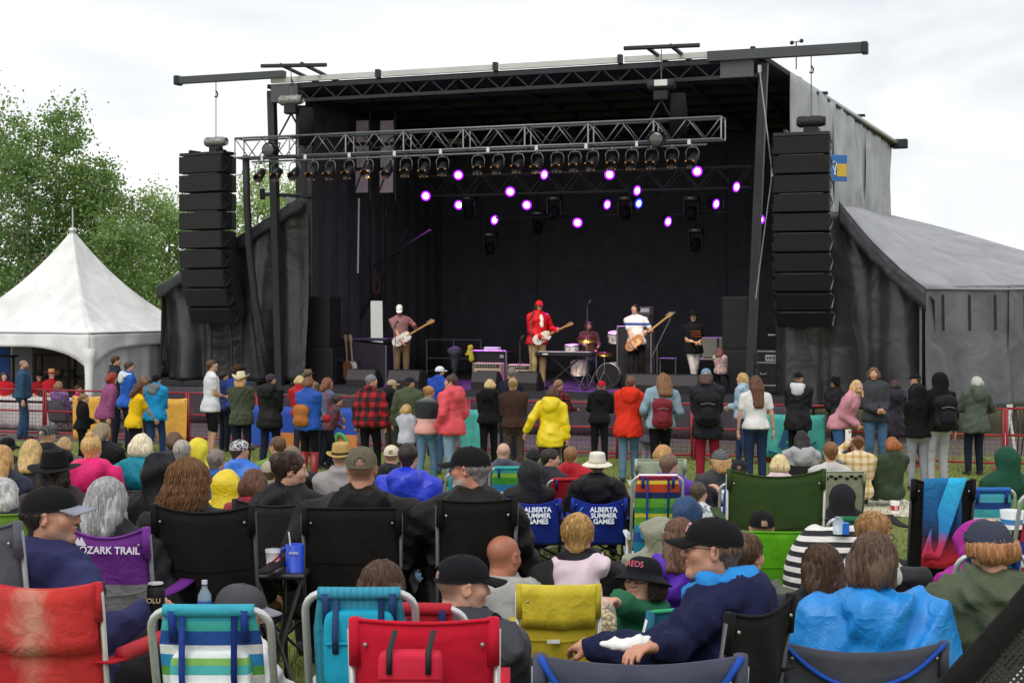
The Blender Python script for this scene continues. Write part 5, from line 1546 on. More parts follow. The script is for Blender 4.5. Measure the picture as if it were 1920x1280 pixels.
def banner(label, px0, px1, py0, py1, matl, name='banner', marks=None):
    d = fence_line((px0 + px1) / 2) - .07
    A = fence_pt(px0); B = fence_pt(px1); v = B - A; L = np.linalg.norm(v); nn = nrm(np.array([v[1], -v[0]])) * .06
    z1, z0 = zt(py0, d), zt(py1, d)
    o = thing(name, label, 'banner', (A[0] + nn[0], A[1] + nn[1], 0), math.atan2(v[1], v[0]))
    P = np.zeros((24, 8, 3))
    for a, f in enumerate(np.linspace(0, 1, 24)):
        for b, q in enumerate(np.linspace(0, 1, 8)): P[a, b] = (f * L, -.02 * math.sin(f * 9 + q * 2) - .015 * math.sin(f * 21) * (1 - q), z0 + (z1 - z0) * q - .02 * math.sin(f * 3.14) * q)
    ob('banner_cloth', [sheet(P, .004)], matl, o, True)
    for f in (.03, .97): ob('eyelet', [lathe([(.012, -.01), (.022, 0), (.012, .01)], 10, (f * L, -.03, z1 - .05), 'Y')], ALU, o)
    return o, L, z0, z1
banner('plain yellow banner on the red fence behind the child in black', 140, 190, 742, 826, cloth('#e0a84a', .7, .6))
banner('plain yellow banner on the red fence beside the teal jacket', 298, 353, 746, 828, cloth('#e2ab4c', .7, .6))
o, L, z0, z1 = banner('blue banner with orange bottom and round cartoonish green and orange shapes', 470, 672, 762, 866, fade([(0, '#e08a45'), (.3, '#df8b48'), (.31, '#2a4fb0'), (1., '#2450b4')], 'Z', 0, 1.0, .7, .0))
a = np.linspace(0, 6.28, 18)
ob('green_shape', [tube([(L - .35 + .14 * math.cos(q), -.05, z0 + .42 + .2 * math.sin(q) * (1 - .4 * math.cos(q))) for q in a[:-1]], .05, 6, closed=True, sq=(1, .2))], plain('#58b06a', .7), o, True)
ob('orange_shape', [ball((L - .3, -.04, z0 + .22), (.2, .02, .13), 14)], plain('#e79a55', .7), o, True)
ob('blue_disc', [cyl((.35, -.045, z0 + .55), .32, .01, 24, 'Y')], plain('#2e62c8', .7), o)
banner('short teal banner on the red fence beside the coral jacket', 866, 909, 766, 850, cloth('#57b3ac', .7, .6))
o, L, z0, z1 = banner('teal banner with dark blue script lettering behind the people at the fence', 1432, 1548, 776, 858, cloth('#4fb0a6', .7, .6))
text('B', .62, plain('#1f4f7c', .6), o, (.42, -.06, (z0 + z1) / 2 - .02), (R(90), 0, 0), shear=.35, bold=.008)
ob('swash', [tube([(.1, -.06, z0 + .12), (.4, -.06, z0 + .04), (.75, -.06, z0 + .14), (1.0, -.06, z0 + .32)], .018, 5)], plain('#1f4f7c', .6), o, True)
# clutter by the right end of the fence
st = thing('white_frame_stand', 'white folding stand with cables behind the right end of the fence', 'stand', (xt(1888, 27.2), 27.2, 0), 0)
for x0, x1 in ((-.1, .12), (.2, .05), (-.55, -.5)): ob('leg', [rod((x0, 0, 0), (x1, .1, 1.15), .028)], plain('#d9d9d7', .4), st)
for q in range(3): ob('cable', [tube([(.16 + .06 * q, -.05, 1.1), (.2 + .1 * q, -.05, .6), (.18 + .07 * q, -.05, .2)], .012, 5)], BLK, st, True)
cp = thing('camp_canopy_frame', 'grey metal stand past the end of the black lean-to tent', 'stand', (xt(1912, 34.), 34., 0), 0)
for x in (-.12, .12): ob('post', [rod((x, 0, 0), (x, 0, 2.4), .03)], GREYM, cp)
for z in (.7, 1.3, 1.9): ob('rung', [rod((-.12, 0, z), (.12, 0, z), .025)], GREYM, cp)

# ================================================================== gear on the stage
def on_stage(px, s_): return SP(px, 700, s_)[0]
def speaker_box(o, w, dp, h, z, mat_=None, cones=2):
    c = ob('cabinet', [rbox((0, 0, z + h / 2), (w, dp, h), .015)], mat_ or plain('#1e1e20', .6, bs=60, var=.2), o)
    ob('grille', [rbox((0, -dp / 2 - .006, z + h / 2), (w * .92, .02, h * .92), .008)], plain('#121214', .6, bump=.004, bs=300), c)
    for sg in (-1, 1): ob('handle', [rbox((sg * (w / 2 + .004), 0, z + h * .6), (.02, dp * .3, .06), .006)], BLK, c)
def side_stack(label, px, s_, w=.75, top_px=(585, 553), base_h=1.25):
    t = on_stage(px, s_)
    o = stage_thing('speaker_stack', label, 'loudspeaker', t, s_)
    speaker_box(o, w * 1.05, .8, base_h, 0)
    _, z = SP(*top_px, s_)
    speaker_box(o, w * .78, .7, z - DECK - base_h - .005, base_h + .004)
    return o
side_stack('black two-box speaker stack standing on the left of the stage', 606, 1.2, .88, (605, 556), .95)
side_stack('black two-box speaker stack standing by the right mast', 1384, 1.2, .8, (1384, 556), 1.0)
cs = stage_thing('flight_case', 'large dark flight case with sloping top lit purple, beside the guitar rack', 'case', on_stage(688, 2.2), 2.2)
ob('case_body', [prism([(-.75, 0), (.75, 0), (.75, 1.0), (-.75, 1.15)], .8, (0, 0, 0), 'XZ')], plain('#2a2230', .5), cs); ob('lid', [rbox((0, 0, 1.14), (1.56, .86, .07), .02)], plain('#3a3144', .4), cs)
for x in (-.74, .74): ob('edge', [rod((x, -.41, .02), (x, -.41, 1.0), .02)], ALU, cs)
lad = stage_thing('white_ladder_frame', 'white metal step frame standing in the left stage wing', 'frame', on_stage(556, .9), .9)
for x in (-.14, .2): ob('post', [rod((x, 0, 0), (x, 0, 1.05), .03)], plain('#d6d6d8', .4), lad)
for z in (.25, .62, 1.02): ob('rung', [rod((-.3, 0, z), (.2, 0, z), .025)], plain('#d6d6d8', .4), lad)
# guitar rack with guitars
gk = stage_thing('guitar_rack', 'black guitar rack in front of the purple lit case', 'rack', on_stage(655, 1.3), 1.3)
for x in (-.25, .25): ob('post', [tube([(x, .2, 0), (x, .1, .6), (x, -.15, .62)], .015, 5)], BLK, gk)
ob('bar', [rod((-.25, -.15, .62), (.25, -.15, .62), .02)], BLK, gk)
def guitar(label, M, loc, col, neck='#b98a55', bass=False, pick='#e8e4dc', name='electric_guitar'):
    o = thing(name, label, 'guitar', (0, 0, 0)); o.matrix_world = Matrix.Translation(Vector(loc)) @ Matrix(M).to_4x4()
    th = np.linspace(0, 2 * np.pi, 40)[:-1]
    r = .165 + .028 * np.cos(2 * th) - .03 * np.exp(-((th - 1.25) / .28) ** 2) * 0 
    x = r * np.cos(th) * 1.25; y = r * np.sin(th) * .98
    waist = 1 - .18 * np.exp(-((x - .02) / .07) ** 2)
    y = y * waist
    x = np.where((x > .12) & (np.abs(y) > .05), x + .05, x)
    ob('guitar_body', [prism(np.stack([x, y], 1), .045)], plain(col, .25), o)
    ob('pickguard', [prism(np.stack([x * .6 + .02, y * .55 - .03], 1), .004, (0, 0, .0265))], plain(pick, .3), o)
    L = .62 if not bass else .85
    ob('neck', [rbox((.16 + L / 2, 0, .012), (L, .045, .024), .006)], plain(neck, .4), o)
    ob('headstock', [prism([(.15 + L, -.028), (.34 + L, -.045), (.36 + L, .01), (.30 + L, .045), (.15 + L, .028)], .018, (0, 0, .01))], plain(neck, .4), o)
    for q in range(3): ob('pickup', [rbox((-.06 + q * .06, 0, .03), (.02, .07, .012), .003)], BLK, o)
    ob('bridge', [rbox((-.12, 0, .03), (.03, .08, .012), .003)], CHROME, o)
    for q in range(6): ob('tuning_peg', [box((.17 + L + q * .027, .055, .008), (.01, .025, .01))], CHROME, o)
    return o
p_ = St(on_stage(652, 1.0), 1.0, DECK + .33)
guitar('brown guitar leaning upright in the rack beside the speaker stack', rotM(ry=R(-82), rz=SROT + R(-90)), p_, '#5a3a22', '#7a5a3a')
p_ = St(on_stage(662, 1.1), 1.1, DECK + .33)
guitar('pale grey guitar leaning in the rack next to the brown one', rotM(ry=R(-80), rz=SROT + R(-90)), p_, '#b9b6b0', '#8a7a6a')
# wedge monitors
def wedge(label, px, s_, w, n=1):
    o = stage_thing('wedge_monitor', label, 'speaker', on_stage(px, s_), s_, DECK, 0, 'wedge monitors along the stage edge')
    prof = [(-.26, .0), (.3, 0), (.3, .16), (.02, .44), (-.2, .44), (-.28, .2)]
    ob('cabinet', [prism(prof, w, (0, 0, 0), 'YZ')], plain('#2c2725', .45, bump=.006, bs=90, var=.2), o)
    ob('grille', [sheet(np.array([[(x, .31, .17), (x, .03, .45)] for x in np.linspace(-w * .45, w * .45, 4)]), .01)], plain('#161616', .6), o)
    for sg in (-1, 1): ob('end_plate', [prism([(y * .9, z * .92 + .01) for y, z in prof], .02, (sg * (w / 2 + .008), 0, 0), 'YZ')], BLK, o)
    return o
for lab, px, w in (('black wedge monitor on the stage edge beside the guitar rack', 684, .75), ('brownish wedge monitor at the feet of the white-capped guitarist', 764, .82), ('wedge monitor on the stage edge in front of the beige amplifiers', 914, .62), ('wedge monitor at the stage edge in front of the keyboard', 990, .6), ('long wedge monitor at the feet of the bass player', 1212, .85), ('long wedge monitor at the feet of the woman in the black hat', 1278, .85)):
    wedge(lab, px, .12, w)
# amplifiers and cases
def amp(label, px, s_, w, h, col, z=0.):
    o = stage_thing('guitar_amplifier', label, 'amplifier', on_stage(px, s_), s_, DECK + z)
    ob('cabinet', [rbox((0, 0, h / 2), (w, .3, h), .02)], plain(col, .75, bs=30, var=.12), o)
    ob('grille_cloth', [rbox((0, -.155, h * .42), (w * .9, .02, h * .68), .008)], plain('#b9a68a', .85, bump=.003, bs=200), o)
    ob('control_panel', [rbox((0, -.155, h * .87), (w * .92, .025, h * .15), .005)], plain('#3a332c', .4), o)
    for q in range(8): ob('knob', [cyl((-w * .38 + q * w * .1, -.172, h * .87), .012, .02, 8, 'Y')], plain('#dad4c8', .4), o)
    ob('handle', [tube([(-.1, 0, h), (-.08, 0, h + .04), (.08, 0, h + .04), (.1, 0, h)], .01, 5)], BLK, o)
    return o
amp('beige guitar amplifier standing in front of the open black case', 917, 1.9, .74, .58, '#b7a283'); amp('beige guitar amplifier beside the red-jacketed singer', 976, 1.7, .6, .56, '#bba888')
rc = stage_thing('open_rack_case', 'open black rack case with metal edges behind the beige amplifier', 'case', on_stage(922, 2.6), 2.6)
ob('case_shell', [rbox((0, .1, .42), (.92, .5, .84), .01)], plain('#151416', .6), rc)
for x in (-.46, .46):
    for z in (.42,): ob('edge', [rod((x, -.17, 0), (x, -.17, .86), .022)], ALU, rc)
ob('edge', [rod((-.46, -.17, .86), (.46, -.17, .86), .022)], ALU, rc); ob('white_device', [rbox((.02, .0, .91), (.42, .25, .1), .03)], plain('#d4d4d4', .5), rc)
ob('latch', [rbox((.34, -.18, .72), (.12, .02, .09), .01)], ALU, rc)
s = SDF(); s.cap((0, 0, .16), (.04, 0, -.16), .05, .08, k=.05); s.cap((.02, 0, .18), (-.08, 0, -.02), .05, .05, k=.05)
tag(ob('yellow_cloth', [xf(s.mesh(.02, fold=mkfold(2, .02, 9)), loc=St(on_stage(882, 2.3), 2.3, DECK + .8))], cloth('#b8aa34', .9), smooth=True), 'yellow cloth hanging on the corner of the open rack case', 'cloth')
rl = stage_thing('stage_railing', 'grey pipe railing at the back of the stage behind the guitarist', 'railing', on_stage(800, 6.5), 6.5)
for x in (0, .85, 1.7): ob('post', [rod((x, 0, 0), (x, 0, 1.05), .025)], GREYM, rl)
for z in (.5, 1.04): ob('rail', [rod((0, 0, z), (1.7, 0, z), .022)], GREYM, rl)
cg = stage_thing('covered_gear', 'dark cloth draped over a stand beside the open rack case', 'cover', on_stage(852, 2.2), 2.2)
s = SDF(); s.cap((0, 0, .25), (.02, 0, .8), .05, .16, k=.1); s.ell((0, 0, .85), (.2, .16, .12), k=.08)
ob('cover', [s.mesh(.025, fold=mkfold(5, .012, 8))], cloth('#3b3c44', .8), cg, True); ob('stand', [rod((0, 0, 0), (0, 0, .4), .02), rod((-.2, 0, 0), (0, 0, .3), .015), rod((.2, 0, 0), (0, 0, .3), .015)], STEEL, cg)
bc = stage_thing('bass_cabinet', 'tall black bass cabinet with pale metal edges behind the bass player', 'amplifier', on_stage(1193, 2.4), 2.4)
zc = SP(1193, 612, 2.4)[1] - DECK
ob('cabinet', [rbox((0, 0, zc / 2), (.86, .42, zc), .02)], plain('#17171a', .6), bc)
ob('grille', [rbox((0, -.215, zc / 2), (.76, .02, zc - .1), .01)], plain('#222226', .7, bump=.004, bs=240), bc)
for x in (-.43, .43): ob('edge', [rod((x, -.215, 0), (x, -.215, zc), .02)], plain('#8f8b84', .4, .5), bc)
ob('edge', [rod((-.43, -.215, zc), (.43, -.215, zc), .02)], plain('#8f8b84', .4, .5), bc)
hdz = stage_thing('bass_amp_head', 'small amplifier head in a pale rack on the bass cabinet', 'amplifier', on_stage(1200, 2.4), 2.4, DECK + zc)
ob('rack_case', [rbox((0, 0, .14), (.6, .38, .26), .015)], plain('#26262a', .5), hdz); ob('panel', [rbox((0, -.2, .14), (.52, .02, .2), .01)], plain('#a9a7a2', .4, .3), hdz)
hd2 = stage_thing('amp_head_box', 'grey amplifier head stacked on top of the bass rack', 'amplifier', on_stage(1207, 2.4), 2.4, DECK + zc + .272)
ob('box_body', [rbox((0, 0, .11), (.42, .32, .22), .015)], plain('#55534f', .5), hd2); ob('panel', [rbox((0, -.165, .13), (.36, .015, .1), .01)], plain('#c4c2bc', .4), hd2)
# keyboard
kx = on_stage(1060, .75)
kb = stage_thing('keyboard', 'black electric keyboard lit purple on a crossed stand', 'keyboard', kx, .75, DECK)
ob('keyboard_body', [rbox((0, 0, .86), (1.42, .36, .11), .02)], plain('#1c1b20', .35), kb); ob('top_panel', [rbox((0, .07, .918), (1.38, .2, .012), .004)], plain('#6a6470', .3), kb); ob('white_keys', [rbox((0, -.11, .918), (1.3, .13, .012), .003)], plain('#dcd8d4', .3), kb)
for a_, b_ in ((-1, 1), (1, -1)): ob('stand_tube', [rod((a_ * .5, .12 * a_, .02), (b_ * .42, .12 * a_, .8), .025)], plain('#3a3634', .4, .4), kb)
for x in (-.5, .5): ob('foot_bar', [rod((x, -.25, .02), (x, .25, .02), .022)], plain('#3a3634', .4, .4), kb)
ob('badge', [rbox((-.45, -.185, .86), (.14, .01, .03), .003)], plain('#e0e0e0', .4), kb)
# drum kit
def drum(nm, label, px, s_, z, r, h, axis='Z', col='#d8d2cc', tilt=0.):
    o = stage_thing(nm, label, 'drum', on_stage(px, s_), s_, z, 0)
    M = rotM(rx=tilt)
    sh = ob('shell', [xf(lathe([(r, -h / 2), (r, h / 2)], 28, axis=axis, cap=False), M)], plain(col, .3, bs=4), o, True)
    for q in (-1, 1):
        ob('hoop', [xf(lathe([(r * .98, q * h / 2 - .012), (r * 1.03, q * h / 2 - .012), (r * 1.03, q * h / 2 + .014), (r * .98, q * h / 2 + .014)], 28, axis=axis, cap=False), M)], CHROME, o, True)
        ob('drumhead', [xf(lathe([(.001, q * h / 2 + .004), (r * .98, q * h / 2 + .004)], 28, axis=axis, cap=False), M)], plain('#e6e2dc' if axis == 'Z' else '#16151a', .5), o, True)
    for q in range(8):
        a_ = q * .785; c = (r * 1.02 * math.cos(a_), r * 1.02 * math.sin(a_), 0)
        if axis == 'Y': c = (c[0], 0, c[1])
        ob('lug', [xf(rbox(c, (.02, .02, h * .4) if axis == 'Z' else (.02, h * .4, .02), .004), M)], CHROME, o)
    return o
drum('bass_drum', 'large bass drum with dark head beneath the drummer', 1145, 2.2, DECK + .31, .3, .42, 'Y', '#8d6f66')
drum('floor_tom', 'pale floor tom drum standing beside the drummer', 1085, 2.4, DECK + .45, .2, .38, 'Z', '#e2d2c8')
drum('rack_tom', 'white rack tom drum mounted in front of the bass cabinet', 1152, 2.5, SP(1152, 632, 2.5)[1], .16, .24, 'Z', '#e6e0da', R(18))
drum('snare_drum', 'white snare drum with chrome hoops in front of the drummer', 1072, 2.0, SP(1072, 652, 2.0)[1], .18, .14, 'Z', '#ece8e2', R(8))
def cymbal(label, px, py, s_, r, tilt):
    t, z = SP(px, py, s_)
    o = stage_thing('cymbal', label, 'cymbal', t, s_, DECK, 0, 'cymbals of the drum kit'); h = z - DECK
    ob('cymbal_disc', [xf(lathe([(.001, .03), (.04, .02), (.05, .005), (r, -.02), (r, -.024), (.05, .0)], 30, cap=False), rotM(rx=R(tilt), ry=R(6)), (0, 0, h))], plain('#9b7a3c', .25, .9, bs=30, var=.2), o, True)
    ob('stand', [rod((0, 0, .3), (0, 0, h), .012)], CHROME, o)
    for q in range(3): ob('stand_leg', [rod((0, 0, .42), (.26 * math.cos(q * 2.1), .26 * math.sin(q * 2.1), .01), .01)], plain('#5a5a5c', .5, .5), o)
cymbal('wide brass cymbal in front of the drummer', 1100, 634, 1.9, .26, 20); cymbal('brass cymbal beside the bass player', 1133, 662, 2.0, .22, 12); cymbal('brass cymbal tilted behind the keyboard', 1118, 658, 2.3, .2, -10)
def mic(label, px, py, s_, h=None, boom=None, name='microphone_stand'):
    t, z = SP(px, py, s_)
    o = stage_thing(name, label, 'microphone', t, s_, DECK, 0, 'microphone stands'); h = z - DECK
    ob('base', [lathe([(.14, 0), (.14, .015), (.03, .03), (.001, .03)], 16)], BLK, o)
    bx = boom or 0.
    hp = h if not boom else h * .62
    ob('pole', [rod((0, 0, .02), (0, 0, hp), .012)], plain('#6e6a68', .3, .7), o)
    e = (bx, -.05, h)
    if boom: ob('boom_arm', [rod((-bx * .45, .02, hp - (h - hp) * .45), e, .011)], plain('#8c8886', .3, .7), o)
    ob('microphone', [tube([(e[0], e[1], e[2]), (e[0] + .05, e[1] - .02, e[2] + .06), (e[0] + .09, e[1] - .03, e[2] + .11)], [.014, .018, .028], 8), ball((e[0] + .1, e[1] - .03, e[2] + .125), .032)], plain('#4a4a4c', .35, .4), o, True)
    return o
mic('microphone stand in front of the white-capped guitarist', 741, 612, .5); mic('microphone stand in front of the red-jacketed singer', 996, 596, .5); mic('tall microphone stand over the drum kit', 1101, 574, 1.7)
mic('boom microphone stand between the bass player and the woman in the black hat', 1232, 596, .7, boom=.34); mic('low microphone stand beside the beige amplifiers', 975, 640, 1.2)
# right stage wing: tables and cases
wt_ = stage_thing('side_table', 'grey folding table with boxes beside the woman in the black hat', 'table', on_stage(1335, 2.6), 2.6)
ob('table_top', [rbox((0, 0, .72), (1.1, .5, .04), .01)], plain('#8b8784', .5), wt_)
for x in (-.5, .5): ob('leg', [rod((x, 0, 0), (x, 0, .7), .02)], GREYM, wt_)
bx_ = stage_thing('equipment_box', 'grey equipment box with hanging headphones on the side table', 'box', on_stage(1342, 2.6), 2.6, DECK + .742)
ob('box_body', [rbox((0, 0, .26), (.62, .4, .5), .02)], plain('#6e6b68', .6), bx_); ob('strap', [tube([(.1, -.22, .5), (.1, -.22, .2)], .02, 5)], BLK, bx_)
fc = stage_thing('road_case', 'black road case with metal edges and label in the right stage wing', 'case', on_stage(1450, .9), .9)
ob('case_body', [rbox((0, 0, .5), (.62, .5, .96), .01)], plain('#19191b', .5), fc)
for z in (.2, .72, .98): ob('edge', [rbox((0, -.255, z), (.64, .02, .04), .004)], ALU, fc)
ob('label_plate', [rbox((.06, -.262, .83), (.4, .01, .14), .004)], plain('#bdbcb8', .4), fc); ob('stencil_mark', [box((.06 - .15 + .05 * q, -.27, .83), (.03, .004, .07 if q % 2 else .05)) for q in range(7)], BLK, fc)
for x in (-.18, .18): ob('handle', [tube([(x - .07, -.27, .5), (x - .07, -.3, .46), (x + .07, -.3, .46), (x + .07, -.27, .5)], .01, 5)], ALU, fc)
ob('rail_frame', [tube([(.34, -.1, 0), (.34, -.1, 1.35), (-.1, -.1, 1.35)], .02, 5)], plain('#cfcfcf', .4), fc)
fb = stage_thing('metal_stool', 'pale metal stool frame at the back behind the woman in the black hat', 'stool', on_stage(1252, 3.2), 3.2)
ob('seat', [rbox((0, 0, .7), (.42, .3, .03), .01)], ALU, fb)
for x in (-.2, .2): ob('leg', [rod((x, 0, 0), (x, 0, .7), .018)], ALU, fb)
tag(ob('orange_cable_coil', [tube([St(on_stage(706, 4.) + .09 * math.cos(q * .5), 4., SP(706, 535, 4.)[1] + .25 * math.sin(q * .5)) for q in range(40)], .025, 6)], plain('#5a2c1c', .6), smooth=True), 'coil of orange cable hanging inside the left stage curtain', 'cable')

# ================================================================== the band
def band(label, px, py, s_, **kw):
    t, _ = SP(px, py, s_); d = St(t, s_, 0)[1]
    return person(label, px, py, d, z0=DECK, **kw)
p = band('guitarist in a white cap and patterned shirt looking down at his white guitar', 749, 571, .9, face=168, top='tee', topm=blotch(['#5a3c44', '#9a6c62', '#7d5a6c', '#b08c80'], 22), bot='#7b6447', hair=('short', '#3a2a20'), hat=('cap', '#e6e2e0'), head=(0, -35), arms=((.30, .2, .33), (.02, .24, .02)), beard=('#3a2a20', .8), skin='#c08a70')
def hold_guitar(p, label, col, tilt, off=(0, .19, .08), **kw):
    M = np.array(Matrix.Rotation(p['rz'], 3, 'Z')) @ rotM(rx=R(90)) @ rotM(ry=0)
    # guitar x axis runs towards the player's left (fretting) hand, its face forwards (+Y local)
    B = np.array([[-math.cos(R(tilt)), math.sin(R(tilt)), 0], [0, 0, 1], [math.sin(R(tilt)), math.cos(R(tilt)), 0]])
    M = p['Rz'] @ B
    return guitar(label, M, p['w'](p['T'](*off)), col, **kw)
hold_guitar(p, 'white electric guitar held by the white-capped guitarist', '#ece6de', 30, (.03, .19, .06))
p = band('singer in a red jacket, red cap and tan trousers holding a guitar', 1011, 563, .8, face=150, top='jacket', tc='#c4141f', bot='#b5986c', hair=('wavy', '#2a1c16', .12), hat=('cap', '#c81c28'), glasses='sun', arms=((.3, .22, .24), (.06, .22, .08)), skin='#c89078')
ob('shirt_front', [xf(ball(p['T'](0, .115, .36), (.075, .055, .2), 14))], cloth('#e8e2dc', .9), p['root'], True)
hold_guitar(p, 'white electric guitar with pale neck held by the red-jacketed singer', '#e9e2d8', 22, (.03, .2, .06))
p = band('drummer in a brown shirt seated behind the drum kit', 1104, 603, 3.0, face=175, pose='sit', top='sweater', tc='#5e4030', hair=('bob', '#5a3220', .09), arms=((.2, .34, .12), (.2, .36, .16)), beard=('#5a3220', .8), k=1.0)
stl = stage_thing('drum_throne', 'round black drum stool under the drummer', 'stool', *((np.array(p['loc'][:2]) - SL) @ SU, (np.array(p['loc'][:2]) - SL) @ SV))
ob('seat', [lathe([(.18, p['hz'] - .19), (.2, p['hz'] - .13), (.18, p['hz'] - .1), (.001, p['hz'] - .1)], 16)], BLK, stl, True); ob('post', [rod((0, 0, 0), (0, 0, p['hz'] - .15), .03)], CHROME, stl)
p = band('dark-haired bass player in a white and blue polo shirt', 1190, 569, 1.4, face=195, top='tee', topm=stripes([(.62, '#e4e2e2'), (.1, '#2a4a9a'), (.28, '#e4e2e2')], 'Z', .62, offs=.12), bot='#221d20', hair=('bob', '#1e1512', .06), arms=((.28, .2, .22), (.04, .22, .0)), head=(10, 0))
hold_guitar(p, 'sunburst bass guitar held low by the player in the polo shirt', '#b57a4a', 38, (.02, .19, .0), bass=True, neck='#a8814f', pick='#d8b088', name='bass_guitar')
p = band('woman in a black hat, black printed t-shirt and ripped white jeans', 1300, 581, 1.0, face=168, top='tee', tc='#17151a', bot='#cfc8c4', hair=('bob', '#1b1518', .08), hat=('cowboy', '#141318'), arms=('front', 'front'), fat=1.22, head=(20, 0), hem=.12)
c = p['T'](0, .155, .33)
for q, zq_ in enumerate((.05, -.01, -.07)): ob('shirt_print', [tube([c + np.array([-.12 + .02 * e, .026 - 1.1 * (-.12 + .02 * e) ** 2, zq_ + .02 * math.sin(e * 2.1 + q)]) for e in range(13)], .011, 5, sq=(1, .3))], plain('#c2693a', .7), p['root'], True)
band('stage hand in a dark red top sitting in the shadows of the left wing', 560, 575, 2.6, face=120, pose='sit', top='tee', tc='#7a1a22', hair=('short', '#2a1c16'), arms=('lap', 'lap'), k=1.0)
band('small girl in a pink floral shirt sitting on the stage edge, hair down', 1350, 650, .15, face=25, pose='sit', k=.72, top='sweater', topm=blotch(['#d9b4b4', '#e6d8d2', '#cf7f86', '#7fae9a', '#e0a58a'], 16), bot='#2a2a35', hair=('long', '#7a4a3c', .17), arms=('lap', 'lap'))
# ================================================================== chairs
def fabric_back(w, h, z0, lean, sag=.04, bulge=.05, nu=22, nv=14, y0=0., taper=1.0):
    P = np.zeros((nu, nv, 3))
    for a, f in enumerate(np.linspace(0, 1, nu)):
        c = 1 - (2 * f - 1) ** 2
        zt_ = h - sag * c
        for b, q in enumerate(np.linspace(0, 1, nv)):
            z = z0 + (zt_ - z0) * q
            ww = w * (taper + (1 - taper) * q)
            P[a, b] = ((f - .5) * ww, y0 - lean * (z - z0) / (h - z0) - bulge * c * (.3 + .7 * math.sin(q * 2.6 + .4)) - .009 * math.sin(f * 13 + q * 7 + w * 50) * math.sin(q * 3.1), z)
    return P
def camp(label, px, py, d, face=0., w=.5, dip=0., fab='#1e1d1d', frame='#2c2c2e', trim=None, sag=.035, lean=.16, tray=None, cup=True, fabm=None, mid=None, group=None, z0=None, loc=None, h=None, seat=.42, low=None, name='camp_chair', cat='chair'):
    if loc is None: loc = (xt(px, d), d, g(d)); h = zt(py, d) - g(d)
    o = thing(name, label, cat, loc, R(-face), group)
    zb = (low if low is not None else .30 * h / .9)
    fm = fabm or cloth(fab, .85, .8)
    af = cloth(fab, .85, .8)
    P = fabric_back(w, h, zb, lean, sag)
    bk = ob('backrest', [sheet(P, .008)], fm, o, True)
    fr = plain(frame, .4, .5)
    if dip:
        cu_ = []
        for a in range(22):
            q_ = 13 * (1 - dip * (1 - (2 * a / 21 - 1) ** 2)); b0 = int(q_); f_ = min(q_ - b0, 1); cu_.append(P[a, b0] * (1 - f_) + P[a, min(b0 + 1, 13)] * f_ + np.array([0, -.01, 0]))
        ob('piping', [tube(cu_, .009, 6), tube(list(P[0]), .008, 6), tube(list(P[-1]), .008, 6)], cloth(trim, .7), bk, True)
    elif trim: ob('piping', [tube(list(P[:, -1]), .009, 6), tube(list(P[0]), .008, 6), tube(list(P[-1]), .008, 6)], cloth(trim, .7), bk, True)
    else: ob('hem', [tube(list(P[:, -1]), .006, 6)], fm, bk, True)
    for f in (.5,):
        ob('seam', [tube([P[a, int(.62 * 13)] + np.array([0, -.007, 0]) for a in range(1, 21)], .0025, 4)], fm, bk)
    for sg, c in ((-1, 0), (1, -1)):
        top_ = P[c, -1]
        ob('back_post', [tube([(sg * w * .52, .06, .03), (sg * w * .505, .0, zb), tuple(top_ + np.array([sg * .012, .012, -.03]))], .0105, 8)], fr, o, True)
        ob('rivet', [ball(tuple(P[c, -2] + np.array([-sg * .03, -.012, -.02])), .007, 8)], ALU, bk)
        ob('pocket_sleeve', [tube([tuple(top_ + np.array([0, .008, .002])), tuple(top_ + np.array([0, .02, -.13]))], .019, 8)], fm, bk, True)
    S = np.array([[(x, y, seat * h / .9 * (1 - .12 * (1 - (2 * (x / w + .5) - 1) ** 2)) - .05 * (1 - y / .46)) for y in np.linspace(.0, .46, 7)] for x in np.linspace(-w / 2, w / 2, 9)])
    ob('seat', [sheet(S, .006)], fm, o, True)
    for sg in (-1, 1):
        x = sg * w * .53
        ob('front_post', [rod((x, .5, 0), (x * 1.02, .44, .63 * h / .9), .0105, 8)], fr, o, True)
        ob('brace', [rod((x, .5, .05), (x, .02, seat * h / .9), .009)], fr, o, True); ob('brace', [rod((x, .02, .05), (x, .5, seat * h / .9), .009)], fr, o, True)
        A = np.array([[(x + e, y, .64 * h / .9 - .02 * math.sin((y + .1) * 5.5) + .0) for y in np.linspace(-.08, .46, 7)] for e in (-.035, 0, .035)])
        ob('armrest', [sheet(A, .008)], af, o, True)
    for y in (.03, .5):
        ob('cross_leg', [rod((-w * .52, y, .03), (w * .52, y, seat * h / .9 - .04), .009)], fr, o, True); ob('cross_leg', [rod((w * .52, y + .02, .03), (-w * .52, y + .02, seat * h / .9 - .04), .009)], fr, o, True)
    for sx in (-1, 1):
        for y in (.05, .5): ob('foot', [cyl((sx * w * .525, y, .012), .018, .024, 8)], BLK, o)
    return o, P, bk
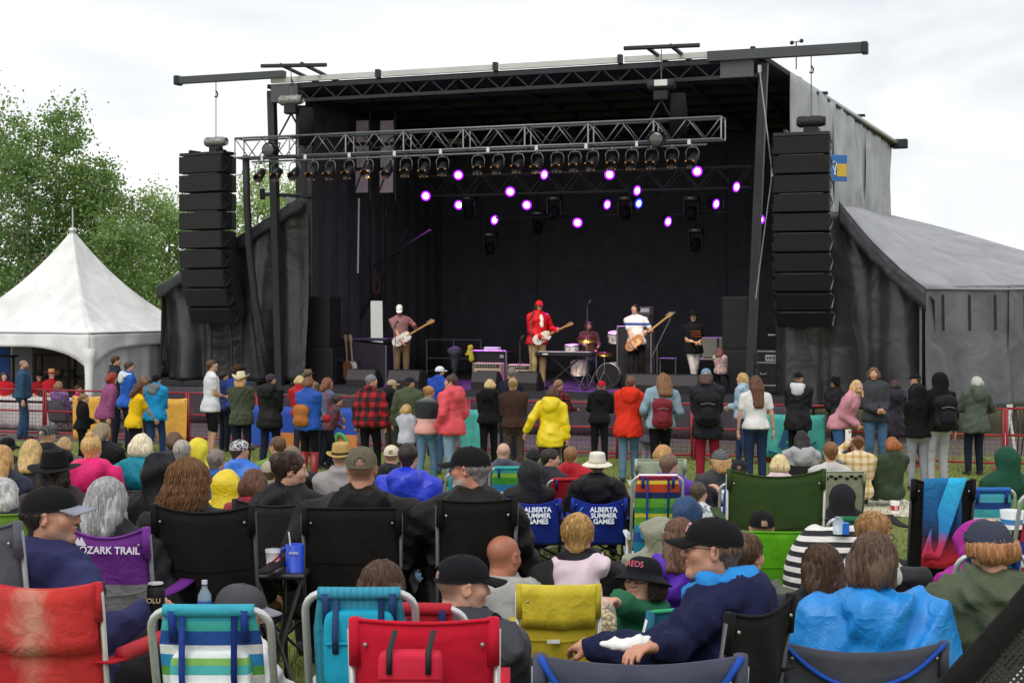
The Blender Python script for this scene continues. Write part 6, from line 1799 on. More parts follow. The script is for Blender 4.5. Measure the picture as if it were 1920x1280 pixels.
def beach(label, px, py, d, face=0., w=.5, fabm=None, tubec='#cfd0d2', lean=.26, pouch=None, group=None, sagz=.0, straps='#1f3a8a', loc=None, h=None, name='beach_chair', rad=.09):
    if loc is None: loc = (xt(px, d), d, g(d)); h = zt(py, d) - g(d)
    o = thing(name, label, 'chair', loc, R(-face), group)
    zb = .2
    tb = plain(tubec, .3, .55)
    def pt(x, z): return (x, -lean * (z - zb) / (h - zb), z)
    a = np.linspace(0, np.pi / 2, 6)
    prof = [(-w / 2, zb - .05)] + [(-w / 2 + rad * (1 - math.cos(t)), h - rad + rad * math.sin(t)) for t in a] + [(w / 2 - rad * (1 - math.cos(t)), h - rad + rad * math.sin(t)) for t in a[::-1]] + [(w / 2, zb - .05)]
    ob('back_frame', [tube([pt(*q) for q in prof], .0125, 10)], tb, o, True)
    wf = w - .05
    P = np.zeros((16, 14, 3))
    for i, f in enumerate(np.linspace(0, 1, 16)):
        for j, q in enumerate(np.linspace(0, 1, 14)):
            z = zb + .02 + (h - .004 - zb - .02) * q
            x, y, z = pt((f - .5) * wf * (1 - .13 * max(0, q - .86) / .14), z)
            P[i, j] = (x, y - .014 - .035 * (1 - (2 * f - 1) ** 2) * math.sin(q * 3.0), z)
    bk = ob('backrest', [sheet(P, .01)], fabm, o, True)
    ob('top_roll', [tube([P[i, -1] + np.array([0, .004, .006]) for i in range(16)], .02, 8)], fabm, bk, True)
    if pouch:
        pw, p0, p1, pm = pouch
        Q = np.array([[(x, pt(0, z)[1] - .07 - .02 * math.sin((z - p0) / (p1 - p0) * 3.14) - .006 * math.sin(x * 30), z) for z in np.linspace(p0 * h, p1 * h, 7)] for x in np.linspace(-pw / 2, pw / 2, 10)])
        c = Q.reshape(-1, 3).mean(0); po = ob('pouch', [pillow((0, c[1] + .02, c[2]), (pw, .075, (p1 - p0) * h), .3, 28)], pm, o, True)
        ob('pouch_flap', [tube([(x, c[1] - .02, c[2] + .02) for x in np.linspace(-pw * .46, pw * .46, 8)], .005, 5)], pm, po, True)
        for sx in (-.32, .0 if pw > .3 else .32, .32): ob('buckle_strap', [tube([(sx * pw, pt(0, h)[1] - .02, h - .012), (sx * pw, c[1] - .035, c[2] + .05), (sx * pw, c[1] - .02, c[2] - .01)], .011, 6, sq=(1, .35))], cloth(straps, .7), o, True)
    for sx in (-.3, .3): ob('carry_strap', [tube([(sx * w, pt(0, h)[1] - .028, h + .004), (sx * w, pt(0, h - .1)[1] - .035, h - .1)], .014, 6, sq=(1, .3))], cloth(straps, .7), o, True)
    S = np.array([[(x, y, .2 + .06 * y - .03 * math.sin(y * 5)) for y in np.linspace(.02, .46, 7)] for x in np.linspace(-wf / 2, wf / 2, 6)])
    ob('seat', [sheet(S, .008)], fabm, o, True)
    for sg in (-1, 1):
        x = sg * (w / 2 + .015)
        ob('seat_frame', [tube([(x, -.06, .17), (x, .45, .24), (x, .5, .2)], .0125, 8)], tb, o, True)
        ob('leg', [tube([(x, -.12, .012), (x, .1, .21), (x, .18, .36)], .0115, 8)], tb, o, True); ob('leg', [tube([(x, .45, .012), (x, .3, .22)], .0115, 8)], tb, o, True)
        ob('armrest', [rbox((x, .14, .40), (.05, .4, .03), .012)], plain('#d9dadb', .4), o)
        ob('hinge', [rbox((x, pt(0, .4)[1], .42), (.035, .05, .07), .01)], plain('#c4c5c7', .4), o)
    for y in (-.12, .45): ob('ground_bar', [rod((-w / 2 - .015, y, .012), (w / 2 + .015, y, .012), .0115, 8)], tb, o, True)
    return o, P, bk
def on_back(P, f, q, dy=-.012):
    return tuple(P[int(round(f * (P.shape[0] - 1))), int(round(q * (P.shape[1] - 1)))] + np.array([0, dy, 0]))
def local_of(p, lean=0.):   # where a chair for this person stands: behind the hips
    return tuple(p['w'](np.array([0, -.1, 0])))
def auto_chair(p, label, fab='#232326', **kw):
    """a camp chair fitted under a seated person"""
    lo = local_of(p); hz = p['hz']
    z = g(max(lo[1], .5)) if p['fl'] != DECK else DECK
    return camp(label, 0, 0, 0, loc=(lo[0], lo[1], z), h=max(.5, hz + .36 + p['fl'] - z), face=-math.degrees(p['rz']), fab=fab, seat=max(.16, (hz - .12)) * .9 / max(.5, hz + .36), **kw)

# ================================================================== the nearest row
p = person('man in a grey-fronted black cap and navy hoodie turning right, holding a can', 96, 908, 5.5, 38, 'sit', 'hoodie', '#2f3158', '#2b2a2c', ('short', '#3a2f28'), ('cap', '#1b1a1b', '#8d909c'), head=(50, 2), arms=('lap', ('px', 262, 1150, 5.35)), hood='down', k=1.06, beard=('#8a7468', .45), curl=.9, skin='#c8957a')
h = p['w'](p['AR'][1][3]) + np.array([.055, .02, .05])
cn = thing('drink_can', 'black drink can with silver top in the hand of the man in the navy hoodie', 'can', h)
ob('can_body', [lathe([(.026, -.058), (.033, -.05), (.033, .045), (.027, .058)], 20)], plain('#1d1c1a', .35, .3), cn, True); ob('can_top', [lathe([(.0275, .058), (.0275, .062), (.024, .06), (.001, .059)], 20)], CHROME, cn, True); text('OLU', .026, plain('#c8b98a', .4), cn, (0, -.0345, .0), (R(90), 0, 0))
o, P, bk = camp('faded red folding armchair under the man in the navy hoodie', 93, 1078, 5.1, 14, w=.48, fab='#b01c26', fabm=fade([(0, '#a8141c'), (.36, '#c2202a'), (.5, '#c4685c'), (.62, '#c4352f'), (1., '#b81a24')], 'X', -.3, .3), frame='#a9a79c', sag=.03, lean=.1)
ob('top_pad', [sheet(np.array([P[a, 8:] + np.array([0, -.02, 0]) for a in range(22)]), .02)], fade([(0, '#b02028'), (.36, '#c43a36'), (.52, '#c98a78'), (.66, '#c8362f'), (1., '#b81a24')], 'X', -.3, .3), bk, True)
for sg in (-1, 1): ob('padded_arm', [tube([(sg * .27, .02, .66), (sg * .29, .42, .66)], .028, 10)], cloth('#b8323a', .6, .3), o, True)
o, P, bk = beach('blue green and white striped beach chair with a pouch and a hanging paper towel', 424, 1112, 4.7, 0, .37, stripes([(1.2, '#2f9fb4'), (.5, '#1f63b4'), (.7, '#e8ecec'), (.5, '#5aa84a'), (.6, '#2f8fd0'), (.5, '#e4eaea'), (.7, '#1c4fa0'), (.5, '#3fb0a8')], 'Z', .34, offs=.4), rad=.06, pouch=(.25, .6, .86, stripes([(.5, '#e8eeee'), (.4, '#48b0b0'), (.3, '#7fb85a'), (.5, '#e6ecec'), (.6, '#2aa0cc')], 'Z', .17)))
pt = thing('paper_towel', 'white paper towel hanging over the pouch of the striped beach chair', 'paper', tuple(np.array(o.location) + np.array([-.035, -.33, .36])))
ob('towel_sheet', [sheet(np.array([[(x, -.012 * math.sin(x * 40) - .01 * math.sin(z * 14), z) for z in np.linspace(0, .3, 10)] for x in np.linspace(-.07, .06, 8)]), .003)], cloth('#e9e8e6', .9, .5), pt, True)
person('low seated person in a grey cap, mostly hidden behind the striped beach chair', 452, 1092, 5.6, 60, 'sit', 'hoodie', '#d8d6d4', '#b8b5b4', ('short', '#5a4a3a'), ('cap', '#4a4a4e', '#8a8b92'), head=(20, -12), arms=('knee', 'knee'), k=.9)
o, P, bk = beach('teal herringbone beach chair with a bright blue pouch', 690, 1082, 4.75, 0, .345, stripes([(.5, '#2f93ad'), (.5, '#2a86a2')], 'X', .02), rad=.06, pouch=(.22, .7, .95, cloth('#189fc0', .7, .5)), straps='#24406e')
sp_ = ob('lower_pocket', [sheet(np.array([[(x, -.19 - .03 * math.sin((z - .2) * 5) , z) for z in np.linspace(.2, .52, 6)] for x in np.linspace(-.13, .13, 8)]), .01)], stripes([(.5, '#2f93ad'), (.5, '#2a86a2')], 'X', .02), o, True)
person('person with straight brown hair just showing above the teal beach chair', 717, 1046, 5.4, 10, 'sit', 'hoodie', '#3d4658', '#2a2c36', ('long', '#4d3526', .25), k=.95, arms=('lap', 'lap'))
p = person('man in a plain black cap and grey jacket on the small red beach chair', 868, 1037, 5.2, 20, 'sit', 'jacket', '#3e4046', '#4a4c55', ('buzz', '#6a5240'), ('capback', '#191a20'), head=(50, -4), arms=('lap', (.05, .3, .3)), hood='down', hoodc='#17171a', skin='#cfa088', k=1.0)
beach('small red beach chair under the man in the black cap', 800, 1110, 4.95, 8, .36, cloth('#b3202f', .7), rad=.06, straps='#24325e')
o, P, bk = camp('bright red folding chair with a red bag hanging on its back', 799, 1146, 4.1, 0, w=.385, fab='#c01530', frame='#b9b9b6', sag=.008, lean=.1, low=.3)
bg_ = thing('red_bag', 'small red zip bag hung on the red folding chair by black straps', 'bag', tuple(np.array(o.location) + np.array([-.03, -.2, .72 * (zt(1146, 4.1) - g(4.1)) + .145])))
ob('bag_body', [pillow((0, 0, 0), (.175, .07, .11), .3)], cloth('#cc2440', .75, .5), bg_, True); ob('bag_seam', [box((0, -.036, -.015), (.168, .004, .004))], cloth('#8a1020', .8), bg_)
for x in (-.055, .05): ob('strap', [tube([(x, -.04, .0), (x, -.036, .06), (x + .01, .04, .1)], .009, 6, sq=(1, .4))], BLK, bg_, True)
p = person('girl in a black bucket hat and glasses eating popcorn, knees drawn up', 1205, 1038, 6.3, -55, 'sit', 'hoodie', '#2b6a4a', '#47607e', ('wavy', '#3a2a20', .1), ('bucket', '#1a1b24'), glasses='clear', head=(-92, 12), arms=(('px', 1108, 1205, 6.1), ('px', 1152, 1130, 6.0)), k=.92, lean=-25, legs=None)
hp_ = p['hat']
text('REDS', .036, plain('#d8607c', .6), p['root'], tuple(hp_((.0, .097, .072))), tuple(Matrix(p['Rh'] @ rotM(rx=R(80), rz=R(180))).to_euler()), bold=.0)
pc = thing('popcorn_bag', 'clear plastic bag of popcorn held beside the girl in the bucket hat', 'bag', W(1130, 1165, 5.9))
s = SDF(); s.ell((0, 0, 0), (.062, .05, .085), k=.03); s.cap((0, 0, .06), (-.05, 0, .13), .035, .012, k=.03)
n_ = 260; q = RNG.normal(size=(n_, 3)); q /= np.linalg.norm(q, axis=1)[:, None]; q *= (RNG.random((n_, 1)) ** .33) * np.array([.055, .043, .075])
pop = ob('popcorn', [ball(tuple(c - np.array([0, 0, .012])), RNG.uniform(.006, .0105), 5) for c in q], plain('#e0c990', .8, bs=50, var=.25), pc, True); pop['kind'] = 'stuff'
ob('plastic_bag', [s.mesh(.006, fold=mkfold(9, .003, 14))], glass('#f2f4f4', .08, .22), pc, True)
camp('green-edged low beach chair under the girl in the bucket hat', 1236, 1122, 6.0, -30, w=.36, fab='#2f6f8a', frame='#cfd0d2', trim='#3fae7a', sag=.0, lean=.2)
p = person('man with glasses, black cap and navy hoodie with bright blue lining, facing left', 1335, 968, 5.1, -62, 'sit', 'hoodie', '#1d2142', '#20243a', ('short', '#6a5444'), ('cap', '#17171a'), glasses='clear', head=(-22, 3), arms=(('px', 1120, 1212, 5.3), ('px', 1240, 1212, 4.85)), lean=2, hood='down', hoodc='in:#2a86cf', k=1.02, skin='#c8947a')
ob('cap_emblem', [tube([p['hat']((.012 * math.sin(q), .098 - .004 * q, .052 + .011 * q)) for q in range(4)], .006, 5)], plain('#d8a0b0', .6), p['root'])
a = p['AR'][0]; c = a[1] * .45 + a[2] * .55
ob('sleeve_emblem', [tube([c + np.array([-.078, e * .008, .01 * (e % 2)]) for e in range(5)], .0022, 5)], plain('#d5d6dc', .6), p['root'])
nk = thing('white_napkin', 'crumpled white paper wrapper in the hands of the man with glasses', 'paper', W(1185, 1208, 4.9))
s = SDF(); s.ell((0, 0, 0), (.07, .05, .022), k=.02); s.ell((.03, 0, .012), (.05, .04, .02), k=.02); s.ell((-.06, .01, .0), (.05, .03, .012), k=.02)
ob('wrapper', [s.mesh(.007, fold=mkfold(3, .006, 16))], cloth('#ebeae8', .8, .6), nk, True)
camp('black folding chair under the man with glasses in the navy hoodie', 1383, 1124, 4.85, -50, w=.4, fab='#1b1b1c', frame='#4a4a4c', lean=.1)
camp('grey camp chair with blue piping, empty, wide back low in the front', 1192, 1205, 3.75, 0, w=.505, fab='#494b5c', frame='#8a8b8d', trim='#1e4fae', sag=.02, lean=.14, dip=.36)
camp('grey camp chair with blue piping under the blue rain poncho', 1606, 1190, 5.3, 0, w=.58, fab='#4b4b55', frame='#8a8b8d', trim='#1e4fae', sag=.035, lean=.12, dip=.3)
p = person('person with long brown hair in a bright blue plastic rain poncho', 1640, 995, 5.8, 8, 'sit', 'poncho', '#1787d6', '#2a3448', ('long', '#5a4436', .12), head=(28, -4), glasses='clear', hood='down', fat=1.25, k=1.05, arms=('rest', 'rest'))
p = person('person in a slate cap turned backwards and an olive green rain jacket', 1852, 965, 6.0, -12, 'sit', 'coat', '#4c5440', '#3a3c34', ('bob', '#a8744c', .06), ('beanie', '#3a3d4c'), head=(-8, -6), hood='down', fat=1.35, k=1.1, arms=('rest', 'rest'))
auto_chair(p, 'dark folding chair under the person in the olive rain jacket')
mc = thing('mesh_recliner', 'black mesh recliner chair corner with a white cushion, very close', 'chair', (xt(1925, 3.0), 3.0, g(3.0)))
D_, N_ = np.array([.66, 0, .75]), np.array([.75, 0, -.66]); O_ = np.array([0, 0, 1.09])
L_ = lambda a, n, y=0.: O_ + D_ * a + N_ * n + np.array([0, y, 0])
ob('frame_band', [sheet(np.array([[L_(a, n_, .004 * math.sin(a * 20)) for n_ in (-.035, -.01, .02)] for a in np.linspace(-.5, .5, 12)]), .012)], cloth('#1d1c1c', .8), mc, True)
w_ = ob('mesh_webbing', [rod(L_(-.5, .02 + .011 * i), L_(.5, .02 + .011 * i), .0036, 4) for i in range(16)] + [rod(L_(-.5 + .011 * i, .02, .002), L_(-.5 + .011 * i, .2, .002), .0036, 4) for i in range(90)], plain('#2a2826', .7), mc); w_['kind'] = 'stuff'
s = SDF(); s.cap(L_(-.5, .3, .02), L_(.5, .3, .02), .2, k=.05); ob('cushion', [s.mesh(.02)], cloth('#e4e2de', .8), mc, True)
for x in (-.2, .5): ob('leg', [rod((x, .25, 0), (x + .1, .12, .9), .015)], GREYM, mc)

# ================================================================== second row
p = person('woman with long grey hair in a dark jacket on the purple chair', 202, 892, 6.6, 8, 'sit', 'jacket', '#2a2a2d', '#5a6070', ('long', '#a3a2a2', .17), k=1.0, arms=('rest', 'rest'))
o, P, bk = camp('purple and grey camp chair with white brand lettering', 225, 978, 6.25, 6, w=.345, fab='#702a8a', fabm=fade([(0, '#6a2482'), (.28, '#6a2482'), (.285, '#8a8786'), (.66, '#8e8b8a'), (.665, '#702a8a'), (1., '#702a8a')], 'Z', .3, 1.03, .85, .0), frame='#6b6b70', sag=.045)
text('OZARK TRAIL', .042, plain('#e6e2ea', .6), o, on_back(P, .55, .9, -.02), (R(84), 0, 0), bold=.0008); ob('brand_peak', [prism([(-.03, -.016), (-.008, .018), (.0, .004), (.008, .02), (.03, -.016)], .002, tuple(np.array(on_back(P, .2, .9, -.02)) + np.array([0, 0, .02])), 'XZ')], plain('#e6e2ea', .6), o)
tr_ = np.array([[(.17 + x, .16 + y, .56 + .02 * x) for y in np.linspace(-.08, .1, 4)] for x in np.linspace(.0, .24, 6)])
ob('side_tray', [sheet(tr_, .012)], cloth('#7a3490', .8), o, True)
wb = thing('water_bottle', 'clear plastic water bottle with a blue label on the purple chair tray', 'bottle', tuple(np.array(o.location) + np.array([.335, .15, .562])))
ob('bottle_body', [lathe([(.028, 0), (.031, .01), (.029, .05), (.031, .09), (.030, .12), (.012, .155), (.011, .17)], 18)], glass('#bcd6e6', .06, .45), wb, True); ob('bottle_cap', [cyl((0, 0, .178), .013, .016, 14)], plain('#dfe6ee', .4), wb); ob('bottle_label', [lathe([(.0312, .055), (.0318, .075), (.0312, .098)], 18, cap=False)], plain('#3a6fc0', .5), wb, True)
p = person('woman with thick curly light brown hair and glasses in black', 358, 855, 7.0, 12, 'sit', 'jacket', '#212022', '#26262a', ('curly', '#7d5836', .155), glasses='clear', head=(30, 0), k=1.0, arms=('rest', 'rest'))
camp('black camp chair under the woman with thick curly hair', 397, 938, 6.7, 4, w=.45, fab='#211d1b', frame='#3b3b3d')
p = person('woman with braided dark hair and black hooded jacket, profile to the right', 545, 848, 8.4, 15, 'sit', 'jacket', '#1f1f23', '#26262c', ('bun', '#3b2a20'), head=(62, -4), hood='down', k=1.0, arms=('lap', 'lap'))
camp('dark grey camp chair under the woman with braided hair', 530, 930, 8.1, 5, w=.46, fab='#2e2b2d', frame='#3b3b3d')
p = person('broad man in an olive camouflage cap and black jacket seen from behind', 678, 835, 7.5, 0, 'sit', 'jacket', '#231f1e', '#3a4a64', ('buzz', '#5a4638'), ('capback', blotch(['#4a4636', '#5c5744', '#3a382c'], 30), blotch(['#4a4636', '#5c5744', '#3a382c'], 30)), hood='down', hoodc='#1c1c20', fat=1.5, k=1.1, arms=((.42, .12, .08), (.42, .12, .08)), skin='#c08a70')
camp('black camp chair under the broad man in the camouflage cap', 664, 946, 7.2, 0, w=.46, fab='#1f1c1a', frame='#4a4a4c', sag=.0, lean=.12)
tt_ = thing('side_table_tray', 'small black folding tray beside the broad man in black', 'table', (xt(527, 7.0), 7.0, g(7.0)))
ob('tray_top', [rbox((0, 0, zt(1070, 7.0) - g(7.0) - .012), (.26, .2, .024), .008)], plain('#2b2a2a', .5), tt_)
for x in (-.11, .11): ob('leg', [rod((x, .05, 0), (-x, -.05, zt(1070, 7.0) - g(7.0) - .02), .01)], GREYM, tt_)
zc_ = zt(1070, 7.0)
cu = thing('paper_cup', 'white soda cup with red swirls and a clear lid on the tray', 'cup', (xt(512, 7.0), 7.0, zc_))
ob('cup_body', [lathe([(.028, 0), (.036, .09), (.037, .092)], 20)], plain('#e6e2de', .5), cu, True); ob('lid', [lathe([(.0375, .092), (.038, .108), (.001, .11)], 20)], glass('#f0f2f4', .1, .5), cu, True)
for q in range(2): ob('red_swirl', [tube([(.035 * math.sin(e * .5 - 1.2 + q), -.035 * math.cos(e * .5 - 1.2 + q), .02 + .012 * e) for e in range(6)], .009, 6, sq=(1, .3))], plain('#b3202c', .5), cu, True)
mg = thing('blue_mug', 'tall blue plastic mug with a straw and white print on the tray', 'mug', (xt(553, 7.0), 7.0, zc_))
ob('mug_body', [lathe([(.042, 0), (.045, .13), (.041, .13), (.038, .01), (.001, .01)], 20)], plain('#1b46c0', .35), mg, True); ob('handle', [tube([(-.042, 0, .115), (-.075, 0, .1), (-.075, 0, .05), (-.042, 0, .03)], .008, 8)], plain('#1b46c0', .35), mg, True); ob('straw', [rod((-.01, 0, .02), (-.03, 0, .19), .004, 6)], plain('#dfe3e8', .4), mg)
for q in range(6): ob('print_mark', [box((-.018 + .0075 * q, -.0455, .095), (.004, .003, .012))], plain('#dfe6f5', .5), mg)
p = person('laughing older man in a black cap with glasses and white beard', 880, 835, 7.4, -12, 'sit', 'jacket', '#201d1c', '#5b7796', ('short', '#8a8480'), ('cap', '#1a1a1b'), glasses='clear', head=(-58, 0), hood='down', beard=('#c9c2bc', .8), fat=1.25, k=1.08, arms=((.36, .25, .08), 'rest'), skin='#c98a72')
camp('black camp chair under the laughing man in the black cap', 890, 928, 7.1, -6, w=.36, fab='#1d1b1a', frame='#55565a', sag=.01)

# blue chairs with the games lettering
lgo = plain('#e6ecf4', .6)
for lab, px in (('blue chair with games lettering under the black hooded person', 1000), ('blue chair with games lettering under the person in the white brimmed hat', 1122)):
    o, P, bk = camp(lab, px, 930, 13.6, 0, w=.49, fab='#2236a0', frame='#1f2024', sag=.06, group='blue chairs with games lettering')
    c = np.array(on_back(P, .5, .78, -.05))
    for q, tx in enumerate(('ALBERTA', 'SUMMER', 'GAMES')): text(tx, .062, lgo, o, tuple(c + np.array([.05, 0, .05 - .055 * q])), (R(80), 0, 0), bold=.002)
    ob('arc_mark', [tube([tuple(c + np.array([-.13 - .05 * math.cos(a_), 0, .0 + .075 * math.sin(a_)])) for a_ in np.linspace(-1.3, 1.3, 8)], .014, 6, sq=(1, .3))], plain('#3fb0c8', .6), o, True); ob('arc_mark', [tube([tuple(c + np.array([-.11 - .05 * math.cos(a_), -.003, -.01 + .07 * math.sin(a_)])) for a_ in np.linspace(.6, 2.2, 6) * -1], .012, 6, sq=(1, .3))], plain('#b5cf4a', .6), o, True)
person('person with a black hood pulled up on a blue chair', 992, 862, 14., -5, 'sit', 'jacket', '#242427', '#22232a', None, hood='up', k=.98, arms=('lap', 'lap'), head=(-10, -8))
person('person in a cream brimmed sun hat and black jacket on a blue chair', 1120, 843, 14., 6, 'sit', 'jacket', '#232326', '#26262c', ('short', '#6a5a4a'), ('tilley', '#ddd8c6', '#ddd8c6', '#cfc9b4'), hood='down', k=1.02, fat=1.15, arms=('rest', 'rest'))

# ================================================================== third row and the ground around it
p = person('boy with thick blond hair and a pale pink hood over a black jacket', 1083, 965, 7.0, -5, 'sit', 'jacket', '#201f23', '#34405a', ('short', '#b08a52'), hood='down', hoodc='#dcc6cf', k=.95, arms=('lap', 'lap'), head=(10, -4))
p = person('man with shaved reddish head in a light grey jacket', 945, 1003, 6.9, 20, 'sit', 'jacket', '#a3a29e', '#3b4a63', ('buzz', '#9a5f45'), hood='down', k=1.0, arms=('lap', 'lap'), skin='#b9785c', head=(15, -8))
auto_chair(p, 'blue folding chair under the man with the shaved head', '#22408a')
o, P, bk = camp('yellow folding chair with a yellow cover behind the popcorn', 1046, 1088, 5.75, 0, w=.30, fab='#c8b431', frame='#d0d0cc', sag=.0, lean=.1)
ob('cover_top', [sheet(np.array([P[a, 9:] + np.array([0, -.012, .004]) for a in range(22)]), .014)], shell('#d6c23a', .5, .8), bk, True); ob('white_tag', [box(on_back(P, .45, .62, -.02), (.05, .004, .014))], plain('#e8e6e0', .6), bk)
person('person in a purple hooded jacket with long brown hair', 1275, 968, 7.6, -10, 'sit', 'jacket', '#5b2fb0', '#34343c', ('long', '#6a4c3a', .2), hood='down', k=.95, arms=('lap', 'lap'), head=(20, -5))
person('person wrapped in a khaki grey rain cape in front of the striped chair', 1235, 960, 9.2, -20, 'sit', 'poncho', '#8c8d78', '#55584a', None, hood='up', k=.92, arms=('lap', 'lap'))
person('person in a dark blue denim hood in front of the rainbow striped chair', 1288, 930, 10.2, 0, 'sit', 'jacket', '#2d4668', '#2a3040', None, hood='up', k=.9, arms=('lap', 'lap'))
person('boy with short brown hair close behind the man with glasses', 1398, 1000, 6.4, 20, 'sit', 'jacket', '#5d6152', '#3a3c40', ('short', '#5d4634'), head=(25, 0), k=.95, arms=('lap', 'lap'))
p = person('person in a black cap and yellow top on the lime green chair', 1428, 955, 9.0, 0, 'sit', 'tee', '#d8a41e', '#2a2c34', ('buzz', '#6a5a4c'), ('capback', '#17171a'), k=1.0, arms=('rest', 'rest'))
camp('lime green camp chair under the person in the black cap and yellow', 1447, 990, 8.6, 6, w=.36, fab='#5aa617', frame='#5a5c5a', sag=.0, lean=.14)
o, P, bk = camp('large dark green folding chair with sagging back beside the striped chair', 1450, 876, 9.6, 0, w=.62, fab='#31461f', frame='#a9a59a', sag=.05, lean=.12, low=.2)
p = person('man with wavy blond hair and glasses in a black and white jacket, head down', 1640, 962, 6.9, 25, 'sit', 'jacket', '#2a2a2e', '#34343a', ('short', '#a57c50'), glasses='clear', head=(25, -12), hood='down', hoodc='#c9cac6', k=1.0, arms=('lap', 'lap'))
person('person with dark brown hair behind the blue rain poncho', 1540, 1015, 6.1, 0, 'sit', 'jacket', '#23262f', '#2a2c34', ('long', '#46301f', .16), k=.92, arms=('lap', 'lap'))
person('person in a magenta hooded jacket by the white framed beach chair', 1828, 975, 7.6, -15, 'sit', 'jacket', '#a51f8e', '#2a2a34', None, hood='up', k=.92, arms=('lap', 'lap'), head=(-20, -12))
p = person('person with wavy brown hair low behind the man in the navy hoodie', 45, 1000, 5.9, 20, 'sit', 'hoodie', '#3a3d46', '#34343a', ('wavy', '#5d4632', .12), k=.92, arms=('lap', 'lap'))
camp('olive green camp chair at the edge of the crowd behind the navy hoodie', 28, 948, 6.9, 5, w=.42, fab='#5f8028', frame='#6c6e66', sag=.02)
camp('slate grey canvas chair corner at the very edge by the red armchair', -12, 965, 5.4, 10, w=.36, fab='#5c5e68', frame='#8a8b8d')
o, P, bk = beach('rainbow striped beach chair with white tube frame behind the denim hood', 1228, 886, 12.5, 0, .43, stripes([(.6, '#c8451f'), (.3, '#f0d040'), (.4, '#b03050'), (.5, '#e8e8e8'), (.5, '#c0392b'), (1.0, '#1f8fc0'), (.8, '#2a60b0'), (.6, '#3fa0d0'), (.6, '#7fb83a'), (.3, '#e0d23a'), (.5, '#2f8a4a'), (.7, '#68b03a'), (.5, '#1c2a5a')], 'Z', .82), pouch=(.28, .42, .58, cloth('#3a8fd0', .7)), rad=.07)
p = person('person with a purple hood lowered and grey-brown hair on the rainbow chair', 1255, 852, 13.2, 15, 'sit', 'jacket', '#5a35a0', '#34343c', ('short', '#6f5844'), hood='down', k=.95, arms=('lap', 'lap'), head=(30, 0))
person('person in a white patterned sweater and dark sleeves beside the rainbow chair', 1310, 905, 12.8, 40, 'sit', 'sweater', '#c9cbd0', '#34405a', ('short', '#4a3c30'), k=.85, arms=('lap', 'up'), topm=blotch(['#c9cbd0', '#d6d8dc', '#8d9096', '#cfd1d6'], 20))
o, P, bk = camp('black camp chair with a blue black and red tie-dyed towel over it', 1756, 893, 9.4, 0, w=.38, fab='#1c1a1b', frame='#2a2a2c', sag=.03)
tw = thing('dyed_towel', 'towel dyed from bright blue to black and red hung over a chair back', 'towel', tuple(np.array(o.location) + np.array([0, -.18, 0])))
hC = zt(893, 9.4) - g(9.4)
def towel(x0, x1, z0, z1, sk, m): return [sheet(np.array([[(x + sk * (z1 - z), -.015 - .018 * math.sin(x * 34 + z * 5) - .02 * (z1 - z), z) for z in np.linspace(z0, z1, 14)] for x in np.linspace(x0, x1, 14)]), .012)]
ob('towel_fold', towel(-.14, .1, hC - .56, hC + .012, -.02, 0), fade([(0, '#c01f2e'), (.18, '#a01a30'), (.34, '#23203a'), (.6, '#1a4f86'), (1., '#1c74a8')], 'Z', hC - .56, hC, .95, .08), tw, True)
ob('towel_fold', [xf(towel(.0, .11, hC - .5, hC + .018, -.35, 0)[0], loc=(.02, -.025, 0))], fade([(0, '#d8344a'), (.2, '#b03a6a'), (.36, '#2a7fc0'), (1., '#2fb4e0')], 'Z', hC - .5, hC, .95, .06), tw, True)
beach('blue white and teal striped beach chair beside the tie-dyed towel', 1838, 910, 11.0, 0, .36, stripes([(.5, '#1f62b0'), (.4, '#e2e8ea'), (.5, '#3fa6b4'), (.4, '#1c3f8c'), (.5, '#4fb0c8')], 'Z', .3), rad=.06)
beach('red and blue striped beach chair with white frame at the crowd edge', 1925, 915, 8.4, -5, .3, stripes([(.5, '#b3243a'), (.3, '#e2e2e4'), (.4, '#1f3f94')], 'Z', .26), rad=.06)
beach('blue striped beach chair with white tube frame beside the magenta jacket', 1826, 1022, 6.3, 0, .30, stripes([(.5, '#1f4fa0'), (.4, '#e0e6ea'), (.4, '#3f9fc4')], 'Z', .22), rad=.06)
o, P, bk = beach('green low chair with white lettering-like loops and a white tube top', 1577, 962, 8.9, 0, .27, cloth('#1f6a45', .8), rad=.05)
ob('loop_marks', [tube([tuple(np.array(on_back(P, .2, .75, -.02)) + np.array([.012 * e, 0, .02 * math.sin(e * 1.6)])) for e in range(14)], .004, 5)], plain('#dfe6e0', .6), o, True)
sb_ = thing('striped_tote_bag', 'black and white striped bag with a bottle in front of the green chair', 'bag', (xt(1570, 8.), 8., g(8.)))
s = SDF(); s.cap((-.13, 0, .25), (.13, 0, .25), .17, k=.05); s.cap((-.14, 0, .1), (.14, 0, .1), .12, k=.05)
hB = zt(985, 8.) - g(8.); V, Fs = s.mesh(.018, fold=mkfold(6, .01, 7)); V[:, 2] *= hB / .42; ob('bag_body', [(V, Fs)], stripes([(.5, '#1c1c1e'), (.5, '#dddad4')], 'Z', .055), sb_, True)
bt = thing('sports_bottle', 'clear sports bottle with a blue cap in the striped bag', 'bottle', (xt(1572, 7.9), 7.9, zt(1000, 7.9)))
ob('bottle_body', [lathe([(.03, 0), (.032, .06), (.02, .09)], 14)], glass('#d5e4ea', .1, .6), bt, True); ob('cap', [cyl((.03, 0, .03), .03, .06, 14)], plain('#1f6fd0', .4), bt)

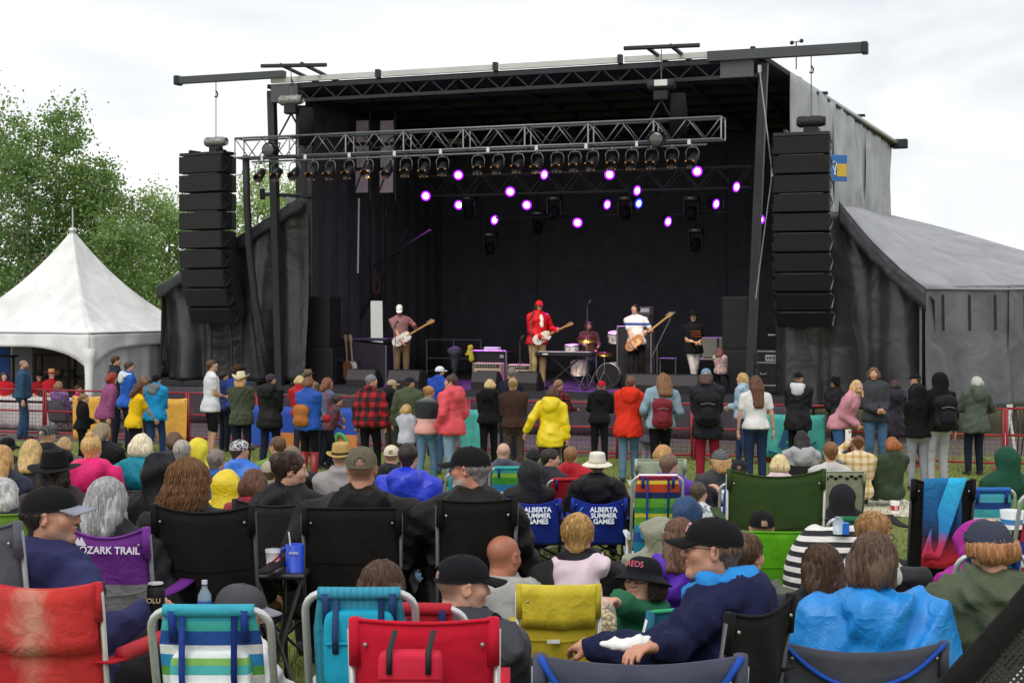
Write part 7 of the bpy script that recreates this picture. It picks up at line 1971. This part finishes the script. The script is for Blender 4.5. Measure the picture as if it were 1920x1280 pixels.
# ================================================================== seated crowd, left block
C = lambda p, lab, fab='#232326', **k: auto_chair(p, lab, fab, **k)
p = person('person in a wide black felt hat with dark hair, back to us', 103, 838, 9.1, 0, 'sit', 'jacket', '#3a2c34', '#2a2a30', ('wavy', '#2e211b', .15), ('wide', '#19191b', '#19191b', '#0f0f10'), k=1.0, arms=('lap', 'lap')); C(p, 'dark chair with navy cloth under the wide black felt hat', '#20305a')
p = person('person with a black rain hood up and black jacket, back to us', 302, 848, 9.2, 5, 'sit', 'jacket', '#1e1f22', '#24252b', None, hood='up', k=1.04, fat=1.12, arms=('lap', 'lap')); C(p, 'grey camp chair under the black rain hood', '#5a5558')
p = person('woman with white grey hair at the very edge of the crowd', 6, 893, 8.4, 5, 'sit', 'jacket', '#262936', '#2a2c34', ('bob', '#c4c2c0', .1), k=.98, arms=('lap', 'lap')); C(p, 'dark chair under the woman with white grey hair', '#2a3f20')
p = person('woman with long golden blonde hair in a navy jacket at the edge', 3, 832, 11.0, 5, 'sit', 'jacket', '#25283a', '#2a2c38', ('long', '#b58c58', .22), k=1.0, arms=('lap', 'lap')); C(p, 'black chair under the woman in the navy jacket', '#222226')
p = person('woman with long blonde hair between two black hats', 60, 822, 13.0, 0, 'sit', 'jacket', '#3a3a42', '#2b2d36', ('long', '#c0a068', .2), k=.98, arms=('lap', 'lap')); C(p, 'grey chair under the long blonde hair', '#3b3d44')
p = person('person in a round black brimmed hat at the edge of the crowd', 14, 818, 15.5, 0, 'sit', 'jacket', '#2c3426', '#2a2c34', ('short', '#3a2c22'), ('bucket', '#1b1b1d'), k=1.0, arms=('lap', 'lap')); C(p, 'dark chair under the round black hat', '#26262a')
p = person('bald man in a black patterned cap and black jacket', 88, 796, 15.0, 8, 'sit', 'jacket', '#212226', '#2a2c34', ('bald', '#7a6a5c'), ('capback', stripes([(.6, '#202124'), (.4, '#5a5c60')], 'Y', .03), '#202124'), k=1.04, arms=('lap', 'lap'), head=(15, 0), beard=('#6a5a4c', .5)); C(p, 'dark chair under the bald man in the patterned cap', '#2b2b30')
p = person('person with sandy hair tied low beside the patterned cap', 122, 818, 16.5, 0, 'sit', 'jacket', '#5a5548', '#3a3c44', ('bob', '#a98c62', .06), k=.95, arms=('lap', 'lap')); C(p, 'low dark chair under the person with sandy hair', '#30302c')
p = person('woman with a messy blonde bun in a hot pink jacket', 172, 817, 11.6, 6, 'sit', 'jacket', '#d8246c', '#2b2d36', ('topbun', '#c79f66'), hood='down', k=1.0, arms=('lap', 'lap')); C(p, 'black camp chair under the hot pink jacket', '#1f1f22')
p = person('woman with wavy ash blonde hair in black holding up a phone', 193, 792, 16.0, 12, 'sit', 'jacket', '#1f1f23', '#23242a', ('wavy', '#8d7a62', .18), k=1.0, arms=('phone', 'phone'), head=(20, -15)); C(p, 'black chair under the woman with ash blonde hair', '#26262a')
p = person('woman with a white blonde bob in a teal hooded jacket', 266, 811, 12.0, 4, 'sit', 'jacket', '#127f92', '#2b2d36', ('bob', '#ddd2b4', .075), hood='down', k=1.0, arms=('lap', 'lap')); C(p, 'grey camp chair with a pale logo patch under the teal jacket', '#6a6467')
p = person('person with brown bob and glasses looking left behind the white blonde woman', 325, 808, 16.0, -50, 'sit', 'jacket', '#3a3040', '#2b2d36', ('bob', '#5d4432', .07), glasses='clear', k=1.0, arms=('lap', 'lap')); C(p, 'dark chair under the person with brown bob and glasses', '#2b2b30')
p = person('older person with short silver hair in front of the yellow hood', 342, 826, 13.0, 5, 'sit', 'jacket', '#34406a', '#2b2d36', ('short', '#a29a90'), k=1.0, arms=('lap', 'lap')); C(p, 'dark chair under the person with short silver hair', '#2b2b30')
p = person('person in a pale yellow rain hood in the left block', 372, 820, 15.0, 10, 'sit', 'jacket', '#d8c93a', '#4a4c34', None, hood='up', k=.98, arms=('lap', 'lap')); C(p, 'dark chair under the pale yellow rain hood', '#2b2b30')
p = person('person with grey brown hair and a blue collar beside the yellow jacket', 406, 843, 13.0, 12, 'sit', 'jacket', '#2b57a0', '#2b2d36', ('short', '#7c7068'), k=.98, arms=('lap', 'lap')); C(p, 'blue chair under the person with the blue collar', '#24407c')
p = person('person in a bright yellow rain jacket leaning low beside curly hair', 428, 880, 10.8, 20, 'sit', 'poncho', '#e0c41c', '#4a4c34', None, hood='up', k=.88, arms=('lap', 'lap'), head=(20, -30)); C(p, 'black chair under the bright yellow rain jacket', '#1f1f22')
p = person('person in a black and white print cap and blue rain poncho', 450, 823, 14.0, 30, 'sit', 'poncho', '#2a6fd0', '#2b3a5a', ('short', '#4a3a30'), ('cap', blotch(['#1d1d1f', '#cfcfcf', '#1d1d1f', '#8a8a8a'], 45), '#202022'), k=.98, arms=('lap', 'lap'), head=(20, 0)); C(p, 'blue chair under the print cap and blue poncho', '#2a5fb0')
p = person('person with auburn brown bob and red collar in front of the braided woman', 478, 876, 10.0, 18, 'sit', 'jacket', '#8a2430', '#2b2d36', ('bob', '#5a3826', .1), k=.95, arms=('lap', 'lap')); C(p, 'black chair under the person with auburn bob', '#1f1f22')
p = person('person with curly brown hair, glasses and lime collar looking left', 520, 819, 15.5, -30, 'sit', 'jacket', '#6a8a3a', '#2b2d36', ('short', '#5d4230'), glasses='clear', k=1.0, arms=('lap', 'lap'), head=(-20, 0)); C(p, 'dark chair under the person with lime collar', '#2b2b30')
p = person('person with long ash hair behind the braided woman', 548, 834, 14.0, 10, 'sit', 'jacket', '#2b2b30', '#2b2d36', ('long', '#7a6852', .18), k=.98, arms=('lap', 'lap')); C(p, 'dark chair under the person with long ash hair', '#2b2b30')
p = person('person in a beige cap low behind the braided woman', 505, 862, 12.8, 0, 'sit', 'jacket', '#8a8272', '#4a463c', ('short', '#5a4a3a'), ('cap', '#a39a86'), k=.92, arms=('lap', 'lap')); C(p, 'dark chair under the person in the beige cap by the braids', '#2b2b30')
p = person('person in a straw fedora and pale grey jacket', 640, 826, 12.6, 5, 'sit', 'jacket', '#9b9696', '#4a4c54', ('buzz', '#8a6a58'), ('fedora', '#b89a5c', '#b89a5c', '#3a3428'), k=1.0, arms=('lap', 'lap')); C(p, 'grey chair under the straw fedora', '#3b3d44')
p = person('person in a cream cap and dark jacket beside the blue rain poncho', 734, 833, 14.5, 0, 'sit', 'jacket', '#26272c', '#2b2d36', ('buzz', '#7a6250'), ('capback', '#d2c6ae'), k=1.0, arms=('lap', 'lap')); C(p, 'blue folding chair under the person in the cream cap', '#22408a')
p = person('dark-haired person in a royal blue plastic rain poncho', 766, 832, 11.5, 14, 'sit', 'poncho', '#1c35c4', '#2b3a5a', ('short', '#2e2220'), hood='down', k=1.02, arms=('lap', 'lap')); C(p, 'navy chair under the royal blue rain poncho', '#1d2c60')
p = person('bald man with grey fringe in a slate jacket on the green striped chair', 944, 830, 16.5, 0, 'sit', 'jacket', '#4a4c58', '#2b2d36', ('bald', '#b0a8a0'), k=1.0, arms=('lap', 'lap'), skin='#cf9f88')
beach('green and teal striped beach chair with white frame behind the laughing man', 962, 872, 15.5, 0, .5, stripes([(.5, '#3f9a3a'), (.3, '#8fc03a'), (.5, '#2fa6a0'), (.4, '#e2ece8'), (.5, '#2f86c0')], 'Z', .34), rad=.08)
beach('aqua folding chair with white frame behind the laughing man', 858, 880, 15.0, -20, .4, cloth('#4fb8c4', .7), rad=.07)
p = person('man with dark hair and dark jacket turned right beside the red chair', 1033, 842, 15.5, 50, 'sit', 'jacket', '#2e2d33', '#2b2d36', ('short', '#2c211c'), k=1.02, arms=('lap', 'lap'), head=(40, -5)); C(p, 'dark chair under the man with dark hair turned right', '#2b2b30')
p = person('person in a charcoal knit cap next to the dark-haired man', 1000, 838, 16.5, 0, 'sit', 'jacket', '#3b3d44', '#2b2d36', ('short', '#3a2c22'), ('beanie', '#2b2c31'), k=.95, arms=('lap', 'lap')); C(p, 'dark chair under the charcoal knit cap', '#2b2b30')
p = person('child with light brown hair and a red jacket beside the sun hat', 1070, 838, 16.0, 10, 'sit', 'jacket', '#b01c2c', '#2b2d36', ('short', '#8a643e'), k=.95, arms=('lap', 'lap'))
beach('red beach chair with white frame between the two blue chairs', 1062, 893, 14.6, -5, .44, cloth('#b3202f', .7), rad=.08)
p = person('woman with strawberry blonde hair and glasses behind the pale green towel', 1245, 832, 16.2, 30, 'sit', 'jacket', '#6a5a80', '#2b2d36', ('bob', '#b98c58', .07), glasses='clear', head=(30, 0), k=.98, arms=('lap', 'lap'))
o, P, bk = camp('chair with a pale green towel over its back behind the rainbow chair', 1236, 858, 15.0, 0, w=.5, fab='#a9b39c', frame='#8a8b8d', sag=.0)
p = person('person with long fair hair and a grey striped knit hat', 1350, 839, 14.0, -10, 'sit', 'jacket', '#3a3c40', '#2b2d36', ('long', '#b08a5a', .14), ('beanie', stripes([(.5, '#3a3b40'), (.5, '#6c6e74')], 'Z', .022), '#4a4b50'), k=.98, arms=('rest', 'rest')); C(p, 'dark grey chair with blue jacket under the striped knit hat', '#3b3d44')
p = person('person in a plain dark cap behind the large green chair', 1386, 860, 13.5, 10, 'sit', 'jacket', '#2b2c33', '#2b2d36', ('short', '#3a2c22'), ('capback', '#222329'), k=.98, arms=('lap', 'lap')); C(p, 'dark chair under the plain dark cap', '#2b2b30')
beach('blue beach chair with white tube frame just beside the large green chair', 1382, 900, 11.5, 5, .3, cloth('#2a56b0', .7), rad=.06)
p = person('child with white blonde hair and a pale pink top by the green chair', 1462, 850, 14.0, 10, 'sit', 'hoodie', '#e2c8d0', '#4a4c54', ('bob', '#d8c290', .06), k=.9, arms=('lap', 'lap')); C(p, 'low chair under the child with white blonde hair', '#4a4c54')
p = person('person with long black hair in a light grey hoodie sitting on the grass', 1503, 806, 19.0, 5, 'sit', 'hoodie', '#a9a8ac', '#34343a', ('long', '#221a1a', .17), k=1.0, hood='down', arms=('lap', 'lap')); C(p, 'low dark chair under the light grey hoodie', '#2b2b30')
p = person('boy with short brown hair on the chair with a spotted blanket', 1557, 829, 15.0, 0, 'sit', 'tee', '#c0bcb6', '#34343a', ('short', '#7c5434'), k=.98, arms=('lap', 'lap'))
o, P, bk = camp('chair with a sage green blanket edged in black spots', 1570, 880, 14.2, 0, w=.46, fabm=fade([(0, '#8c9078'), (.86, '#8c9078'), (.87, '#b4b4b0'), (1., '#b4b4b0')], 'Z', .3, 1.0, .9, .03), frame='#3a3a3c', sag=.0)
for q in range(9): ob('black_spot', [ball(tuple(np.array(on_back(P, .08 + .105 * q, .94, -.006)) + np.array([0, 0, -.02 * (q % 2)])), (.022, .006, .014), 8)], cloth('#1c1c1c', .9), bk, True)
p = person('person with a brown ponytail in a yellow plaid shirt holding up a phone', 1610, 817, 19.5, 10, 'sit', 'sweater', '#d0b890', '#2b2d36', ('bun', '#6a3f2a'), k=1.0, arms=('up', 'lap'), topm=plaid('#e0d2b4', '#cfb27c', '#b8975c', .1, .1, .4))
w = p['w'](p['AR'][0][3] + np.array([0, .05, .1])); ph = thing('phone', 'white phone held up by the person in the plaid shirt', 'phone', w, p['rz'])
ob('phone_body', [rbox((0, 0, 0), (.08, .012, .16), .006)], plain('#e8e6e2', .3), ph); ob('camera_bump', [rbox((.018, -.009, .05), (.03, .008, .035), .004)], plain('#8a8a8c', .3), ph)
p = person('person with auburn hair in a dark green rain jacket sitting on the blanket', 1672, 818, 19.8, -15, 'sit', 'coat', '#34412e', '#26262c', ('bob', '#9a5a30', .05), k=1.0, arms=('chest', 'lap'))
bk_ = thing('picnic_blanket', 'pale picnic blanket on the grass under the plaid shirt', 'blanket', (xt(1645, 19.2), 19.2, g(19.2)))
ob('blanket_cloth', [sheet(np.array([[(x, y, np.interp(19.2 + y, _GD, _GZ) - g(19.2) + .02 + .01 * math.sin(x * 9 + y * 5)) for y in np.linspace(-.8, 1.4, 12)] for x in np.linspace(-1., .75, 14)]), .012)], plaid('#ddd6c8', '#cfc6b4', '#c2b8a4', .2, .2), bk_, True)
cu2 = thing('soda_cup', 'red and white soda cup standing on the picnic blanket', 'cup', (xt(1678, 18.6), 18.6, g(18.6) + .03))
ob('cup_body', [lathe([(.045, 0), (.062, .16), (.06, .16), (.001, .15)], 16)], plain('#e2dcd8', .5), cu2, True); ob('red_band', [lathe([(.051, .045), (.059, .11)], 16, cap=False)], plain('#b8263a', .5), cu2, True)
for i in range(2): ob('red_mark', [box((-.01 + .02 * i, -.058, .08), (.008, .01, .06))], plain('#f0eae6', .5), cu2)
p = person('person in a charcoal hooded top sitting low by the large green chair', 1578, 906, 12.0, 0, 'sit', 'hoodie', '#26262b', '#2b2d36', None, hood='up', k=.84, arms=('lap', 'lap'))
p = person('person in a forest green hood with a black jacket on the chair', 1886, 836, 14.2, -15, 'sit', 'hoodie', '#1f4a38', '#4a6080', None, hood='up', k=1.04, fat=1.12, arms=('lap', 'lap')); C(p, 'green camp chair under the forest green hood', '#5a9a2a')
blk_ = thing('black_jacket', 'black jacket slung over the back of the green hooded person', 'jacket', tuple(p['w'](p['T'](.06, -.19, .1))), p['rz'])
s = SDF(); s.ell((0, 0, 0), (.17, .05, .2), k=.05); s.ell((.08, 0, .1), (.1, .05, .12), k=.05); s.cap((-.1, 0, .1), (-.16, 0, -.2), .05, .04, k=.04); ob('jacket_cloth', [s.mesh(.022, fold=mkfold(44, .014, 8))], shell('#222226', .6), blk_, True)
tub = thing('plastic_tub', 'white plastic tub with blue band on a striped chair', 'tub', W(1898, 990, 8.8)); ob('tub_body', [lathe([(.06, 0), (.075, .11), (.07, .11), (.001, .1)], 18)], glass('#e6ecee', .2, .8), tub, True); ob('band', [lathe([(.066, .03), (.069, .06)], 18, cap=False)], plain('#3f8fd0', .5), tub, True)

# ================================================================== standing crowd along the fence
S = person
JE, DK = '#34507a', '#1c1d24'
S('bald bearded man in a slate blue sweater and jeans by the marquee', 45, 675, 32.6, 75, 'stand', 'sweater', '#2f4d6c', '#2f4566', ('buzz', '#5d4636'), beard=('#7a4a30', .85), arms=('pocket', 'down'), head=(10, 0), fat=1.2, legs='cross')
S('young man in a dark uniform jacket with badges', 218, 667, 31.0, 62, 'stand', 'jacket', '#1c2030', '#191c28', ('short', '#4a3020'), arms=('down', 'down'), head=(10, 0))
S('man with glasses in a royal blue jacket with white collar', 243, 678, 29.6, 60, 'stand', 'jacket', '#2159b4', '#1d2230', ('short', '#4a3526'), glasses='clear', hood='down', hoodc='#d4d8dc', arms=('front', 'front'), head=(15, 0))
S('woman with bright red hair in a mauve knitted sweater', 212, 698, 27.6, 60, 'stand', 'sweater', '#8c4a72', '#7a4a34', ('bob', '#8c2c1c', .12), arms=('down', 'down'), lean=14, head=(10, -15), fat=1.12, hem=.12, botm=blotch(['#6a2c30', '#4a4a38', '#8a3a34', '#5a5a48'], 14))
S('child in a black hoodie with tied fair hair looking right', 158, 738, 26.4, 60, 'stand', 'hoodie', '#17181c', '#191a1f', ('pony', '#7f6242', .06), arms=('front', 'front'), head=(25, 0))
S('girl in a yellow t-shirt with long brown hair reaching out her arm', 262, 716, 26.0, 50, 'stand', 'tee', '#e3b91a', '#1c1d24', ('wavy', '#4f3226', .2), arms=('down', (.12, .42, .05)), lean=8, hem=.12)
S('person in a bright teal blue puffy jacket and black cap, facing the stage', 294, 700, 27.8, 20, 'stand', 'jacket', '#1487bd', '#24406a', ('short', '#221c1c'), ('beanie', '#1b1a22'), hood='down', hoodc='#6e7274', fat=1.2, arms=('front', 'front'), hem=.14)
S('person with light brown hair glimpsed behind the girl in yellow', 270, 704, 29.6, 10, 'stand', 'jacket', '#5a5a60', '#2b2d36', ('bob', '#7d5c40', .08))
S('tall young man in a white t-shirt, black shorts and white sunglasses', 398, 675, 28.6, 65, 'stand', 'tee', '#dcdce0', '#17171b', ('short', '#5a3a24'), glasses='white', arms=('pocket', 'front'), shorts=True, hem=.14, fat=1.1, head=(5, 6))
S('man in a brown cowboy hat and blue football shirt', 447, 682, 29.6, 10, 'stand', 'tee', '#24408c', '#1d2230', ('short', '#3a2a20'), ('cowboy', '#4a3526', '#4a3526'), arms=('front', 'front'))
S('boy with dark hair in navy behind the tall young man', 420, 697, 30.0, 40, 'stand', 'jacket', '#1e2a5a', '#1d2230', ('short', '#2e2018'))
S('woman in a cream cowboy hat and olive camouflage jacket', 452, 695, 26.4, 10, 'stand', 'coat', '#3d4232', '#1e2232', ('wavy', '#b58e56', .16), ('cowboy', '#ddd2b0', '#ddd2b0', '#c8b98c'), topm=blotch(['#2e3328', '#454a38', '#383d2e', '#525543'], 14), hem=.16)
S('person in a dark cap and long black coat at the fence', 508, 700, 25.8, 18, 'stand', 'coat', '#1d1b1b', '#1d2238', ('short', '#3a2a20'), ('cap', '#3a3640'), hood='down', head=(20, 0), fat=1.1)
S('man in a tan fedora standing at the stage edge', 578, 691, 30.0, 20, 'stand', 'jacket', '#6a5a4c', '#2b2d36', ('short', '#5a4634'), ('fedora', '#7d6a56', '#7d6a56', '#4a3c30'))
S('person in a red jacket with short fair hair at the fence', 563, 703, 28.6, 10, 'stand', 'jacket', '#b31c24', '#2b2d36', ('bob', '#c3a878', .05))
p = S('woman in a bright blue quilted jacket and red boots', 580, 706, 24.6, 30, 'stand', 'jacket', '#2250a4', '#17171b', ('bob', '#6f4c30', .06), arms=('front', 'front'), fat=1.24, hem=.14, shoe='#8a1a20', head=(30, 0))
backpack(p, 'tan leather drawstring backpack on the blue quilted jacket', '#a8662a', size=(.27, .16, .34), z=.12)
for sg, hp, Kn, an in p['LG']: ob('rubber_boot', [tube([Kn + np.array([0, 0, -.08]), an + np.array([0, 0, .0]), an + np.array([0, 0, -.05])], [.078, .062, .062], 12)], plain('#8a1a22', .35), p['root'], True)
p = S('woman in a grey blue t-shirt with long chestnut hair leaning right', 615, 707, 26.2, 40, 'stand', 'tee', '#5b6478', '#1f2638', ('long', '#7a4a34', .16), lean=10, arms=('front', (.15, .4, .0)))
rb_ = thing('red_shoulder_bag', 'red triangular shoulder bag on the woman in grey blue', 'bag', p['w'](p['T'](.22, .0, .02)), p['rz']); s = SDF(); s.cap((0, -.08, 0), (0, .1, 0), .09, k=.05); s.cap((0, .0, .05), (0, .0, .18), .05, .02, k=.05); ob('bag_body', [s.mesh(.02)], cloth('#a81c24', .7), rb_, True); ob('strap', [tube([(0, -.05, .1), (-.1, -.02, .42), (-.2, .0, .5)], .012, 5)], cloth('#a81c24', .7), rb_)
S('child in dark floral clothes bent beside the woman in grey blue', 634, 742, 26.0, 70, 'stand', 'sweater', '#4a3038', '#1f1c28', ('short', '#3a2a22'), lean=20, topm=blotch(['#3a2830', '#6a3a40', '#3a3038', '#8a6a4a'], 18))
S('person with cropped grey hair in a red and black plaid poncho', 697, 703, 24.6, 20, 'stand', 'poncho', '#a01c26', '#17171b', ('short', '#77757a'), topm=plaid('#a8141f', '#5a0f16', '#1b1215', .16, .16, .5), head=(50, 0), arms=('down', 'down'))
S('person in a beige cap and black hoodie beside the plaid poncho', 735, 711, 26.8, 40, 'stand', 'hoodie', '#1d1d21', '#3a3a34', ('short', '#5a4636'), ('cap', '#a6957a'), head=(20, 0), hood='down')
S('man in a navy cap and olive green jacket with his back turned', 768, 706, 25.6, 0, 'stand', 'jacket', '#4a5238', '#2b2d36', ('short', '#4a3a2e'), ('cap', '#1f2434'), head=(55, 0), fat=1.2, hem=.14, arms=('down', 'down'))
S('little girl with a blonde bob in a pale grey sweatshirt', 763, 757, 23.2, 35, 'stand', 'hoodie', '#b2b4be', '#2b2d36', ('bob', '#b8935a', .08), arms=((.05, .3, .2), (.1, .3, .2)))
S('girl with a bun in a black and pink colour-block top and light jeans', 805, 724, 23.0, 25, 'stand', 'sweater', '#22242a', '#5c7d98', ('bun', '#a47c4c'), topm=fade([(0, '#d59a90'), (.36, '#d8a69c'), (.37, '#22252b'), (.8, '#22252b'), (.81, '#3a4238'), (1., '#9a9aa0')], 'Z', .85, 1.45, .9, .0), legs='step', head=(20, 0))
S('man in a white cap, dark beard and blue jacket at the stage edge', 825, 686, 29.0, 30, 'stand', 'jacket', '#1c46a8', '#1d2230', ('short', '#2a1e18'), ('cap', '#dddde2'), beard=('#3a241a', .9), head=(20, 0))
S('person in a dark grey jacket between the girl and the coral jacket', 838, 722, 25.0, 10, 'stand', 'jacket', '#303238', '#3a5270', ('short', '#3a2c24'))
S('smiling woman in a coral pink raincoat and pale jeans, profile left', 845, 704, 22.8, -50, 'stand', 'coat', '#d8525c', '#7d94a8', ('topbun', '#4a3226'), head=(-40, 0), arms=('pocket', 'pocket'), hood='down', hem=.14)
S('woman with a short blonde bob in a black hoodie', 918, 710, 26.0, 8, 'stand', 'hoodie', '#1a1a1d', '#1a1a20', ('bob', '#c4ab7c', .05), hood='down', arms=('front', 'front'))
S('man with grey hair in a navy shirt leaning on the fence', 960, 690, 28.0, 20, 'stand', 'tee', '#1f2434', '#1d2230', ('short', '#77736e'), lean=10, arms=('rail', 'rail'))
S('woman with a blonde bun, brown cardigan and leopard skirt', 962, 709, 23.6, -5, 'stand', 'sweater', '#3d2a22', '#4a3a34', ('bun', '#a9855a'), botm=blotch(['#3a302c', '#5c4a42', '#2a2422', '#6a564c'], 34), fat=1.12, arms=('front', 'front'))
S('person in a bright yellow raincoat with arms swinging out', 1036, 724, 22.6, 15, 'stand', 'coat', '#e8cc10', '#3a4048', ('bob', '#4a3024', .1), hood='down', arms=((.42, -.02, .0), (.30, .05, -.1)), lean=4, topm=shell('#e8cc10', .45, .8), hem=.24)
S('girl with a ponytail in a red plaid flannel shirt at the fence', 1048, 712, 26.6, 40, 'stand', 'sweater', '#7a1a26', '#26262c', ('pony', '#8a6a4a', .12), topm=plaid('#8a1a28', '#4a1018', '#241016', .08, .08, .5), arms=('rail', 'rail'))
S('boy in a red cap and black hoodie leaning on the fence', 1128, 713, 26.4, 5, 'stand', 'hoodie', '#1f2024', '#1d1e24', ('buzz', '#5a4434'), ('cap', '#b8142c'), arms=('rail', 'rail'), hood='down')
S('woman in a bright orange hooded winter coat and jeans', 1183, 706, 23.6, 10, 'stand', 'coat', '#d8301a', '#5a7a96', ('short', '#6a4c38'), hood='down', head=(10, 0), hem=.2, fat=1.12, legs='step', topm=cloth('#d8301a', .8))
S('child in grey leggings between the orange coat and the denim jacket', 1213, 775, 25.0, 10, 'stand', 'jacket', '#4a4450', '#8d8a9c', ('bob', '#6a5040', .06))
p = S('woman with big curly brown hair in a light denim jacket', 1243, 697, 23.4, 0, 'stand', 'jacket', '#8aa3b0', '#1c1d22', ('curly', '#7a5636', .27), arms=((.24, .18, .1), (.24, .18, .1)), fat=1.14, topm=cloth('#8aa3b0', .9))
backpack(p, 'maroon backpack on the light denim jacket', '#7c2330', size=(.3, .17, .46), z=.16)
p = S('person in a blue denim cap, black coat and red trousers', 1324, 690, 22.8, 6, 'stand', 'coat', '#1e2028', '#8a1a30', ('long', '#4a3428', .16), ('capback', '#6f8ba6'), hem=.24, arms=('front', 'front'))
backpack(p, 'black backpack with a bottle on the long black coat', '#17171a', size=(.34, .2, .5), z=.2)
S('blonde woman in a pale denim jacket laughing to the left', 1391, 698, 27.0, -60, 'stand', 'jacket', '#9db4c8', '#2a3c5c', ('wavy', '#b8935c', .12), head=(-25, 0), topm=cloth('#9db4c8', .9), arms=('front', 'front'))
S('woman with very long brown hair in a white t-shirt and dark jeans', 1416, 703, 22.6, 0, 'stand', 'tee', '#dcdad8', '#22304c', ('long', '#5a3826', .42), arms=('down', 'down'), fat=1.12)
S('man in a black cap and long black rain jacket with a white hood lining', 1497, 697, 26.2, 15, 'stand', 'coat', '#212226', '#191b22', ('buzz', '#3a2c24'), ('cap', '#17171a'), hood='down', hoodc='#c9cbd0', head=(25, 0), fat=1.12, hem=.26)
S('person in a wide dark hat leaning on the fence beside the long rain jacket', 1566, 704, 26.8, -15, 'stand', 'jacket', '#1c1c20', '#191b22', ('short', '#2a201c'), ('wide', '#1d1b1d'), lean=14, arms=('chest', 'rail'), head=(-20, 0))
S('laughing woman with long blonde hair in a pink jacket bending towards us', 1607, 712, 23.4, 125, 'stand', 'jacket', '#c98a98', '#3a5c8c', ('long', '#c9a872', .26), lean=28, head=(35, 14), arms=('front', 'front'), topm=cloth('#c98a98', .9))
S('man with shoulder-length brown hair facing us in a charcoal shirt jacket', 1638, 688, 24.6, 178, 'stand', 'jacket', '#3c3e42', '#4a6a8c', ('wavy', '#6a4830', .09), arms=('front', 'front'), beard=('#6a4a34', .6), topm=cloth('#3c3e42', .9))
S('woman with a dark bob in a long purple black puffer coat', 1676, 711, 26.2, -12, 'stand', 'coat', '#2e2936', '#22222a', ('bob', '#3a2822', .06), hood='down', hem=.34)
S('man in a black cap and glasses looking left beside the hooded pair', 1716, 700, 27.0, -60, 'stand', 'jacket', '#202126', '#22222a', ('short', '#4a3a2e'), ('cap', '#1a1b1f'), glasses='clear', head=(-20, 0))
S('person in a black hoodie with hood up and grey sweatpants', 1725, 722, 22.2, 0, 'stand', 'hoodie', '#141416', '#8a8b92', None, hood='up', arms=('front', 'front'), fat=1.1, topm=cloth('#161618', .95))
p = S('tall person in a black hood and pale grey sweatpants', 1760, 698, 22.2, -8, 'stand', 'hoodie', '#19191c', '#a4a5a8', None, hood='up', head=(-30, -10), arms=('down', 'down'), topm=cloth('#19191c', .95))
backpack(p, 'black school backpack on the tall person in the hood', '#15161c', size=(.34, .2, .5), z=.22)
S('grey-haired woman in a dark sage green raincoat resting on the fence', 1830, 705, 24.8, -10, 'stand', 'coat', '#4b5348', '#1d2438', ('bob', '#b4b2ae', .05), hood='down', arms=('rail', (.4, .3, .2)), hem=.2, head=(-30, 0), fat=1.15)
# behind the fence under the marquee
S('person in a red t-shirt sitting at the white table by the blue panel', 8, 697, 36.2, 160, 'sit', 'tee', '#b31c28', '#2b2d36', ('bob', '#3a241c', .1), k=1.0)
S('volunteer in a red t-shirt and red trimmed straw cowboy hat', 97, 690, 36.2, 140, 'sit', 'tee', '#b01a26', '#2b2d36', ('short', '#4a3424'), ('straw', '#b98a5a', '#8c2a26', '#a01a22'), k=1.05)
S('volunteer in a dark brimmed hat and red shirt beside the straw cowboy hat', 74, 695, 37.0, 150, 'sit', 'tee', '#a01c26', '#2b2d36', ('short', '#2e2018'), ('cowboy', '#241c1c', '#3a1c1c'), k=1.0)
S('person with sandy hair in a mauve top sitting close behind the fence', 111, 714, 34.4, 20, 'sit', 'jacket', '#7a5a8c', '#2b2d36', ('bob', '#8a6a48', .1), k=1.0)
S('small figure in a bright pink top beside the marquee leg', 147, 722, 36.0, 100, 'sit', 'tee', '#c01c6c', '#2b2d36', ('short', '#3a2a20'), k=.9)
for p in PEOPLE[-5:]: auto_chair(p, 'grey folding chair at the table under the ' + ' '.join(p['root']['label'].split()[:7]), '#5a5c64')
# flagged: everyone else who sits without a chair of their own gets a low one
PLACED = [o for o in bpy.data.objects if o.get('category') == 'chair']
for p in PEOPLE:
    if p['hz'] > .3 and p['fl'] != DECK and p['root'].get('category') == 'person' and abs(p['hz'] - .95 * p['k']) > .12:
        w = p['w'](np.array([0, -.1, 0]))
        if min([math.hypot(o.location[0] - w[0], o.location[1] - w[1]) for o in PLACED] + [9]) > .42:
            o, _, _ = auto_chair(p, 'low folding chair under the ' + ' '.join(p['root']['label'].split()[:9]), random.choice(['#26262a', '#2f3a5c', '#34363c']))
            PLACED.append(o)
